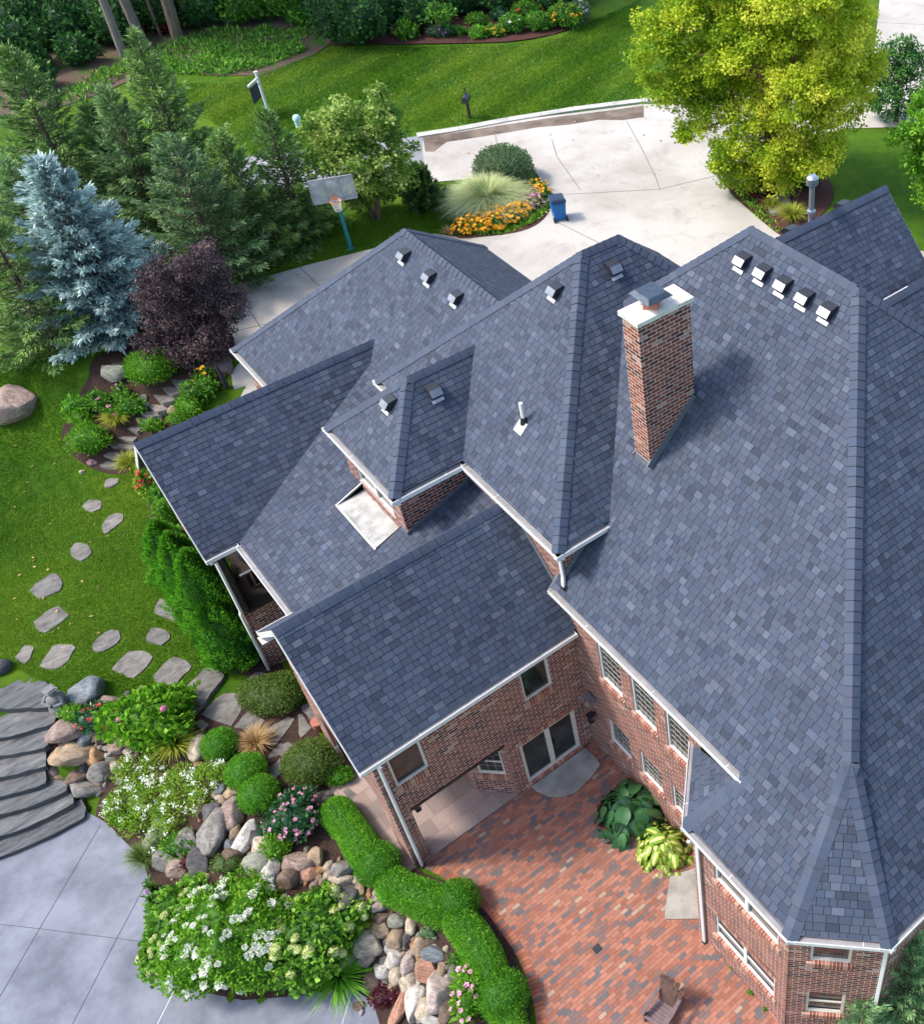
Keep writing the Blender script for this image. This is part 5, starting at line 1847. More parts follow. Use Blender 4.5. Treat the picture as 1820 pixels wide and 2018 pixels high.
for a, b in (((-bw / 2, -bh / 2), (bw / 2, -bh / 2)), ((bw / 2, -bh / 2), (bw / 2, bh / 2)), ((bw / 2, bh / 2), (-bw / 2, bh / 2)), ((-bw / 2, bh / 2), (-bw / 2, -bh / 2)), ((-0.29, -bh / 2), (-0.29, bh / 2)), ((0.29, -bh / 2), (0.29, bh / 2))):
    mb.bar(bc + sd_ * a[0] + Z_ * a[1], bc + sd_ * b[0] + Z_ * b[1], 0.04, 0.045, fd)
mb.build("backboard_frame", simple("board_frame", (0.30, 0.31, 0.33), 0.5), hp)
mb = MB()
mb.box(bc - fd * 0.03, (bw - 0.05, 0.015, bh - 0.05), sd_)
CB = simple("cloudy_board", (0.40, 0.46, 0.45), 0.12, 0.5, var=0.25, scale=3)
tr_ = N(CB.node_tree, 'BsdfTransparent')
mx_ = N(CB.node_tree, 'MixShader')
mx_.inputs[0].default_value = 0.45
L(CB.node_tree, CB.node_tree.nodes['Principled BSDF'].outputs[0], mx_.inputs[1])
L(CB.node_tree, tr_.outputs[0], mx_.inputs[2])
L(CB.node_tree, mx_.outputs[0], CB.node_tree.nodes['Material Output'].inputs[0])
mb.build("backboard", CB, hp)
rc_ = bc + fd * 0.42 - Z_ * 0.30
mb = MB()
mb.tube([rc_ + (sd_ * math.cos(t) + fd * math.sin(t)) * 0.23 for t in np.linspace(0, 2 * math.pi, 25)], 0.018, 6, cap=False)
mb.bar(bc - Z_ * 0.30, rc_ - fd * 0.2, 0.12, 0.03)
rim = mb.build("rim", simple("orange_rim", (0.62, 0.12, 0.03), 0.5), hp, smooth=True)
mb = MB()
for k in range(12):
    t0, t1 = 2 * math.pi * k / 12, 2 * math.pi * (k + 0.5) / 12
    for sg in (1, -1):
        pts = []
        for j in range(5):
            t = 2 * math.pi * k / 12 + sg * j * math.pi / 12
            r_ = 0.225 - 0.10 * (j / 4) ** 0.7
            pts.append(rc_ + (sd_ * math.cos(t) + fd * math.sin(t)) * r_ - Z_ * (0.11 * j))
        mb.tube(pts, 0.011, 4, cap=False)
mb.build("net", simple("net_cord", (0.72, 0.68, 0.58), 0.8), hp)

# hanging yard sign
bp = Vector(G(529, 220))
sg = thing("yard_sign", "white post with an arm and a dark hanging sign panel on the far lawn", "sign", bp)
mb = MB()
mb.box(bp + Z_ * 1.05, (0.12, 0.12, 2.1))
mb.box(bp + Z_ * 2.13, (0.17, 0.17, 0.07))
mb.build("post", M['white'], sg)
arm = Vector(-HD * 0.95 - RT * 0.1)
mb = MB()
mb.bar(bp + Z_ * 1.82, bp + Z_ * 1.82 + arm * 1.15, 0.09, 0.09)
mb.bar(bp + Z_ * 1.50 + arm * 0.05, bp + Z_ * 1.80 + arm * 0.4, 0.05, 0.05)
mb.build("arm", M['white'], sg)
mb = MB()
mb.box(bp + Z_ * 1.28 + arm * 0.66, (0.85, 0.03, 0.8), arm)
mb.bar(bp + Z_ * 1.66 + arm * 0.35, bp + Z_ * 1.80 + arm * 0.35, 0.02, 0.02)
mb.bar(bp + Z_ * 1.66 + arm * 0.97, bp + Z_ * 1.80 + arm * 0.97, 0.02, 0.02)
mb.build("sign_panel", simple("sign_dark", (0.03, 0.025, 0.05), 0.5), sg)

# mailbox
bp = Vector(G(926, 234))
mbx = thing("mailbox", "black round-topped mailbox on a wooden post at the driveway kerb", "mailbox", bp)
mb = MB()
mb.box(bp + Z_ * 0.5, (0.12, 0.12, 1.1))
mb.build("post", M['darkwood'], mbx)
mb = MB()
fw_ = Vector(-HD)
rt_ = Vector(RT)
prof = [(-0.15, 0)] + [(-0.15 * math.cos(t), 0.16 + 0.15 * math.sin(t)) for t in np.linspace(0, math.pi, 9)] + [(0.15, 0)]
bb = bp + Z_ * 1.0
A_ = [bb + rt_ * a + Z_ * c + fw_ * 0.42 for a, c in prof]
C_ = [bb + rt_ * a + Z_ * c - fw_ * 0.25 for a, c in prof]
mb.poly(A_)
mb.poly(C_[::-1])
for i in range(len(prof)):
    j = (i + 1) % len(prof)
    mb.poly([A_[i], A_[j], C_[j], C_[i]])
mb.build("box", simple("mailbox_black", (0.025, 0.022, 0.03), 0.4, 0.5), mbx)
mb = MB()
mb.bar(bb + Z_ * 0.2, bb + Z_ * 0.60, 0.06, 0.05)
mb.ball(bb + Z_ * 0.63, 0.06, 8, 6)
mb.build("finial", M['black'], mbx)

# utility pedestal
bp = Vector(G(591, 254))
ut = thing("utility_pedestal", "pale blue capped utility pedestal on the far lawn", "utility box", bp)
UB = simple("pale_blue_plastic", (0.42, 0.62, 0.66), 0.5)
mb = MB()
mb.tube([bp, bp + Z_ * 0.55], 0.17, 14)
mb.build("body", UB, ut, smooth=True)
mb = MB()
mb.tube([bp + Z_ * 0.50, bp + Z_ * 0.62, bp + Z_ * 0.72, bp + Z_ * 0.77], [0.205, 0.205, 0.15, 0.05], 14)
mb.build("cap", UB, ut, smooth=True)

# wheelie bin
bp = Vector(G(1102, 431))
bn = thing("wheelie_bin", "blue wheelie bin with a dark lid standing on the concrete driveway", "bin", bp)
BL = simple("blue_plastic", (0.0, 0.125, 0.36), 0.42, 0.4, var=0.06)
BD = simple("dark_blue_lid", (0.016, 0.026, 0.055), 0.3, 0.5)
fx_ = (Vector(-HD) * 0.93 + Vector(RT) * 0.37).normalized()
sx_ = Z_.cross(fx_)
mb = MB()
lo = [bp + Z_ * 0.08 + sx_ * a * 0.25 + fx_ * b * 0.27 for a, b in ((-1, -1), (1, -1), (1, 1), (-1, 1))]
hi = [bp + Z_ * 0.96 + sx_ * a * 0.31 + fx_ * b * 0.34 for a, b in ((-1, -1), (1, -1), (1, 1), (-1, 1))]
mb.poly(lo[::-1])
for i in range(4):
    j = (i + 1) % 4
    mb.poly([lo[i], lo[j], hi[j], hi[i]])
for i in range(4):
    j = (i + 1) % 4
    mb.bar(hi[i], hi[j], 0.06, 0.07)
mb.box(bp + Z_ * 0.82 + fx_ * 0.335, (0.16, 0.012, 0.10), sx_)
mb.build("body", BL, bn)
mb = MB()
q0 = bp + Z_ * 1.0
for (za, zb, k0, k1) in ((0.0, 0.05, 1.08, 1.06), (0.05, 0.10, 1.06, 0.8)):
    lo = [q0 + Z_ * za + sx_ * a * 0.31 * k0 + fx_ * b * 0.34 * k0 for a, b in ((-1, -1), (1, -1), (1, 1), (-1, 1))]
    hi = [q0 + Z_ * zb + sx_ * a * 0.31 * k1 + fx_ * b * 0.34 * k1 for a, b in ((-1, -1), (1, -1), (1, 1), (-1, 1))]
    for i in range(4):
        j = (i + 1) % 4
        mb.poly([lo[i], lo[j], hi[j], hi[i]])
mb.poly(hi)
mb.poly(lo[::-1])
mb.build("lid", BD, bn)
mb = MB()
mb.bar(q0 + fx_ * 0.42 + sx_ * -0.26 - Z_ * 0.06, q0 + fx_ * 0.42 + sx_ * 0.26 - Z_ * 0.06, 0.035, 0.035)
for s in (-1, 1):
    mb.bar(q0 + fx_ * 0.34 + sx_ * 0.25 * s - Z_ * 0.06, q0 + fx_ * 0.42 + sx_ * 0.25 * s - Z_ * 0.06, 0.035, 0.035)
mb.build("handle", BD, bn)
for s in (-1, 1):
    mb = MB()
    wc = bp + fx_ * 0.30 + sx_ * 0.29 * s + Z_ * 0.125
    mb.tube([wc - sx_ * 0.035, wc + sx_ * 0.035], 0.125, 16)
    mb.build("wheel", M['black'], bn, smooth=True)

# garden chair with slatted fan back
cpos = at(1302, 1992, 0.36)
ch = thing("garden_chair", "brown slatted low garden chair standing on the brick patio", "chair", (cpos[0], cpos[1], 0.02))
CHM = simple("brown_slats", (0.095, 0.052, 0.042), 0.55, 0.35, var=0.2)
CHG = simple("weathered_slats", (0.155, 0.105, 0.105), 0.6, 0.3, var=0.15)
ang = math.radians(196)
cx_, cs_ = Vector((math.cos(ang), math.sin(ang), 0)), Vector((-math.sin(ang), math.cos(ang), 0))
o0 = Vector((cpos[0], cpos[1], 0.02))
Lc = lambda x, y, z: o0 + cx_ * x + cs_ * y + Z_ * z
mb = MB()
for k in range(6):
    x0 = 0.30 - k * 0.095
    mb.bar(Lc(x0, -0.27, 0.36 - k * 0.022), Lc(x0, 0.27, 0.36 - k * 0.022), 0.085, 0.022)
mb.build("seat", CHG, ch)
bk = []
for k in range(5):
    s = (k - 2)
    top = 0.98 - 0.035 * s * s
    a = Lc(-0.22, s * 0.085, 0.24)
    e = Lc(-0.54, s * 0.150, top)
    mb = MB()
    d = e - a
    nrm = d.cross(cs_).normalized()
    mb.box((a + e) / 2, (d.length, 0.125, 0.02), d, nrm)
    mb.tube([e - d.normalized() * 0.01 - nrm * 0.010, e - d.normalized() * 0.01 + nrm * 0.010], 0.062, 14)
    mb.build("back_slat", CHM, ch)
mb = MB()
mb.bar(Lc(-0.29, -0.24, 0.35), Lc(-0.29, 0.24, 0.35), 0.07, 0.025, (0.3, 0, 1))
mb.bar(Lc(-0.465, -0.27, 0.72), Lc(-0.465, 0.27, 0.72), 0.07, 0.025, (0.3, 0, 1))
mb.build("back_rail", CHM, ch)
for s in (-1, 1):
    mb = MB()
    pts = [(0.36, 0.30, 0.10), (0.22, 0.305, 0.125), (0.0, 0.305, 0.12), (-0.25, 0.30, 0.09), (-0.46, 0.29, 0.06)]
    for (xa, ya, wa), (xb, yb_, wb) in zip(pts[:-1], pts[1:]):
        mb.poly([Lc(xa, s * (ya - wa / 2), 0.56), Lc(xb, s * (yb_ - wb / 2), 0.555), Lc(xb, s * (yb_ + wb / 2), 0.555), Lc(xa, s * (ya + wa / 2), 0.56)][::s])
        mb.poly([Lc(xa, s * (ya - wa / 2), 0.535), Lc(xb, s * (yb_ - wb / 2), 0.53), Lc(xb, s * (yb_ + wb / 2), 0.53), Lc(xa, s * (ya + wa / 2), 0.535)][::-s])
        mb.poly([Lc(xa, s * (ya + wa / 2), 0.535), Lc(xb, s * (yb_ + wb / 2), 0.53), Lc(xb, s * (yb_ + wb / 2), 0.555), Lc(xa, s * (ya + wa / 2), 0.56)])
        mb.poly([Lc(xa, s * (ya - wa / 2), 0.535), Lc(xb, s * (yb_ - wb / 2), 0.53), Lc(xb, s * (yb_ - wb / 2), 0.555), Lc(xa, s * (ya - wa / 2), 0.56)])
    mb.poly([Lc(0.36, s * 0.25, 0.535), Lc(0.36, s * 0.35, 0.535), Lc(0.36, s * 0.35, 0.56), Lc(0.36, s * 0.25, 0.56)])
    mb.build("armrest", CHG, ch)
    mb = MB()
    mb.box(Lc(0.27, s * 0.285, 0.27), (0.11, 0.025, 0.53), cx_)
    mb.build("leg", CHG, ch)
    mb = MB()
    mb.bar(Lc(0.30, s * 0.26, 0.30), Lc(-0.62, s * 0.26, 0.02), 0.025, 0.11)
    mb.build("leg", CHG, ch)
    mb = MB()
    mb.bar(Lc(-0.42, s * 0.275, 0.53), Lc(-0.36, s * 0.265, 0.08), 0.025, 0.06, (1, 0, 0))
    mb.build("brace", CHG, ch)

# dark curved post by the steps, clay pot, small wall bracket lamp on the garage
q0 = G(470, 765)
pp = upright(434, 738, q0)
mb = MB()
b0 = Vector((float(pp[0]), float(pp[1]), float(T(pp[0], pp[1]))))
mb.tube([b0 - Z_ * 0.05, b0 + Z_ * 0.5], 0.03, 8)
mb.tube([b0 + Z_ * 0.1 + Vector(RT) * 0.06, b0 + Z_ * 0.5 + Vector(RT) * 0.02, b0 + Z_ * 0.95, b0 + Z_ * 1.15], [0.09, 0.085, 0.05, 0.02], 10)
tag(mb.build("closed_parasol", simple("dark_canvas", (0.02, 0.022, 0.035), 0.8), smooth=True), "narrow dark closed parasol beside the garden steps", "parasol")
p = at(626, 1426, 0.25)
mb = MB()
mb.tube([(p[0], p[1], 0.0), (p[0], p[1], 0.22), (p[0], p[1], 0.36)], [0.12, 0.19, 0.16], 14)
mb.tube([(p[0], p[1], 0.33), (p[0], p[1], 0.38)], 0.185, 14)
tag(mb.build("clay_pot", M['terracotta'], smooth=True), "orange clay pot standing against the gable wall", "pot")
# ------------------------------------------------------------------ plants: builders
def leafset(C, A, Nn, Ln, Wd, tone, lift=0.0):
    """diamond leaves: base C, axis A, facing Nn -> verts, faces, tones"""
    A, Nn = unit(A), unit(Nn)
    B = unit(np.cross(A, Nn))
    Ln, Wd = Ln[:, None], Wd[:, None]
    v = np.empty((len(C), 4, 3))
    v[:, 0] = C
    v[:, 1] = C + A * Ln * 0.45 + B * Wd * 0.5 + Nn * lift * Ln
    v[:, 2] = C + A * Ln
    v[:, 3] = C + A * Ln * 0.45 - B * Wd * 0.5 + Nn * lift * Ln
    f_ = np.arange(len(C) * 4).reshape(-1, 4)
    return v.reshape(-1, 3), f_, tone


def merge(parts):
    vs, fs, ts, k = [], [], [], 0
    for v, f_, t in parts:
        vs.append(v)
        fs.append(f_ + k)
        ts.append(t)
        k += len(v)
    return np.concatenate(vs), np.concatenate(fs), np.concatenate(ts)


def rdir(n, r):
    return unit(r.normal(size=(n, 3)))


def core(center, rad, tone, amp=0.1, seed=0, zmin=-0.6, n=18, m=11):
    """lumpy ellipsoid of quads: the dense inside of a shrub"""
    r = np.random.default_rng(seed)
    ph = r.uniform(0, 6.28, 6)
    th = np.linspace(0, 2 * np.pi, n, endpoint=False)
    la = np.linspace(math.asin(max(zmin, -0.99)), math.pi / 2 - 0.05, m)
    TH, LA = np.meshgrid(th, la)
    D = np.stack([np.cos(LA) * np.cos(TH), np.cos(LA) * np.sin(TH), np.sin(LA)], -1)
    k = 1 + amp * (np.sin(3 * TH + ph[0]) * np.cos(2 * LA + ph[1]) + 0.6 * np.sin(5 * TH + ph[2] + 3 * LA))
    v = np.asarray(center) + D * k[..., None] * np.asarray(rad)
    idx = np.arange(n * m).reshape(m, n)
    a = idx[:-1]
    b = np.roll(idx[:-1], -1, 1)
    c = np.roll(idx[1:], -1, 1)
    d = idx[1:]
    f_ = np.stack([a, b, c, d], -1).reshape(-1, 4)
    return v.reshape(-1, 3), f_, np.full(len(f_), tone)


def mound_pts(center, rad, n, r, amp=0.1, seed=0, zmin=-0.35, shell=(0.86, 1.05)):
    rr = np.random.default_rng(seed)
    ph = rr.uniform(0, 6.28, 6)
    D = rdir(int(n * 2.2), r)
    D = D[D[:, 2] > zmin][:n]
    TH = np.arctan2(D[:, 1], D[:, 0])
    LA = np.arcsin(D[:, 2])
    k = 1 + amp * (np.sin(3 * TH + ph[0]) * np.cos(2 * LA + ph[1]) + 0.6 * np.sin(5 * TH + ph[2] + 3 * LA))
    s = r.uniform(*shell, len(D)) * k
    rad = np.asarray(rad)
    return np.asarray(center) + D * s[:, None] * rad, unit(D / rad), D


def tubes_mesh(name, lines, mat, parent, n=7):
    mb = MB()
    for pts, rad in lines:
        mb.tube(pts, rad, n)
    return mb.build(name, mat, parent, smooth=True)


LEAF = {  #SCALED
    'box': mat_leaf("boxwood_leaf", [(0.028, 0.106, 0.011), (0.088, 0.288, 0.017), (0.174, 0.459, 0.028), (0.288, 0.596, 0.052)]),
    'yew': mat_leaf("yew_leaf", [(0.032, 0.064, 0.013), (0.090, 0.154, 0.030), (0.154, 0.234, 0.043), (0.244, 0.324, 0.075)]),
    'arb': mat_leaf("arborvitae_leaf", [(0.021, 0.090, 0.010), (0.062, 0.230, 0.016), (0.135, 0.400, 0.022), (0.229, 0.540, 0.040)]),
    'yellow': mat_leaf("golden_leaf", [(0.15, 0.29, 0.012), (0.30, 0.44, 0.015), (0.50, 0.59, 0.03), (0.70, 0.71, 0.08)], 0.45),
    'maple': mat_leaf("maple_leaf", [(0.062, 0.152, 0.017), (0.131, 0.264, 0.030), (0.235, 0.370, 0.060), (0.455, 0.554, 0.144)], 0.4),
    'dark': mat_leaf("woodland_leaf", [(0.010, 0.040, 0.014), (0.026, 0.091, 0.023), (0.051, 0.159, 0.030), (0.099, 0.263, 0.041)], 0.3),
    'wood': mat_leaf("undergrowth_leaf", [(0.022, 0.080, 0.010), (0.066, 0.197, 0.018), (0.131, 0.341, 0.026), (0.242, 0.485, 0.052)], 0.35),
    'greygreen': mat_leaf("grey_green_leaf", [(0.053, 0.096, 0.042), (0.105, 0.176, 0.078), (0.165, 0.256, 0.108), (0.270, 0.368, 0.156)], 0.3),
    'spruce': mat_leaf("spruce_needle", [(0.032, 0.077, 0.019), (0.083, 0.169, 0.042), (0.151, 0.273, 0.065), (0.275, 0.422, 0.100)], 0.2),
    'spruceb': mat_leaf("blue_green_needle", [(0.046, 0.090, 0.036), (0.100, 0.185, 0.072), (0.177, 0.297, 0.113), (0.304, 0.452, 0.166)], 0.2),
    'blue': mat_leaf("blue_spruce_needle", [(0.077, 0.138, 0.141), (0.205, 0.308, 0.301), (0.376, 0.508, 0.487), (0.632, 0.771, 0.718)], 0.2),
    'purple': mat_leaf("purple_leaf", [(0.021, 0.016, 0.019), (0.052, 0.034, 0.041), (0.097, 0.065, 0.073), (0.183, 0.111, 0.116)], 0.25),
    'pine': mat_leaf("pine_needle", [(0.061, 0.147, 0.061), (0.129, 0.284, 0.122), (0.241, 0.431, 0.189), (0.448, 0.655, 0.297)], 0.25),
    'hyd': mat_leaf("hydrangea_leaf", [(0.035, 0.121, 0.015), (0.096, 0.251, 0.026), (0.185, 0.406, 0.033), (0.351, 0.583, 0.075)], 0.35),
    'fresh': mat_leaf("fresh_green_leaf", [(0.048, 0.156, 0.010), (0.108, 0.288, 0.014), (0.192, 0.432, 0.024), (0.336, 0.552, 0.060)], 0.4),
    'lime': mat_leaf("lime_leaf", [(0.097, 0.207, 0.019), (0.207, 0.372, 0.031), (0.358, 0.550, 0.062), (0.578, 0.715, 0.150)], 0.4),
    'deep': mat_leaf("deep_green_leaf", [(0.012, 0.052, 0.019), (0.024, 0.097, 0.032), (0.045, 0.149, 0.046), (0.081, 0.223, 0.068)], 0.2, 0.4, 0.5),
    'hostay': mat_leaf("variegated_leaf", [(0.110, 0.242, 0.021), (0.242, 0.396, 0.032), (0.682, 0.682, 0.189), (0.880, 0.836, 0.378)], 0.3),
    'grass': mat_leaf("striped_grass_blade", [(0.192, 0.288, 0.081), (0.360, 0.456, 0.161), (0.600, 0.648, 0.322), (0.816, 0.816, 0.506)], 0.35),
    'gold': mat_leaf("gold_grass_blade", [(0.070, 0.160, 0.012), (0.180, 0.280, 0.018), (0.380, 0.400, 0.040), (0.580, 0.500, 0.100)], 0.35),
    'straw': mat_leaf("straw_blade", [(0.160, 0.110, 0.040), (0.360, 0.220, 0.085), (0.520, 0.340, 0.150), (0.640, 0.470, 0.240)], 0.3),
    'red': mat_leaf("red_leaf", [(0.030, 0.008, 0.012), (0.090, 0.018, 0.025), (0.180, 0.030, 0.040), (0.300, 0.070, 0.070)], 0.3),
    'f_orange': mat_leaf("orange_petal", [(0.682, 0.210, 0.004), (0.858, 0.315, 0.006), (0.900, 0.441, 0.012), (0.900, 0.546, 0.040)], 0.3),
    'f_pink': mat_leaf("pink_petal", [(0.450, 0.070, 0.220), (0.620, 0.140, 0.360), (0.750, 0.300, 0.480), (0.820, 0.500, 0.600)], 0.3),
    'f_white': mat_leaf("white_petal", [(0.550, 0.620, 0.420), (0.740, 0.770, 0.640), (0.840, 0.850, 0.760), (0.900, 0.900, 0.860)], 0.3),
    'f_lime': mat_leaf("lime_petal", [(0.280, 0.400, 0.070), (0.440, 0.540, 0.130), (0.580, 0.630, 0.240), (0.740, 0.740, 0.440)], 0.3),
    'f_red': mat_leaf("red_petal", [(0.400, 0.015, 0.020), (0.600, 0.030, 0.040), (0.720, 0.070, 0.060), (0.750, 0.200, 0.140)], 0.3),
    'f_purple': mat_leaf("purple_petal", [(0.220, 0.030, 0.280), (0.380, 0.080, 0.420), (0.550, 0.200, 0.580), (0.700, 0.450, 0.700)], 0.3),
}


def shrub(name, label, cat, base, rad, h, leaf, n, L_, W_, seed, up=0.45, amp=0.09, group=None, corek=0.86, zmin=-0.4, stems=True, rough=0.6, coretone=0.12, tones=(0.25, 1.0)):
    """dense mound: thousands of leaves over a leafy inside; rad = half widths on the ground (across, deep)"""
    r = np.random.default_rng(seed)
    base = np.array(base, float)
    t = thing(name, label, cat, base, group)
    rx, ry = rad if isinstance(rad, (tuple, list)) else (rad, rad)
    rz = h * 0.56
    c = base + np.array([0, 0, h - rz])
    P, Nn, D = mound_pts((0, 0, 0), (rx, ry, rz), n, r, amp, seed)
    ax = unit(Nn * rough + r.normal(size=P.shape) * 0.55 + np.array([0, 0, up]))
    fn = unit(Nn + r.normal(size=P.shape) * 0.6)
    k = len(P)
    P = P * (1 + np.where(r.random(k) < 0.05, r.uniform(0.02, 0.12, k), 0))[:, None]
    lump = np.sin(P[:, 0] * 9 / max(rx, 0.3) + seed) * np.sin(P[:, 1] * 9 / max(ry, 0.3)) * 0.12
    tone = np.clip(r.uniform(*tones, k) * 0.75 + 0.12 + lump, 0, 1)
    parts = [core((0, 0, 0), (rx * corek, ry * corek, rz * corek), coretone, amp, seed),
             leafset(P, ax, fn, r.uniform(0.7, 1.3, k) * L_, r.uniform(0.7, 1.3, k) * W_, tone)]
    v, f_, tn = merge(parts)
    # turn the mound so that "across" runs along the picture
    R_ = np.array([RT, HD, UPV])
    v = v @ R_ + c
    npmesh("foliage", v, f_, tn, LEAF[leaf], t)
    if stems:
        tubes_mesh("stem", [([base - [0, 0, 0.05], base + [0, 0, h * 0.5]], [0.05, 0.03])], M['bark'], t, 6)
    return t, c, (rx, ry, rz)


def shrub_px(name, label, cat, u, v, rx, ry, hh, leaf, dens, L_, W_, seed, lift=None, **kw):
    """u, v = picture centre of the mound, rx = half width in picture units, hh = height in metres"""
    p = G(u, v, hh * 0.5 if lift is None else lift)
    s = pxm(p)
    a = rx / s
    b = (ry / s) if ry else a
    area = 2 * math.pi * (a * b + (a + b) * hh * 0.5) / 2
    n = int(dens * area)
    return shrub(name, label, cat, p, (a, b), hh, leaf, n, L_, W_, seed, **kw)


def blooms(t, c, rad, n, size, leaf, seed, name="flowers", zmin=0.15, shell=(1.0, 1.12), petals=5):
    """small open flowers over a mound, one mesh"""
    r = np.random.default_rng(seed + 500)
    P, Nn, D = mound_pts((0, 0, 0), rad, n, r, 0.09, seed, zmin, shell)
    P = P @ np.array([RT, HD, UPV]) + c
    Nn = unit(Nn @ np.array([RT, HD, UPV]) + r.normal(size=P.shape) * 0.25)
    put_heads(t, flower_mesh(leaf, size, petals), P, Nn, seed, 0.75, 1.25, "flower")


FLM = {}


def flower_mesh(leaf, size, petals):
    """one open flower: a ring of petals round a small boss"""
    key = (leaf, size, petals)
    if key in FLM:
        return FLM[key]
    r = np.random.default_rng(len(FLM))
    a = np.arange(petals) * 2 * math.pi / petals
    A = np.stack([np.cos(a), np.sin(a), np.full(petals, 0.2)], -1)
    k = petals
    parts = [leafset(np.zeros((k, 3)), A, np.tile(UPV, (k, 1)), np.full(k, size * 0.55), np.full(k, size * 0.46), r.uniform(0.3, 1, k), 0.1),
             core((0, 0, size * 0.06), (size * 0.12, size * 0.12, size * 0.08), 0.0, 0.0, 1, -0.5, 6, 4)]
    v, f_, tn = merge(parts)
    o = npmesh("flower", v, f_, tn, LEAF[leaf])
    FLM[key] = o.data
    bpy.data.objects.remove(o)
    return FLM[key]


def head_mesh(name, leaf, rad, n, seed, cone=False):
    """flower head: a ball of petals, or a loose flat cluster of florets"""
    r = np.random.default_rng(seed)
    if cone:
        fl = rdir(26, r) * r.uniform(0.2, 1, (26, 1)) ** 0.6 * np.array([rad, rad, rad * 0.55])
        P = np.repeat(fl, n // 26, 0) + r.normal(0, rad * 0.10, (26 * (n // 26), 3))
        k = len(P)
        ax = unit(r.normal(size=(k, 3)) + UPV * 0.2)
        v, f_, tn = leafset(P, ax, unit(UPV + r.normal(size=(k, 3)) * 0.5), np.full(k, rad * 0.34), np.full(k, rad * 0.26), r.uniform(0.35, 1, k))
    else:
        D = rdir(n, r)
        D[:, 2] = np.abs(D[:, 2]) * 1.2 - 0.35
        D = unit(D)
        P = D * np.array([rad, rad, rad * 0.8]) * r.uniform(0.86, 1.0, n)[:, None]
        ax = unit(np.cross(D, rdir(n, r)) + D * 0.3)
        v, f_, tn = merge([core((0, 0, 0.0), (rad * 0.8, rad * 0.8, rad * 0.66), 0.3, 0.02, 1, -0.9, 10, 7),
                           leafset(P - ax * rad * 0.2, ax, D, np.full(n, rad * 0.5), np.full(n, rad * 0.42), r.uniform(0.2, 1, n))])
    o = npmesh(name, v, f_, tn, LEAF[leaf])
    me = o.data
    bpy.data.objects.remove(o)
    return me


def put_heads(t, me, pts, nrm, seed, smin=0.8, smax=1.25, name="flower_head"):
    r = random.Random(seed)
    for p, n_ in zip(pts, nrm):
        o = bpy.data.objects.new(name, me)
        COL.objects.link(o)
        o.parent = t
        o.location = Vector(p) - t.location
        s = r.uniform(smin, smax)
        o.scale = (s, s, s * r.uniform(0.85, 1.1))
        d = (Vector(n_) * 0.7 + Vector((0, 0, 0.6)) + Vector((r.uniform(-.3, .3), r.uniform(-.3, .3), 0))).normalized()
        o.rotation_euler = d.to_track_quat('Z', 'Y').to_euler()


def tuft(name, label, cat, base, R_, h, leaf, n, wid, seed, group=None, droop=1.0, core_=True, dirbias=None, stand=0.5):
    """clump of arching blades"""
    r = np.random.default_rng(seed)
    base = np.array(base, float)
    t = thing(name, label, cat, base, group)
    az = r.uniform(0, 2 * math.pi, n)
    d = np.stack([np.cos(az), np.sin(az), np.zeros(n)], -1)
    if dirbias is not None:
        d = unit(d + np.array(dirbias))
    side = np.stack([-d[:, 1], d[:, 0], np.zeros(n)], -1)
    ln = r.uniform(0.6, 1.05, n) * R_
    hh = r.uniform(0.65, 1.1, n) * h
    sp = r.uniform(0.15, 1.0, n) ** 0.7
    b0 = base + d * r.uniform(0, 0.14, n)[:, None] * R_
    K = 6
    v = np.empty((n, K + 1, 2, 3))
    for k in range(K + 1):
        s = k / K
        out = ln * sp * (stand * s + (1 - stand) * s * s * 1.6)
        up_ = hh * (1.9 * s - 1.15 * droop * sp * s * s - 0.35 * s * s * (1 - sp))
        p = b0 + d * out[:, None] + np.array([0, 0, 1.0]) * up_[:, None]
        w = wid * (1 - s ** 2.2 * 0.9) * r.uniform(0.9, 1.1, n)
        v[:, k, 0] = p + side * w[:, None] / 2
        v[:, k, 1] = p - side * w[:, None] / 2
    idx = np.arange(n * (K + 1) * 2).reshape(n, K + 1, 2)
    f_ = np.stack([idx[:, :-1, 0], idx[:, :-1, 1], idx[:, 1:, 1], idx[:, 1:, 0]], -1).reshape(-1, 4)
    tn = np.repeat(np.clip(r.normal(0.5, 0.25, n), 0, 1), K) + np.tile(np.linspace(-0.15, 0.15, K), n)
    npmesh("foliage", v.reshape(-1, 3), f_, np.clip(tn, 0, 1), LEAF[leaf], t)
    return t


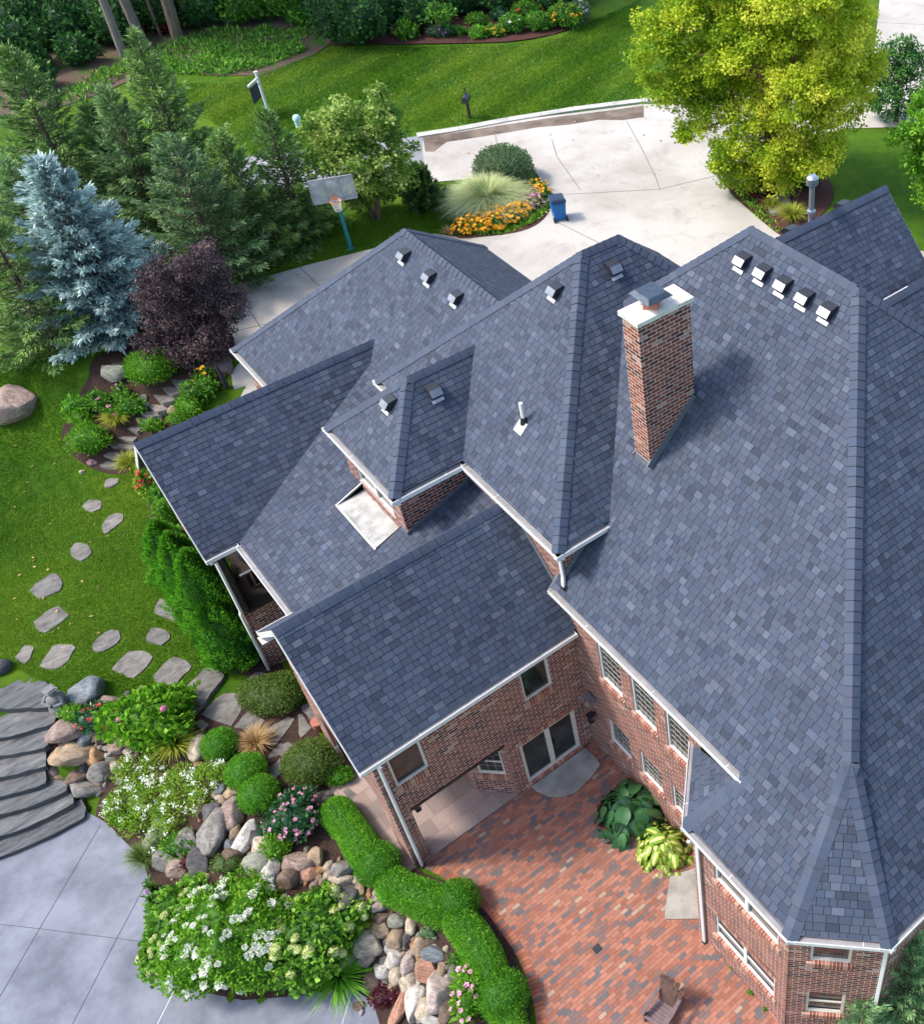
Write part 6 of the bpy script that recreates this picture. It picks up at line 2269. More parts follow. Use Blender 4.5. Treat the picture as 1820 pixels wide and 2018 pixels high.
def rosette(name, label, cat, base, R_, h, leaf, n, LL, WW, seed, group=None, edge=False):
    """mound of broad arching leaves"""
    r = np.random.default_rng(seed)
    base = np.array(base, float)
    t = thing(name, label, cat, base, group)
    V_, F_, T_ = [], [], []
    k0 = 0
    K, J = 6, 4
    for i in range(n):
        q_ = (i + 0.5) / n
        ring = math.sqrt(q_)
        az = i * 2.39996 + r.uniform(-0.3, 0.3)
        d = np.array([math.cos(az), math.sin(az), 0])
        s_ = np.array([-d[1], d[0], 0])
        zc = h * (1 - ring ** 2 * 0.85) + r.uniform(-0.10, 0.10)
        L1, W1_ = LL * r.uniform(0.75, 1.15), WW * r.uniform(0.8, 1.15)
        start = base + d * (ring * R_ * 0.85 - L1 * 0.35) + np.array([0, 0, zc])
        pitch = -0.15 - 0.85 * ring + r.uniform(-0.2, 0.2)
        roll = r.uniform(-0.7, 0.7)
        pitch += r.normal(0, 0.28)
        az2 = az + r.normal(0, 0.35)
        d = np.array([math.cos(az2), math.sin(az2), 0])
        s_ = np.array([-d[1], d[0], 0])
        tn = r.uniform(0.0, 1.0)
        for k in range(K + 1):
            s = k / K
            w = W1_ * 0.5 * (math.sin(math.pi * min(1, s * 0.93 + 0.07)) ** 0.65) * (1 - 0.25 * s)
            pit = pitch - s * 0.5
            for j in range(J):
                c = (j / (J - 1)) * 2 - 1
                p = start + (d * math.cos(pit) + np.array([0, 0, math.sin(pit)])) * L1 * s + s_ * (c * w) + np.array([0, 0, (abs(c) * 0.22 + c * roll) * w])
                V_.append(p)
        for k in range(K):
            for j in range(J - 1):
                a = k0 + k * J + j
                F_.append((a, a + 1, a + J + 1, a + J))
                T_.append(min(1, max(0, (0.12 + 0.3 * tn if j != 1 else 0.62 + 0.38 * tn) if edge else tn)))
        k0 += (K + 1) * J
    o = npmesh("foliage", np.array(V_), np.array(F_), np.array(T_), LEAF[leaf], t)
    o.data.polygons.foreach_set('use_smooth', [True] * len(o.data.polygons))
    return t


def tree(name, label, cat, base, blobs, leaf, L_, W_, trunk_h, trunk_r, seed, bark='bark', group=None, clumps=14, per=55, limbs=True, stems=1, droop=0.0, tones=(0.15, 0.95), sig=0.24, lean=None, shift=None):
    """broad-leaved tree; blobs = world (centre, radius)"""
    r = np.random.default_rng(seed)
    base = np.array(base, float)
    t = thing(name, label, cat, base, group)
    C, Nn, TN = [], [], []
    tips = []
    for (c, rb) in blobs:
        c = np.array(c, float)
        nc = max(3, int(clumps * (rb / 1.0) ** 2))
        D = rdir(nc, r)
        D[:, 2] = D[:, 2] * 0.8 + 0.15
        cc = c + unit(D) * rb * r.uniform(0.45, 1.0, nc)[:, None]
        tips.append(c)
        for q_ in cc:
            m = int(per * r.uniform(0.6, 1.4))
            s = sig * r.uniform(0.7, 1.3) * min(1.0, 0.55 + rb * 0.4)
            g = r.normal(size=(m, 3))
            g = g / np.maximum(1, np.linalg.norm(g, axis=1, keepdims=True) / 1.75) * np.array([s, s, s * 0.65])
            C.append(q_ + g)
            Nn.append(unit(g + (q_ - c) * 0.6 / rb + np.array([0, 0, 0.35])))
            TN.append(np.clip(r.normal(r.uniform(*tones), 0.13, m) + (0 if shift is None else shift(c)), 0, 1))
    C, Nn, TN = np.concatenate(C), np.concatenate(Nn), np.concatenate(TN)
    k = len(C)
    ax = unit(r.normal(size=C.shape) * 0.8 + Nn * 0.5 + np.array([0, 0, -droop]))
    fn = unit(Nn * 0.7 + r.normal(size=C.shape) * 0.7 + np.array([0, 0, 0.5]))
    v, f_, tn = leafset(C, ax, fn, r.uniform(0.7, 1.3, k) * L_, r.uniform(0.7, 1.3, k) * W_, TN, 0.08)
    npmesh("crown", v, f_, tn, LEAF[leaf], t)
    lines = []
    tr_top = base + np.array([0, 0, trunk_h]) + (np.array(lean) if lean is not None else 0)
    for s in range(stems):
        o = np.array([r.uniform(-1, 1), r.uniform(-1, 1), 0]) * (trunk_r * 1.6 if stems > 1 else 0)
        top = tr_top + o * (4 if stems > 1 else 0)
        mid = (base + o + top) / 2 + np.array([r.uniform(-1, 1), r.uniform(-1, 1), 0]) * trunk_h * 0.03
        lines.append(([base + o - [0, 0, 0.2], base + o + [0, 0, 0.15], mid, top], [trunk_r * 1.35, trunk_r, trunk_r * 0.8, trunk_r * 0.5]))
        if limbs:
            for i, tp in enumerate(tips):
                if i % stems == s:
                    st = top * 0.55 + (base + o) * 0.45 if tp[2] < top[2] else top
                    st = (base + o) + (top - base - o) * min(0.95, max(0.35, (tp[2] - base[2]) / max(trunk_h, 0.1) * 0.75))
                    md = (st + tp) / 2 + np.array([0, 0, 0.15 * np.linalg.norm(tp - st)])
                    lines.append(([st, md, tp], [trunk_r * 0.42, trunk_r * 0.28, trunk_r * 0.10]))
    tubes_mesh("trunk", lines, M[bark], t, 8)
    return t


def blobs_px(base, lst, spread=0.5, seed=0):
    """(u, v, radius) in picture units, set on the upright plane through base with some depth"""
    r = random.Random(seed)
    s = pxm(np.array(base) + np.array([0, 0, 3]))
    out = []
    for u, v, rr_ in lst:
        p = upright(u, v, base)
        rm = rr_ / s
        p = p + HD * r.uniform(-1, 1) * rm * spread
        out.append((p, rm))
    return out


def conifer(name, label, cat, base, h, R_, leaf, seed, dens=1.0, L_=0.24, W_=0.055, droop=0.25, z0=0.3, power=0.85, upt=0.25, whorl=0.33, group=None, tones=(0.3, 0.8), tip=0.35, nb=7, hang=0.0, bark='bark'):
    """needle tree: whorls of branches, each a flat spray of short needle twigs"""
    r = np.random.default_rng(seed)
    base = np.array(base, float)
    t = thing(name, label, cat, base, group)
    C, A, Fn, TN, LS = [], [], [], [], []
    z = z0
    lines = []
    while z < h - 0.15:
        fz = (z - z0) / (h - z0)
        Lb = R_ * (1 - fz) ** power + 0.10
        n_ = max(4, int(round(nb * (0.6 + 0.5 * (1 - fz)))))
        a0 = r.uniform(0, 6.28)
        for k in range(n_):
            az = a0 + 2 * math.pi * k / n_ + r.uniform(-0.25, 0.25)
            ln = Lb * r.uniform(0.72, 1.14)
            el = -droop * (1 - fz) + upt * fz * 2.2 + r.uniform(-0.1, 0.1)
            d = np.array([math.cos(az) * math.cos(el), math.sin(az) * math.cos(el), math.sin(el)])
            sd_ = np.array([-math.sin(az), math.cos(az), 0])
            st = base + np.array([0, 0, z + r.uniform(-0.12, 0.12)])
            m = max(8, int(46 * ln * dens))
            s = r.uniform(0.08, 1.0, m) ** 0.75
            wd = ln * 0.34 * (1.08 - s) * r.uniform(-1, 1, m)
            up_ = np.where(s > 0.55, (s - 0.55) * tip * ln, 0)
            p = st + d * (s * ln)[:, None] + sd_ * wd[:, None] + np.array([0, 0, 1]) * (up_ + r.normal(0, 0.05, m) - hang * np.abs(wd))[:, None]
            C.append(p)
            lat = np.sign(wd) * np.clip(np.abs(wd) / (ln * 0.3 + 1e-6), 0.15, 1)
            A.append(unit(d * 0.9 + sd_ * lat[:, None] * 0.75 + r.normal(size=(m, 3)) * 0.32 + np.array([0, 0, tip * 0.6 - hang])))
            Fn.append(unit(np.array([0, 0, 1.0]) + r.normal(size=(m, 3)) * 0.55))
            tb = r.uniform(*tones)
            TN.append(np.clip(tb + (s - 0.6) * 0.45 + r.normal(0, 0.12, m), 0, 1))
            if ln > 0.8:
                lines.append(([st, st + d * ln * 0.75], [0.03, 0.01]))
        z += whorl * r.uniform(0.8, 1.2) * (1 - 0.35 * fz)
    # leader
    m = 60
    zz = r.uniform(h - 0.7, h, m)
    C.append(base + np.stack([r.normal(0, 0.04, m), r.normal(0, 0.04, m), zz], -1))
    A.append(unit(r.normal(size=(m, 3)) * 0.5 + np.array([0, 0, 1.0])))
    Fn.append(rdir(m, r))
    TN.append(r.uniform(0.4, 1, m))
    C, A, Fn, TN = np.concatenate(C), np.concatenate(A), np.concatenate(Fn), np.concatenate(TN)
    k = len(C)
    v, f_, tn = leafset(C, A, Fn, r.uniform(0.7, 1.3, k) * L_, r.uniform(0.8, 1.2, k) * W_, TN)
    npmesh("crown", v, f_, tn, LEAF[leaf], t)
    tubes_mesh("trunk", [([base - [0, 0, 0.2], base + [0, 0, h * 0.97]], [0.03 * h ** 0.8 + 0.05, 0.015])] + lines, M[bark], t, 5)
    return t


def top_base(u, v, vb):
    """base on the ground straight below a tree top seen at (u, v), when the base is at picture row vb"""
    nad = V0 + F0 * (math.cos(PITCH) / math.sin(PITCH))
    ub = u + (U0 - u) * (vb - v) / (nad - v)
    b = G(ub, vb)
    return b, height_to(b, v)
# ------------------------------------------------------------------ plants: where they stand
def con_px(name, label, u, v, vb, R_, leaf, seed, **kw):
    b, h = top_base(u, v, vb)
    return conifer(name, label, "conifer", b, h, R_, leaf, seed, **kw)


con_px("blue_spruce", "silvery blue spruce standing at the edge of the left lawn", 75, 316, 640, 2.9, 'blue', 1, dens=2.0, L_=0.25, W_=0.075, droop=0.06, upt=0.22, whorl=0.30, nb=9, tip=0.25, tones=(0.35, 0.85), power=0.78)
con_px("norway_spruce", "tallest green spruce with a thin ragged top, before the far lawn", 262, 62, 475, 3.1, 'spruce', 2, dens=1.5, L_=0.27, W_=0.06, droop=0.35, upt=0.35, hang=0.35, whorl=0.36, power=1.0)
con_px("norway_spruce", "blue-green spruce left of the tallest spruce", 204, 172, 490, 2.4, 'spruceb', 3, dens=1.5, L_=0.26, W_=0.06, droop=0.2, upt=0.35, hang=0.15, whorl=0.33)
con_px("norway_spruce", "dark spruce cut by the left picture edge, highest in that corner", 8, 92, 480, 3.2, 'spruce', 4, dens=1.5, L_=0.28, W_=0.06, droop=0.3, upt=0.35, hang=0.3, whorl=0.36)
con_px("norway_spruce", "small spruce tip between the corner spruce and the blue-green one", 165, 196, 470, 1.9, 'spruce', 5, dens=1.4, L_=0.26, W_=0.06, droop=0.25, upt=0.35, hang=0.2)
con_px("norway_spruce", "low blue-green spruce behind the blue spruce at the left edge", 12, 318, 610, 2.7, 'spruceb', 6, dens=1.5, L_=0.26, W_=0.06, droop=0.15, upt=0.3, hang=0.1)
con_px("norway_spruce", "slim spruce standing alone left of the pale green maple", 519, 214, 470, 1.75, 'spruce', 7, dens=1.7, L_=0.22, W_=0.055, droop=0.25, upt=0.3, hang=0.2, whorl=0.3)
con_px("norway_spruce", "broad spruce with level layered branches above the purple shrub", 330, 268, 555, 3.0, 'spruceb', 8, dens=1.7, L_=0.25, W_=0.06, droop=0.08, upt=0.25, hang=0.08, whorl=0.38, tones=(0.15, 0.65))
con_px("norway_spruce", "dark spruce filling the gap right of the layered spruce", 432, 262, 505, 2.2, 'spruce', 9, dens=1.6, L_=0.25, W_=0.06, droop=0.25, upt=0.3, hang=0.25)
con_px("norway_spruce", "shaded spruce behind the blue spruce on its left side", -40, 420, 680, 2.6, 'spruce', 10, dens=1.3, droop=0.15)
for k, (u, v, zt, R_, lab) in enumerate([(1805, 1862, 3.6, 1.35, "soft green pine rising in the bottom right corner, taller leader"), (1705, 1978, 2.3, 0.95, "soft green pine in front of the bay's lower window")]):
    p = at(u, v, zt)
    conifer("pine", lab, "conifer", (p[0], p[1], float(T(p[0], p[1]))), zt, R_, 'pine', 20 + k, dens=3.2, L_=0.17, W_=0.022, droop=-0.25, upt=0.5, whorl=0.30, nb=7, tip=0.9, tones=(0.35, 0.9), power=0.7)

# purple-leaved shrub, maple, golden tree and the trees by the road
b = G(402, 700)
tree("smoke_bush", "large dark purple-leaved shrub between the blue spruce and the driveway", "shrub", b, blobs_px(b, [(335, 560, 50), (395, 565, 58), (440, 590, 46), (320, 620, 50), (375, 630, 62), (430, 640, 52), (352, 515, 38), (400, 520, 34), (318, 668, 42), (385, 680, 48), (345, 690, 40), (425, 690, 38), (456, 612, 28), (300, 590, 30)], 0.8, 3), 'purple', 0.10, 0.055, 2.2, 0.07, 31, stems=4, clumps=60, per=75, sig=0.2, group=None)
b = G(742, 434)
tree("maple", "pale green young maple behind the basketball hoop", "tree", b, blobs_px(b, [(640, 238, 40), (700, 232, 48), (756, 238, 42), (790, 285, 36), (720, 300, 60), (655, 300, 50), (615, 330, 30), (690, 370, 48), (745, 362, 42), (742, 200, 24), (738, 182, 14), (668, 205, 22), (775, 330, 40), (620, 395, 38), (665, 425, 26), (720, 408, 34)], 0.8, 4), 'maple', 0.17, 0.12, 3.4, 0.10, 32, stems=3, clumps=24, per=62, sig=0.24, tones=(0.0, 1.1), group=None)
b = G(1538, 378)
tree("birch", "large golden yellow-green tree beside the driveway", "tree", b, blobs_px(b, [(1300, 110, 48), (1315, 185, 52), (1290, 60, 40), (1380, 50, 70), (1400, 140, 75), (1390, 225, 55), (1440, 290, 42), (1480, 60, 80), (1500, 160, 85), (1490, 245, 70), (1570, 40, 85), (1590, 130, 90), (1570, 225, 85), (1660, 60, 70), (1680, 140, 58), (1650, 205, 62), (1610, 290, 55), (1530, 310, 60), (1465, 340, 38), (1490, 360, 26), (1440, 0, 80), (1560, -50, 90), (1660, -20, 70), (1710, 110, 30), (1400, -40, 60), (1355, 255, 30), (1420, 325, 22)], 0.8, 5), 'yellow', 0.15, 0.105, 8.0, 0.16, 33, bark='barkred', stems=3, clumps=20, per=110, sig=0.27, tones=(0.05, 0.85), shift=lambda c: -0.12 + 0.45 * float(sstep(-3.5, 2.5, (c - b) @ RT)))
b = G(1765, 238)
tree("crab_apple", "small dark-leaved tree by the road at the right", "tree", b, blobs_px(b, [(1765, 120, 42), (1730, 155, 34), (1800, 140, 40), (1755, 180, 42), (1810, 190, 34), (1715, 200, 22)], 0.8, 6), 'dark', 0.17, 0.11, 2.6, 0.09, 34, clumps=26, per=55, stems=2, tones=(0.4, 1.0))
b = G(1900, 440)
tree("maple", "light green tree reaching in from the right picture edge", "tree", b, blobs_px(b, [(1790, 262, 30), (1750, 268, 16), (1820, 230, 34), (1825, 300, 40), (1800, 330, 26), (1822, 375, 30), (1860, 300, 70), (1900, 360, 80), (1870, 220, 70), (1835, 180, 30)], 0.5, 7), 'fresh', 0.17, 0.11, 5.0, 0.13, 35, clumps=24, per=55, tones=(0.05, 0.8))
b = G(838, 410)
conifer("dwarf_spruce", "small dark conical evergreen right of the pale green maple", "conifer", b, height_to(b, 332), 0.95, 'spruce', 36, dens=4.5, L_=0.15, W_=0.05, droop=-0.3, upt=0.4, z0=0.05, whorl=0.16, nb=10, power=0.55, tones=(0.1, 0.55))

# woodland along the far side
WT = [(246, 113, 0.26, 15, "grey"), (287, 96, 0.30, 16, "grey"), (171, 80, 0.15, 13, "brown"), (432, 42, 0.20, 14, "grey"), (792, 57, 0.24, 15, "pale"), (505, 22, 0.24, 15, "grey"), (352, 78, 0.36, 12, "brown"), (318, 74, 0.1, 11, "brown"), (92, 66, 0.12, 12, "brown"), (210, 30, 0.22, 15, "brown"), (466, 22, 0.12, 12, "pale"), (940, 14, 0.10, 10, "pale"), (1072, 18, 0.09, 9, "pale"), (545, 8, 0.2, 15, "brown"), (375, 20, 0.15, 14, "grey"), (120, 10, 0.2, 14, "grey"), (610, 2, 0.2, 14, "brown"), (700, -8, 0.2, 14, "brown"), (860, -12, 0.2, 14, "grey")]
WL = ["thick grey leaning trunk at the edge of the far woodland, left one of a pair", "thick grey trunk just behind the tallest spruce's tip", "slender brown trunk near the upper left corner", "grey trunk at the top of the fern bank", "pale stout trunk rising from the red bark bed", "grey trunk among the undergrowth right of the fern bank", "dark broad trunk behind the red-leaved bush", "thin brown trunk left of the red-leaved bush", "thin brown trunk in the darkest corner of the woodland", "brown trunk behind the grey pair", "thin pale trunk above the fern bank", "thin pale sapling trunk in the red bark bed", "thin pale trunk by the yellow lilies", "brown trunk at the top edge, right of the fern bank", "grey trunk at the top edge behind the red-leaved bush", "grey trunk at the top edge in the upper left", "brown trunk in the dark thicket at the top edge", "brown trunk behind the big dark shrub", "grey trunk at the top edge above the red bark bed"]
for i, (u, v, r_, h, k) in enumerate(WT):
    b = G(u, v)
    top = b + np.array([0, 0, h])
    bl = [(top + np.array([RR.uniform(-2.2, 2.2), RR.uniform(-2.2, 2.2), RR.uniform(-2.5, 1.5)]), RR.uniform(1.3, 2.0)) for _ in range(5)]
    tree("woodland_tree", WL[i], "tree", b, bl, 'wood', 0.32, 0.2, h * 0.92, r_, 200 + i, bark={'grey': 'barkgrey', 'brown': 'bark', 'pale': 'barkgrey'}[k], clumps=6, per=22, sig=0.5, group="trees of the far woodland")
US = [(40, 25, 95, 3.2, 'dark', "huge dark bush filling the upper left corner"), (15, 95, 60, 2.6, 'dark', "dark bush below the corner bush at the left edge"), (120, 45, 60, 2.6, 'dark', "dark bush between the thin trunks in the upper left"), (215, 45, 50, 2.4, 'dark', "dark bush behind the grey trunk pair"), (690, 35, 62, 3.2, 'dark', "large dark blue-green shrub at the end of the fern bank"), (655, 5, 50, 2.6, 'dark', "dark thicket bush left of the large blue-green shrub"), (745, 20, 40, 2.4, 'dark', "dark bush between the blue-green shrub and the pale trunk"), (825, 20, 46, 2.2, 'dark', "dark bush right of the pale stout trunk"), (480, 6, 46, 2.4, 'wood', "green bush at the top of the fern bank"), (395, 8, 50, 2.6, 'dark', "dark bush above the red-leaved bush"), (560, -6, 50, 2.6, 'wood', "green bush at the top edge right of the fern bank"), (300, 12, 50, 2.8, 'dark', "dark bush at the top edge behind the thick trunks"), (900, -10, 50, 2.2, 'dark', "dark bush at the top edge above the red bark bed"), (990, -12, 50, 2.0, 'dark', "dark bush at the top edge near the lily bed"), (800, 62, 22, 0.9, 'wood', "round green bush beside the foot of the pale trunk"), (1060, -5, 44, 1.8, 'dark', "dark bush at the top edge behind the yellow lilies"), (150, 100, 34, 1.6, 'dark', "low dark bush left of the grey trunk pair"), (255, 15, 40, 2.2, 'dark', "dark bush between two grey trunks"), (60, 150, 40, 1.6, 'dark', "low dark bush above the corner spruce"), (595, 35, 26, 1.0, 'wood', "small green bush in the leaf litter left of the blue-green shrub"), (1125, -20, 40, 1.6, 'dark', "dark bush at the top edge by the lawn corner")]
for i, (u, v, rx, h, lf, lab) in enumerate(US):
    shrub_px("woodland_shrub", lab, "shrub", u, v, rx, rx * 0.8, h, lf, 85, 0.26, 0.17, 300 + i, amp=0.2, group="bushes of the far woodland", tones=(0.0, 1.0), rough=0.4)
b = G(342, 62)
tree("red_bush", "dark red-leaved bush in front of the woodland", "shrub", b, blobs_px(b, [(325, 48, 16), (345, 46, 15), (332, 66, 14)], 0.5, 8), 'red', 0.2, 0.13, 1.2, 0.06, 330, clumps=70, per=40, stems=2)


def cover(name, label, cat, pts_px, leaf, n, L_, W_, seed, h=0.25, z=None, kind='stuff', up=0.8):
    """low leafy ground cover over a picture polygon"""
    r = np.random.default_rng(seed)
    P = np.array(PX(pts_px, z))
    mn, mx = P.min(0), P.max(0)
    q = r.uniform(mn, mx, (int(n * 2.6), 2))
    q = q[poly_dist(q[:, 0], q[:, 1], [tuple(p) for p in P]) == 0][:n]
    k = len(q)
    zz = T(q[:, 0], q[:, 1]) + r.uniform(0, 1, k) ** 1.5 * h * (0.5 + 0.5 * np.sin(q[:, 0] * 2.1) * np.sin(q[:, 1] * 1.7))
    C = np.stack([q[:, 0], q[:, 1], zz], -1)
    A = unit(r.normal(size=(k, 3)) * 0.8 + np.array([0, 0, up]))
    v, f_, tn = leafset(C, A, unit(r.normal(size=(k, 3)) * 0.5 + UPV), r.uniform(0.6, 1.3, k) * L_, r.uniform(0.7, 1.2, k) * W_, r.uniform(0.1, 1, k))
    o = npmesh(name, v, f_, tn, LEAF[leaf])
    return tag(o, label, cat, None, kind)


cover("fern_bank", "green ferns and weeds covering the bank below the woodland", "ground cover", [(395, 130), (420, 85), (470, 105), (540, 92), (590, 85), (610, 100), (560, 120), (500, 140), (440, 150), (330, 146), (310, 125)], 'wood', 4200, 0.26, 0.09, 401, 0.45)
cover("undergrowth", "shady undergrowth weeds at the edge of the upper left woodland", "ground cover", [(100, 200), (200, 140), (300, 100), (420, 60), (520, 60), (600, 60), (640, 70), (560, 90), (420, 120), (330, 150), (250, 150), (160, 200)], 'wood', 3800, 0.3, 0.1, 402, 0.4)
cover("undergrowth", "dark leafy floor under the woodland trees along the top edge", "ground cover", [(-60, 150), (60, 130), (160, 90), (300, 70), (420, 45), (520, 40), (640, 40), (800, 30), (1000, 10), (1100, -30), (-100, -60)], 'dark', 14000, 0.34, 0.18, 403, 0.9)
for i, (u, v, rx, ry, h, lf, lab, fl) in enumerate([
        (868, 63, 26, 12, 0.6, 'deep', "low dark green perennial with tiny violet flowers in the far bed", ('f_purple', 30)), (905, 62, 16, 10, 0.5, 'wood', "small green perennial next to the violet one in the far bed", None),
        (942, 65, 16, 12, 0.7, 'box', "round green bush at the lawn edge of the far bed", None), (972, 62, 22, 12, 0.6, 'wood', "yellow-flowered daylilies at the front of the far bed", ('f_orange', 26)),
        (1008, 48, 26, 18, 1.0, 'wood', "leafy perennial with a few white flowers in the far bed", ('f_white', 18)), (1062, 44, 28, 18, 1.0, 'wood', "green mound of foliage before the tall yellow lilies", None),
        (1112, 32, 34, 26, 1.3, 'wood', "tall yellow lilies at the end of the far bed", ('f_orange', 60)), (1140, 22, 20, 22, 1.1, 'greygreen', "pale-flowered plant at the right tip of the far bed", ('f_white', 50)), (1040, 22, 30, 18, 1.1, 'wood', "leafy clump behind the daylilies of the far bed", ('f_red', 20)),
        (940, 40, 20, 12, 0.7, 'wood', "low leafy plant on the red bark of the far bed", None), (985, 30, 20, 12, 0.7, 'deep', "dark low plant on the red bark behind the daylilies", None)]):
    t, c, rd = shrub_px("perennial", lab, "perennial", u, v, rx, ry, h, lf, 160, 0.2, 0.09, 340 + i, amp=0.15, group="perennials of the far bed", rough=0.5)
    if fl:
        blooms(t, c, rd, fl[1], 0.17, fl[0], 340 + i)
b = G(864, 74)
tree("sapling", "young bright green tree in the red bark bed", "tree", b, blobs_px(b, [(845, 25, 22), (870, 18, 24), (890, 28, 18), (862, 40, 18)], 0.6, 9), 'wood', 0.22, 0.13, 2.0, 0.05, 345, clumps=10, per=30, stems=2)

# island bed by the bin
t, c, rd = shrub_px("round_bush", "big round clipped bush in the driveway island bed", "shrub", 992, 326, 56, 52, 1.7, 'greygreen', 420, 0.10, 0.06, 350, amp=0.05, tones=(0.1, 0.95))
shrub_px("perennial", "feathery green plant at the foot of the big round bush", "perennial", 1022, 352, 22, 16, 0.5, 'box', 260, 0.18, 0.07, 351, amp=0.2)
tuft("striped_grass", "large cream-striped ornamental grass in the driveway island bed", "ornamental grass", G(964, 406), 2.0, 1.05, 'grass', 6500, 0.020, 352, droop=1.3)


def flowerbed(name, label, spots, leaf, fleaf, hh, per_m, size, seed, group=None, ll=0.16):
    """one clump of flowering plants made of a few merging mounds"""
    r = np.random.default_rng(seed)
    base = G(*spots[0][:2])
    t = thing(name, label, "flowers", base, group)
    parts, C, A, F_, T_ = [], [], [], [], []
    for (u, v, rx) in spots:
        p = G(u, v, hh * 0.5)
        a = rx / pxm(p)
        P, Nn, D = mound_pts(p + np.array([0, 0, hh * 0.3]), (a, a, hh * 0.75), int(170 * a * a * 3 + 60), r, 0.2, seed, -0.3, (0.6, 1.0))
        k = len(P)
        parts.append(leafset(P, unit(Nn * 0.5 + r.normal(size=P.shape) * 0.6 + UPV * 0.4), unit(Nn + r.normal(size=P.shape) * 0.5), r.uniform(0.7, 1.3, k) * ll, r.uniform(0.7, 1.2, k) * ll * 0.4, r.uniform(0, 1, k)))
        parts.append(core(p + np.array([0, 0, hh * 0.25]), (a * 0.8, a * 0.8, hh * 0.55), 0.08, 0.15, seed))
        m = int(per_m * a * a * 3.1)
        P, Nn, D = mound_pts(p + np.array([0, 0, hh * 0.35]), (a, a, hh * 0.85), m, r, 0.2, seed, 0.0, (0.88, 1.1))
        for i in range(len(P)):
            C.append(P[i])
            A.append(unit(Nn[i] + r.normal(size=3) * 0.35 + UPV * 0.5))
    v, f_, tn = merge(parts)
    npmesh("foliage", v, f_, tn, LEAF[leaf], t)
    od = r.permutation(len(C))
    C, A = np.array(C)[od], np.array(A)[od]
    put_heads(t, flower_mesh(fleaf, size, 6), C[:100], A[:100], seed, 0.75, 1.25, "flower")
    if len(C) > 100:
        C, A = C[100:], A[100:]
        k = len(C)
        x = unit(np.cross(A, np.array([0.31, 0.52, 0.8])))
        y = np.cross(A, x)
        ph = r.uniform(0, 1, k)
        cc, aa, nn = [], [], []
        for q_ in range(6):
            g = (ph + q_ * math.pi / 3)[:, None]
            cc.append(C)
            aa.append(x * np.cos(g) + y * np.sin(g))
            nn.append(A)
        cc, aa, nn = np.concatenate(cc), np.concatenate(aa), np.concatenate(nn)
        v, f_, tn = leafset(cc, aa, nn, np.full(len(cc), size * 0.5), np.full(len(cc), size * 0.3), r.uniform(0.2, 1, len(cc)))
        npmesh("flowers", v, f_, tn, LEAF[fleaf], t)['kind'] = 'stuff'
    return t


flowerbed("coneflowers", "wide drift of orange-yellow coneflowers along the driveway island bed", [(915, 447, 20), (935, 442, 22), (955, 445, 18), (975, 438, 22), (985, 420, 20), (1010, 425, 20), (1028, 415, 18), (960, 428, 18)], 'wood', 'f_orange', 0.6, 120, 0.18, 353)
flowerbed("coneflowers", "orange-yellow coneflowers beside the blue wheelie bin", [(1062, 370, 16), (1074, 378, 13), (1050, 366, 10)], 'wood', 'f_orange', 0.6, 70, 0.15, 354)
flowerbed("pink_flowers", "pink flowers between the striped grass and the blue bin", [(1030, 392, 17), (1050, 388, 15), (1045, 405, 15), (1062, 400, 11), (1020, 400, 10)], 'wood', 'f_pink', 0.55, 60, 0.14, 355)
cover("edging_plants", "low bright green edging along the driveway island bed", "ground cover", [(985, 452), (1020, 440), (1055, 418), (1078, 396), (1082, 410), (1066, 432), (1030, 452), (990, 464), (940, 466), (905, 464), (900, 455), (950, 458)], 'fresh', 1700, 0.16, 0.07, 356, 0.25, DZ)
tuft("dry_tuft", "small heap of dry brown stems at the lawn end of the island bed", "dead plant", G(884, 462), 0.45, 0.3, 'straw', 90, 0.02, 357)
# bed under the golden tree
shrub_px("round_bush", "dark round bush under the golden tree at its right", "shrub", 1588, 350, 26, 22, 0.9, 'dark', 240, 0.13, 0.08, 360, amp=0.1)
tuft("green_grass_clump", "green grass clump nearest the right wing roof", "ornamental grass", G(1560, 432), 0.9, 0.55, 'gold', 500, 0.022, 361)
tuft("green_grass_clump", "small green grass clump beside the flat stone under the golden tree", "ornamental grass", G(1520, 412), 0.6, 0.4, 'gold', 300, 0.02, 362)
cover("red_ground_cover", "red-leaved low plants under the golden tree", "ground cover", [(1470, 365), (1530, 380), (1560, 392), (1545, 415), (1500, 425), (1470, 395)], 'red', 500, 0.16, 0.08, 363, 0.2, DZ)
cover("bed_weeds", "green low plants along the kerb of the golden tree's bed", "ground cover", [(1445, 380), (1475, 385), (1520, 430), (1550, 465), (1530, 462), (1480, 420)], 'fresh', 500, 0.16, 0.08, 364, 0.2, DZ)
slab("flat_stone", PX([(1510, 400), (1530, 388), (1552, 392), (1560, 410), (1545, 428), (1515, 425)], DZ), None, 0.3, 'flag', "grey-green flat stone lying under the golden tree", "stone", seed=150, level=0.2)

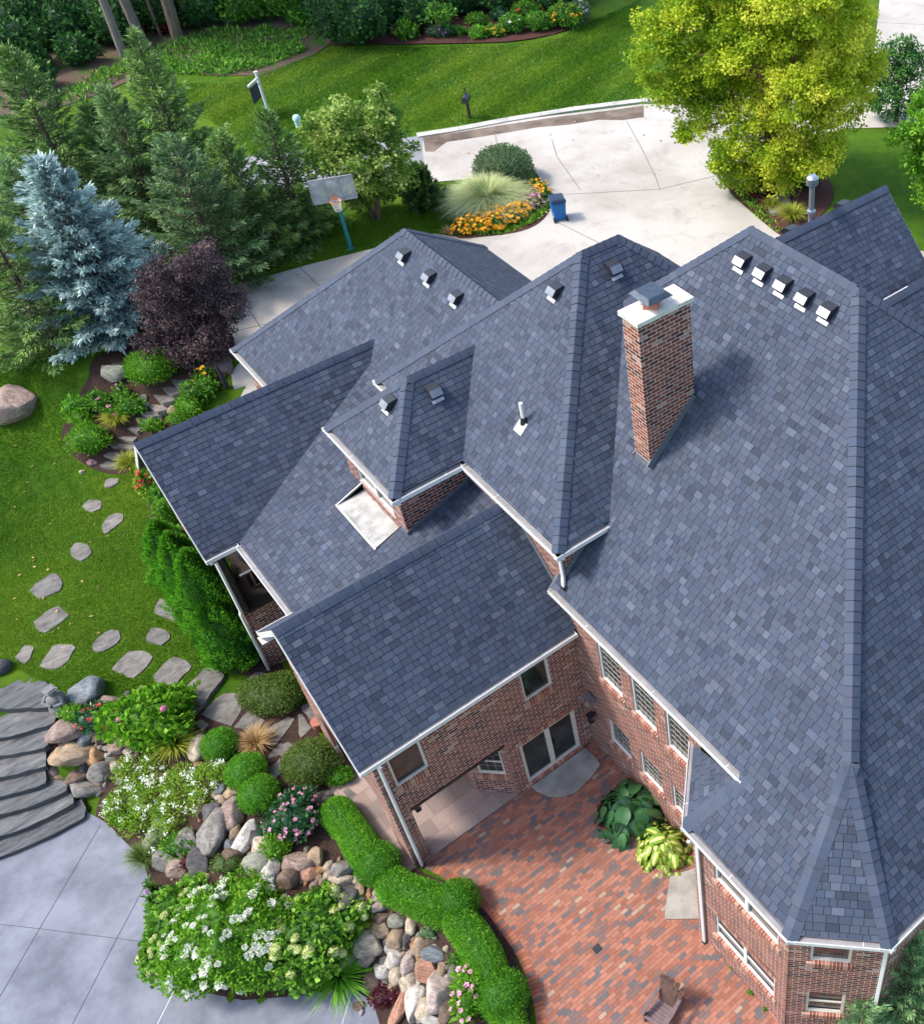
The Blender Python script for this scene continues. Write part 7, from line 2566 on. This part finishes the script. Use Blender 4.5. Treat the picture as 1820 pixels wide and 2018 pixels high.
# upper left garden
shrub_px("green_shrub", "bright green twiggy shrub right of the mossy boulder", "shrub", 298, 722, 47, 40, 1.15, 'fresh', 420, 0.10, 0.05, 370, amp=0.08, tones=(0.0, 0.7))
shrub_px("green_shrub", "tall green shrub at the front of the flower bed by the left lawn", "shrub", 175, 865, 38, 34, 1.0, 'fresh', 320, 0.13, 0.05, 371, amp=0.12, tones=(0.05, 0.8))
shrub_px("juniper", "grey-blue juniper spilling over the mossy boulder", "shrub", 225, 712, 22, 12, 0.3, 'spruceb', 420, 0.10, 0.04, 372, lift=0.55, amp=0.2, stems=False)
tuft("gold_grass", "yellow-green grass clump in the middle of the flower bed", "ornamental grass", G(235, 835), 0.62, 0.5, 'gold', 420, 0.022, 373)
tuft("gold_grass", "yellow-green grass clump hard against the wing's gable corner", "ornamental grass", G(262, 925), 0.6, 0.55, 'gold', 420, 0.022, 374)
flowerbed("coneflowers", "orange flowers beside the top of the garden steps", [(403, 742, 16), (413, 738, 11), (392, 748, 8)], 'wood', 'f_orange', 0.6, 55, 0.14, 375)
flowerbed("pink_flowers", "magenta flowers at the foot of the purple shrub", [(375, 708, 14), (388, 702, 10)], 'wood', 'f_pink', 0.5, 40, 0.12, 376)
flowerbed("pink_flowers", "pink flowers right of the purple shrub near the driveway", [(434, 680, 10), (440, 670, 8)], 'deep', 'f_pink', 0.5, 40, 0.12, 377)
flowerbed("pink_flowers", "pink flowers in the upper part of the bed below the green twiggy shrub", [(238, 768, 12), (250, 775, 9)], 'wood', 'f_pink', 0.4, 22, 0.11, 378)
flowerbed("pink_flowers", "pink lilies left of the middle garden steps", [(208, 802, 13), (220, 808, 12), (240, 812, 10)], 'fresh', 'f_pink', 0.6, 16, 0.15, 379)
for i, (u, v, rx, ry, h, lf, lab) in enumerate([(385, 770, 28, 20, 0.7, 'wood', "spreading shrub with bronze tips right of the garden steps"), (375, 800, 30, 18, 0.6, 'fresh', "low light green shrub above the left wing's ridge"), (410, 765, 20, 16, 0.7, 'wood', "leafy perennial under the orange flowers by the steps"), (300, 838, 22, 12, 0.4, 'fresh', "low green plant spilling over the lower garden steps"),
                                               (262, 800, 24, 18, 0.7, 'wood', "leafy green plant left of the small white stone"), (195, 790, 26, 18, 0.7, 'wood', "loose green plant at the back of the flower bed"), (160, 825, 22, 16, 0.6, 'fresh', "pale green plant on the left of the flower bed"), (245, 790, 16, 12, 0.6, 'wood', "small green plant behind the gold grass clump"), (150, 800, 24, 18, 0.6, 'box', "grassy green mound at the lawn edge of the flower bed"), (400, 690, 18, 12, 0.5, 'deep', "dark green plant beside the magenta flowers"), (355, 700, 22, 14, 0.4, 'deep', "dark low plant left of the magenta flowers"), (350, 825, 18, 10, 0.4, 'fresh', "green plant below the pale stone by the wing roof")]):
    shrub_px("perennial", lab, "perennial", u, v, rx, ry, h, lf, 240, 0.15, 0.06, 380 + i, amp=0.22, group="perennials of the left garden bed", rough=0.5, tones=(0.0, 1.0))
# along the left wing
t, c, rd = shrub_px("vine", "orange-tinged vine climbing at the left wing's gable", "vine", 292, 960, 18, 14, 1.4, 'lime', 220, 0.14, 0.11, 400, lift=0.7, amp=0.25, tones=(0.0, 0.8))
blooms(t, c, rd, 45, 0.14, 'f_red', 400)
shrub_px("perennial", "bright green shrub between the vine and the tall evergreen hedge", "shrub", 330, 1010, 24, 18, 1.2, 'fresh', 260, 0.12, 0.06, 401, amp=0.2, tones=(0.0, 0.7))
shrub_px("perennial", "dark leafy shrub under the left wing's gable eave", "shrub", 318, 985, 20, 14, 1.0, 'wood', 260, 0.13, 0.08, 402, amp=0.2)
shrub_px("perennial", "yellow-green arching shrub against the left wing's brick", "shrub", 385, 1060, 24, 18, 1.0, 'lime', 240, 0.13, 0.06, 403, amp=0.25, tones=(0, 0.5))
for i, (u, v, vb, R_, lab) in enumerate([(303, 1030, 1180, 0.74, "tall narrow evergreen at the upper end of the left hedge"), (330, 1055, 1235, 0.82, "tall evergreen in the middle of the left hedge"), (365, 1088, 1275, 0.86, "third tall evergreen of the left hedge, nearest the porch opening"), (412, 1180, 1300, 0.86, "shorter evergreen at the lower end of the left hedge")]):
    b, h = top_base(u, v, vb)
    r = np.random.default_rng(410 + i)
    t = thing("arborvitae", lab, "evergreen", b, "tall evergreens along the left wing")
    n = int(h * R_ * 2600)
    z = r.uniform(0.02, 1, n)
    rad = R_ * (np.sin(np.clip(z * 0.86 + 0.14, 0, 1) * math.pi) ** 0.7) * (1 + 0.14 * np.sin(z * 17 + r.uniform(0, 6)))
    az = r.uniform(0, 2 * math.pi, n)
    lob = 1 + 0.14 * np.sin(az * 4 + z * 9) + 0.08 * np.sin(az * 9 - z * 14)
    rr_ = rad * lob * r.uniform(0.84, 1.04, n)
    d = np.stack([np.cos(az), np.sin(az), np.zeros(n)], -1)
    C = b + d * rr_[:, None] + np.stack([np.zeros(n), np.zeros(n), z * h], -1)
    A = unit(d * 0.5 + np.array([0, 0, 1.0]) + r.normal(size=(n, 3)) * 0.35)
    Fn = unit(d + r.normal(size=(n, 3)) * 0.6)
    tone = np.clip(0.45 + 0.28 * np.sin(az * 4 + z * 9) + r.normal(0, 0.16, n), 0, 1)
    v1, f1_, t1 = leafset(C, A, Fn, r.uniform(0.10, 0.19, n), r.uniform(0.035, 0.06, n), tone)
    zs2 = np.linspace(0, 1, 12)
    rc2 = R_ * 0.82 * (np.sin(np.clip(zs2 * 0.86 + 0.14, 0, 1) * math.pi) ** 0.7)
    th = np.linspace(0, 2 * math.pi, 14, endpoint=False)
    cv2 = np.array([[b + np.array([math.cos(a) * q_, math.sin(a) * q_, zz * h]) for a in th] for zz, q_ in zip(zs2, rc2)])
    ix = np.arange(12 * 14).reshape(12, 14)
    cf = np.stack([ix[:-1], np.roll(ix[:-1], -1, 1), np.roll(ix[1:], -1, 1), ix[1:]], -1).reshape(-1, 4)
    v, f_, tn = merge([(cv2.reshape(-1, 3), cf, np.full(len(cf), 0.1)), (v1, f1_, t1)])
    npmesh("foliage", v, f_, tn, LEAF['arb'], t)
    tubes_mesh("stem", [([b - [0, 0, 0.1], b + [0, 0, h * 0.6]], [0.06, 0.03])], M['bark'], t, 6)
shrub_px("arborvitae", "bushy low evergreen at the foot of the tall left hedge", "evergreen", 448, 1283, 40, 30, 1.1, 'arb', 900, 0.12, 0.05, 415, amp=0.15)
shrub_px("fern", "rusty brown plant in the shade by the porch corner", "fern", 450, 1225, 16, 12, 0.5, 'red', 200, 0.12, 0.05, 416, amp=0.2)
# clipped shrubs along the gable wall
shrub_px("yew", "spreading olive yew below the front gable's far corner", "shrub", 535, 1366, 63, 46, 0.75, 'yew', 1100, 0.08, 0.028, 420, amp=0.06)
shrub_px("yew", "round olive yew between the flagstones and the gable wall", "shrub", 613, 1500, 54, 48, 0.95, 'yew', 1300, 0.075, 0.026, 421, amp=0.05)
shrub_px("yew", "low green yew tucked beneath the round olive yew", "shrub", 665, 1528, 28, 20, 0.45, 'box', 1200, 0.07, 0.026, 422, amp=0.06)
for i, (u, v, rx, lab) in enumerate([(432, 1466, 33, "upper clipped ball shrub of the trio left of the flagstones"), (484, 1519, 38, "middle clipped ball shrub of the trio left of the flagstones"), (509, 1564, 38, "lower clipped ball shrub of the trio, above the pink flowers")]):
    shrub_px("boxwood_ball", lab, "shrub", u, v, rx, rx, 0.75, 'box', 2300, 0.06, 0.018, 425 + i, amp=0.03, group="clipped ball shrubs", tones=(0.1, 0.8))


def hedge_run(name, label, path_px, wid, h, seed, leaf='box'):
    """clipped hedge with a rounded section following a path"""
    r = np.random.default_rng(seed)
    P = [G(u, v, h * 0.5) for u, v in path_px]
    t = thing(name, label, "hedge", P[len(P) // 2], "clipped hedge along the patio")
    pts = []
    for a, b in zip(P[:-1], P[1:]):
        k = max(2, int(np.linalg.norm(b - a) / 0.12))
        pts += [a + (b - a) * j / k for j in range(k)]
    pts.append(P[-1])
    pts = np.array(pts)
    m = len(pts)
    tg = unit(np.gradient(pts, axis=0))
    sd_ = np.stack([-tg[:, 1], tg[:, 0], np.zeros(m)], -1)
    end = np.minimum(np.arange(m), np.arange(m)[::-1]) * 0.12
    wf = np.sqrt(np.clip(1 - (1 - np.clip(end / (wid * 0.5), 0, 1)) ** 2, 0.02, 1)) * (1 + 0.05 * np.sin(np.arange(m) * 0.5 + seed))
    ring = 12
    ang = np.linspace(-0.15, math.pi + 0.15, ring)
    sq = lambda a, p: np.sign(a) * np.abs(a) ** p
    ox_, oz_ = sq(np.cos(ang), 0.75), np.maximum(sq(np.sin(ang), 0.6), -0.1)
    cv3 = pts[:, None, :] + sd_[:, None, :] * (ox_[None, :, None] * wid * 0.44 * wf[:, None, None]) + UPV * (oz_[None, :, None] * h * 0.92 * (0.55 + 0.45 * wf[:, None, None]))
    ix = np.arange(m * ring).reshape(m, ring)
    cf = np.stack([ix[:-1, :-1], ix[:-1, 1:], ix[1:, 1:], ix[1:, :-1]], -1).reshape(-1, 4)
    ln = np.linalg.norm(np.diff(pts, axis=0), axis=1).sum()
    n = int(ln * (wid + 2 * h) * 2300)
    i_ = r.uniform(0, m - 1.001, n)
    lo_ = i_.astype(int)
    fr = (i_ - lo_)[:, None]
    a_ = r.uniform(-0.1, math.pi + 0.1, n)
    ex, ez = sq(np.cos(a_), 0.75), np.maximum(sq(np.sin(a_), 0.6), -0.05)
    pp_ = pts[lo_] * (1 - fr) + pts[lo_ + 1] * fr
    w_ = (wf[lo_] * (1 - fr[:, 0]) + wf[lo_ + 1] * fr[:, 0])
    jit = r.uniform(0.93, 1.06, n)
    C = pp_ + sd_[lo_] * (ex * wid * 0.5 * w_ * jit)[:, None] + UPV * (ez * h * jit * (0.55 + 0.45 * w_))[:, None]
    Nn = unit(sd_[lo_] * np.cos(a_)[:, None] + UPV * np.sin(a_)[:, None])
    A = unit(Nn * 0.8 + r.normal(size=(n, 3)) * 0.5 + UPV * 0.3)
    v1, f1_, t1 = leafset(C, A, unit(Nn + r.normal(size=(n, 3)) * 0.6), r.uniform(0.045, 0.085, n), r.uniform(0.014, 0.024, n), np.clip(r.uniform(0.15, 0.95, n) + 0.08 * np.sin(pp_[:, 0] * 5), 0, 1))
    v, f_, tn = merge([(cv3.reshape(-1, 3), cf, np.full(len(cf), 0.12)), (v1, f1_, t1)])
    npmesh("foliage", v, f_, tn, LEAF[leaf], t)
    return t


hedge_run("boxwood_hedge", "upper straight run of the clipped hedge beside the patio pier", [(648, 1582), (690, 1632), (735, 1705)], 0.84, 0.66, 440)
hedge_run("boxwood_hedge", "middle run of the clipped hedge between its two round balls", [(748, 1728), (800, 1755), (850, 1775), (905, 1802)], 0.86, 0.70, 441)
hedge_run("boxwood_hedge", "lower run of the clipped hedge curving along the patio edging", [(888, 1792), (925, 1838), (955, 1890), (985, 1960)], 0.84, 0.70, 442)
hedge_run("boxwood_hedge", "last run of the clipped hedge at the bottom picture edge", [(978, 1965), (1002, 2010), (1015, 2090)], 0.80, 0.62, 443)
for i, (u, v, rx, lab) in enumerate([(744, 1702, 42, "round ball in the clipped hedge nearest the downspout"), (898, 1776, 44, "round ball in the clipped hedge at the widest part of the patio curve"), (990, 1960, 48, "round ball in the clipped hedge near the bottom picture edge")]):
    shrub_px("boxwood_ball", lab, "shrub", u, v, rx, rx, 0.85, 'box', 2300, 0.06, 0.018, 445 + i, amp=0.03, group="clipped ball shrubs", tones=(0.0, 0.65))

# hydrangeas and perennials of the rock garden
HW = head_mesh("flower_head", 'f_white', 0.125, 182, 1, cone=True)
HL = head_mesh("flower_head", 'f_lime', 0.14, 190, 2)
HWB = head_mesh("flower_head", 'f_white', 0.085, 150, 3)


def hyd(name, label, u, v, rx, ry, h, n, seed, heads, me, leaf='hyd', L_=0.15, W_=0.11, smin=0.8, smax=1.25, zmin=0.0):
    t, c, rd = shrub_px(name, label, "hydrangea", u, v, rx, ry, h, leaf, n, L_, W_, seed, amp=0.17, tones=(0.0, 1.0))
    r = np.random.default_rng(seed + 9)
    P, Nn, D = mound_pts((0, 0, 0), rd, heads, r, 0.12, seed, zmin, (1.0, 1.07))
    R_ = np.array([RT, HD, UPV])
    put_heads(t, me, P @ R_ + c, Nn @ R_, seed, smin, smax)
    return t


hyd("hydrangea", "big hydrangea covered in white panicles beside the terrace", 455, 1838, 122, 116, 1.45, 520, 450, 95, HW, 'fresh', 0.12, 0.06, 0.55, 1.15, -0.1)
hyd("hydrangea", "round-leaved hydrangea with cream balls overhanging the terrace", 356, 1822, 62, 98, 1.05, 260, 451, 36, HL, 'hyd', 0.14, 0.13, 0.5, 0.85, -0.3)
hyd("hydrangea", "hydrangea with lime green ball heads left of the pale boulders", 622, 1836, 86, 88, 1.2, 230, 452, 36, HL, 'hyd', 0.16, 0.15, 0.7, 1.1, 0.0)
t = hyd("hydrangea", "broad-leaved bright green hydrangea with two pink heads above the boulders", 298, 1412, 80, 62, 1.05, 170, 453, 0, HL, 'fresh', 0.22, 0.15)
hd = head_mesh("flower_head", 'f_pink', 0.09, 150, 4)
for (u, v) in ((298, 1460), (234, 1418), (322, 1396)):
    p = upright(u, v, np.array(t.location) - HD * 0.4)
    put_heads(t, hd, [p], [UPV], int(u), 0.7, 1.0)
# loose white-flowered plant, many airy stems
b = G(312, 1590)
r = np.random.default_rng(460)
t = thing("white_perennial", "loose pale-green plant with feathery white flowers above the grey boulders", "perennial", b)
Cs, As, Ts, FC = [], [], [], []
for (u, v, rx) in [(255, 1510, 36), (300, 1500, 30), (240, 1575, 40), (300, 1560, 48), (355, 1530, 40), (400, 1530, 38), (340, 1590, 45), (270, 1610, 36), (390, 1575, 26), (320, 1640, 36), (430, 1520, 24), (225, 1590, 26), (275, 1540, 30)]:
    p = G(u, v, 0.35)
    a = rx / pxm(p)
    k = int(900 * a * a * 3)
    d = rdir(k, r)
    d[:, 2] = np.abs(d[:, 2])
    Cs.append(p + d * np.array([a, a, 0.55]) * (r.uniform(0.15, 1, k) ** 0.5)[:, None])
    As.append(unit(d * 0.6 + r.normal(size=(k, 3)) * 0.5 + UPV * 0.5))
    m = int(6 * a * a * 3.1) + 2
    d = rdir(m, r)
    d[:, 2] = np.abs(d[:, 2]) + 0.3
    FC.append(p + unit(d) * np.array([a, a, 0.62]))
Cs, As = np.concatenate(Cs), np.concatenate(As)
k = len(Cs)
v, f_, tn = leafset(Cs, As, rdir(k, r), r.uniform(0.07, 0.16, k), r.uniform(0.025, 0.05, k), np.clip(r.normal(0.4, 0.25, k), 0, 1))
npmesh("foliage", v, f_, tn, LEAF['lime'], t)
FC = np.concatenate(FC)
k = len(FC) * 16
c_ = np.repeat(FC, 16, 0) + r.normal(0, 0.045, (k, 3))
v, f_, tn = leafset(c_, rdir(k, r), unit(r.normal(size=(k, 3)) * 0.6 + UPV), np.full(k, 0.07), np.full(k, 0.035), r.uniform(0.3, 1, k))
npmesh("flowers", v, f_, tn, LEAF['f_white'], t)

t, c, rd = shrub_px("red_lilies", "dark-leaved plant with red flowers beside the slate steps", "flowers", 190, 1415, 40, 26, 0.6, 'deep', 260, 0.16, 0.06, 465, amp=0.2, rough=0.5)
blooms(t, c, rd, 26, 0.15, 'f_red', 465)
shrub_px("perennial", "small bright green plant between the statue and the red flowers", "perennial", 145, 1405, 24, 16, 0.4, 'fresh', 280, 0.13, 0.06, 466, amp=0.2)
tuft("gold_grass", "gold and green arching grass below the broad-leaved hydrangea", "ornamental grass", G(350, 1475), 0.72, 0.5, 'gold', 420, 0.024, 467)
tuft("straw_grass", "dry straw-coloured grass among the flagstones", "ornamental grass", G(508, 1470), 0.60, 0.42, 'straw', 620, 0.016, 468)
t, c, rd = shrub_px("pink_shrub", "pink-flowered shrub between the ball shrubs and the clipped hedge", "flowers", 578, 1606, 46, 50, 0.9, 'deep', 300, 0.13, 0.09, 469, amp=0.2)
blooms(t, c, rd, 60, 0.11, 'f_pink', 469, zmin=-0.1, shell=(1.0, 1.2))
shrub_px("fern", "lime green fern over the rocks right of the white boulder", "fern", 545, 1665, 24, 32, 0.5, 'fresh', 500, 0.13, 0.04, 470, amp=0.25)
tuft("green_tuft", "small bright green grass tuft among the pale boulders", "ornamental grass", G(722, 1818), 0.36, 0.3, 'gold', 260, 0.018, 471)
tuft("daylily", "strappy green daylily clump leaning over the terrace edge", "perennial", G(672, 1930), 0.95, 0.42, 'box', 300, 0.04, 472, dirbias=RT * 0.35 - HD * 0.1)
shrub_px("sedum", "dark red sedum at the right end of the terrace", "perennial", 757, 1962, 30, 20, 0.28, 'red', 420, 0.09, 0.06, 473, amp=0.2)
shrub_px("sedum", "dark red plant between the grey boulders below the white flowers", "perennial", 376, 1698, 16, 16, 0.3, 'red', 300, 0.12, 0.06, 474, amp=0.25)
shrub_px("moss_cushion", "mossy olive cushion above the white hydrangea", "perennial", 445, 1702, 30, 20, 0.3, 'yew', 500, 0.07, 0.03, 475, amp=0.15)
shrub_px("perennial", "green feathery plant spilling from the grey boulders", "perennial", 360, 1665, 34, 26, 0.5, 'wood', 300, 0.15, 0.06, 476, amp=0.2)
tuft("olive_grass", "olive thread grass at the terrace edge below the white flowers", "ornamental grass", G(290, 1700), 0.55, 0.55, 'yew', 620, 0.010, 477)
t, c, rd = shrub_px("pink_perennial", "leafy plant with pink flowers at the bottom edge beside the boulders", "flowers", 925, 1955, 34, 56, 0.7, 'fresh', 240, 0.14, 0.06, 478, amp=0.25)
blooms(t, c, rd, 26, 0.14, 'f_pink', 478)
shrub_px("perennial", "low green edging plant in front of the white hydrangea by the terrace", "perennial", 560, 1925, 44, 24, 0.4, 'wood', 260, 0.14, 0.06, 479, amp=0.2)
flowerbed("purple_flowers", "mauve flowers at the terrace edge below the lime hydrangea", [(610, 1945, 8), (600, 1938, 6)], 'wood', 'f_purple', 0.3, 90, 0.13, 480)
flowerbed("purple_flowers", "magenta flowers on the left edge of the round-leaved hydrangea", [(296, 1748, 6), (297, 1775, 5), (300, 1800, 6)], 'wood', 'f_purple', 0.6, 70, 0.13, 481)
shrub_px("perennial", "small green plants at the foot of the lower boulders by the hedge", "perennial", 900, 1890, 16, 12, 0.3, 'wood', 300, 0.1, 0.04, 482, amp=0.2)
shrub_px("perennial", "green plant in the gap between the hedge run and the tan boulders", "perennial", 845, 1838, 18, 12, 0.3, 'spruceb', 300, 0.09, 0.03, 483, amp=0.2)
shrub_px("perennial", "green edging plant on the terrace corner by the white flowers", "perennial", 245, 1618, 22, 12, 0.3, 'fresh', 300, 0.1, 0.05, 484, amp=0.25)
# patio planting
rosette("hosta", "dark green broad-leaved hosta against the sunlit brick wall", "hosta", G(1244, 1606), 1.38, 0.80, 'deep', 105, 0.62, 0.44, 490)
rosette("hosta", "yellow variegated hosta in front of the dark green one", "hosta", G(1308, 1672), 1.12, 0.52, 'hostay', 120, 0.46, 0.27, 491, edge=True)
for i, (u, v, rx, lab) in enumerate([(1225, 1490, 9, "low weed in the inner corner of the patio"), (1345, 1700, 9, "small weed at the foot of the bay beside the hosta"), (1442, 1905, 7, "yellowish weed growing at the bay wall"), (1478, 1955, 8, "green weed at the bay wall further down"), (1508, 1988, 6, "tiny weed between the patio bricks near the bay")]):
    shrub_px("weed", lab, "weed", u, v, rx, rx * 0.7, 0.12, 'fresh', 420, 0.07, 0.025, 495 + i, amp=0.3, stems=False)

# ------------------------------------------------------------------ grass blades and fallen leaves
LEAF['blade'] = mat_leaf("grass_blade", [(0.035, 0.120, 0.006), (0.075, 0.200, 0.008), (0.150, 0.280, 0.012), (0.28, 0.36, 0.03)], 0.3)


def blades(name, label, pts_px, n, seed, size, z=None, avoid=(), stripe=0.0):
    r = np.random.default_rng(seed)
    P = np.array(PX(pts_px, z))
    mn, mx = P.min(0), P.max(0)
    q = r.uniform(mn, mx, (int(n * 2.2), 2))
    ok = poly_dist(q[:, 0], q[:, 1], [tuple(p) for p in P]) == 0
    for a in avoid:
        ok &= poly_dist(q[:, 0], q[:, 1], [tuple(p) for p in a]) > 0.03
    q = q[ok][:n]
    k = len(q)
    C = np.stack([q[:, 0], q[:, 1], T(q[:, 0], q[:, 1]) - 0.005], -1)
    w = np.sin(q[:, 0] * 0.9 + np.sin(q[:, 1] * 0.7) * 2) * 0.5 + np.sin(q[:, 0] * 0.35 - q[:, 1] * 0.5)
    lean = np.stack([np.cos(w * 2), np.sin(w * 2), np.zeros(k)], -1)
    A = unit(lean * 0.5 + r.normal(size=(k, 3)) * 0.45 + UPV * 0.8)
    v, f_, tn = leafset(C, A, rdir(k, r), r.uniform(0.6, 1.5, k) * size, r.uniform(0.7, 1.3, k) * size * 0.2, np.clip(0.40 + 0.16 * w + stripe * np.sign(np.sin((q[:, 0] * 0.35 - q[:, 1] * 0.94) * 2.6)) + 0.12 * np.sin(q[:, 0] * 0.21 + 1.3) * np.sin(q[:, 1] * 0.27) + r.normal(0, 0.2, k), 0, 1))
    o = npmesh(name, v, f_, tn, LEAF['blade'])
    return tag(o, label, "grass", None, 'stuff')


ston = [PX([c5(*p) for p in pts]) for pts, _ in STEP]
blades("lawn_grass_blades", "short green grass blades of the left lawn", [(-200, 690), (160, 700), (150, 780), (122, 860), (150, 910), (215, 940), (262, 935), (290, 990), (300, 1060), (345, 1190), (420, 1300), (380, 1385), (330, 1370), (230, 1390), (130, 1372), (108, 1362), (60, 1335), (30, 1318), (-60, 1305), (-200, 1300)], 165000, 701, 0.075, None, ston)
blades("lawn_grass_blades", "short green grass blades of the lawn beside the basketball hoop", [(455, 560), (440, 500), (560, 470), (700, 420), (800, 400), (850, 365), (935, 357), (950, 372), (900, 410), (885, 465), (800, 458), (746, 484), (600, 520)], 60000, 702, 0.085, None)
blades("lawn_grass_blades", "grass blades of the wide far lawn", [(320, 165), (450, 165), (560, 130), (660, 95), (860, 92), (1000, 90), (1100, 76), (1170, 40), (1260, 0), (1265, 195), (1000, 232), (830, 258), (500, 310), (430, 250)], 130000, 703, 0.13, None, (), 0.13)
r = np.random.default_rng(704)
P_ = np.array([G(u, v) for u, v in zip(np.r_[r.uniform(700, 1250, 90), r.uniform(0, 280, 30), r.uniform(850, 1500, 30)], np.r_[r.uniform(95, 190, 90), r.uniform(850, 1250, 30), r.uniform(240, 420, 30)])])
k = len(P_)
v, f_, tn = leafset(P_ + UPV * 0.07, unit(r.normal(size=(k, 3)) * np.array([1, 1, 0.2])), unit(UPV + r.normal(size=(k, 3)) * 0.3), r.uniform(0.09, 0.16, k), r.uniform(0.06, 0.1, k), r.uniform(0, 1, k))
tag(npmesh("fallen_leaves", v, f_, tn, LEAF['straw']), "dry tan leaves scattered on the lawns and the driveway", "leaves", None, 'stuff')
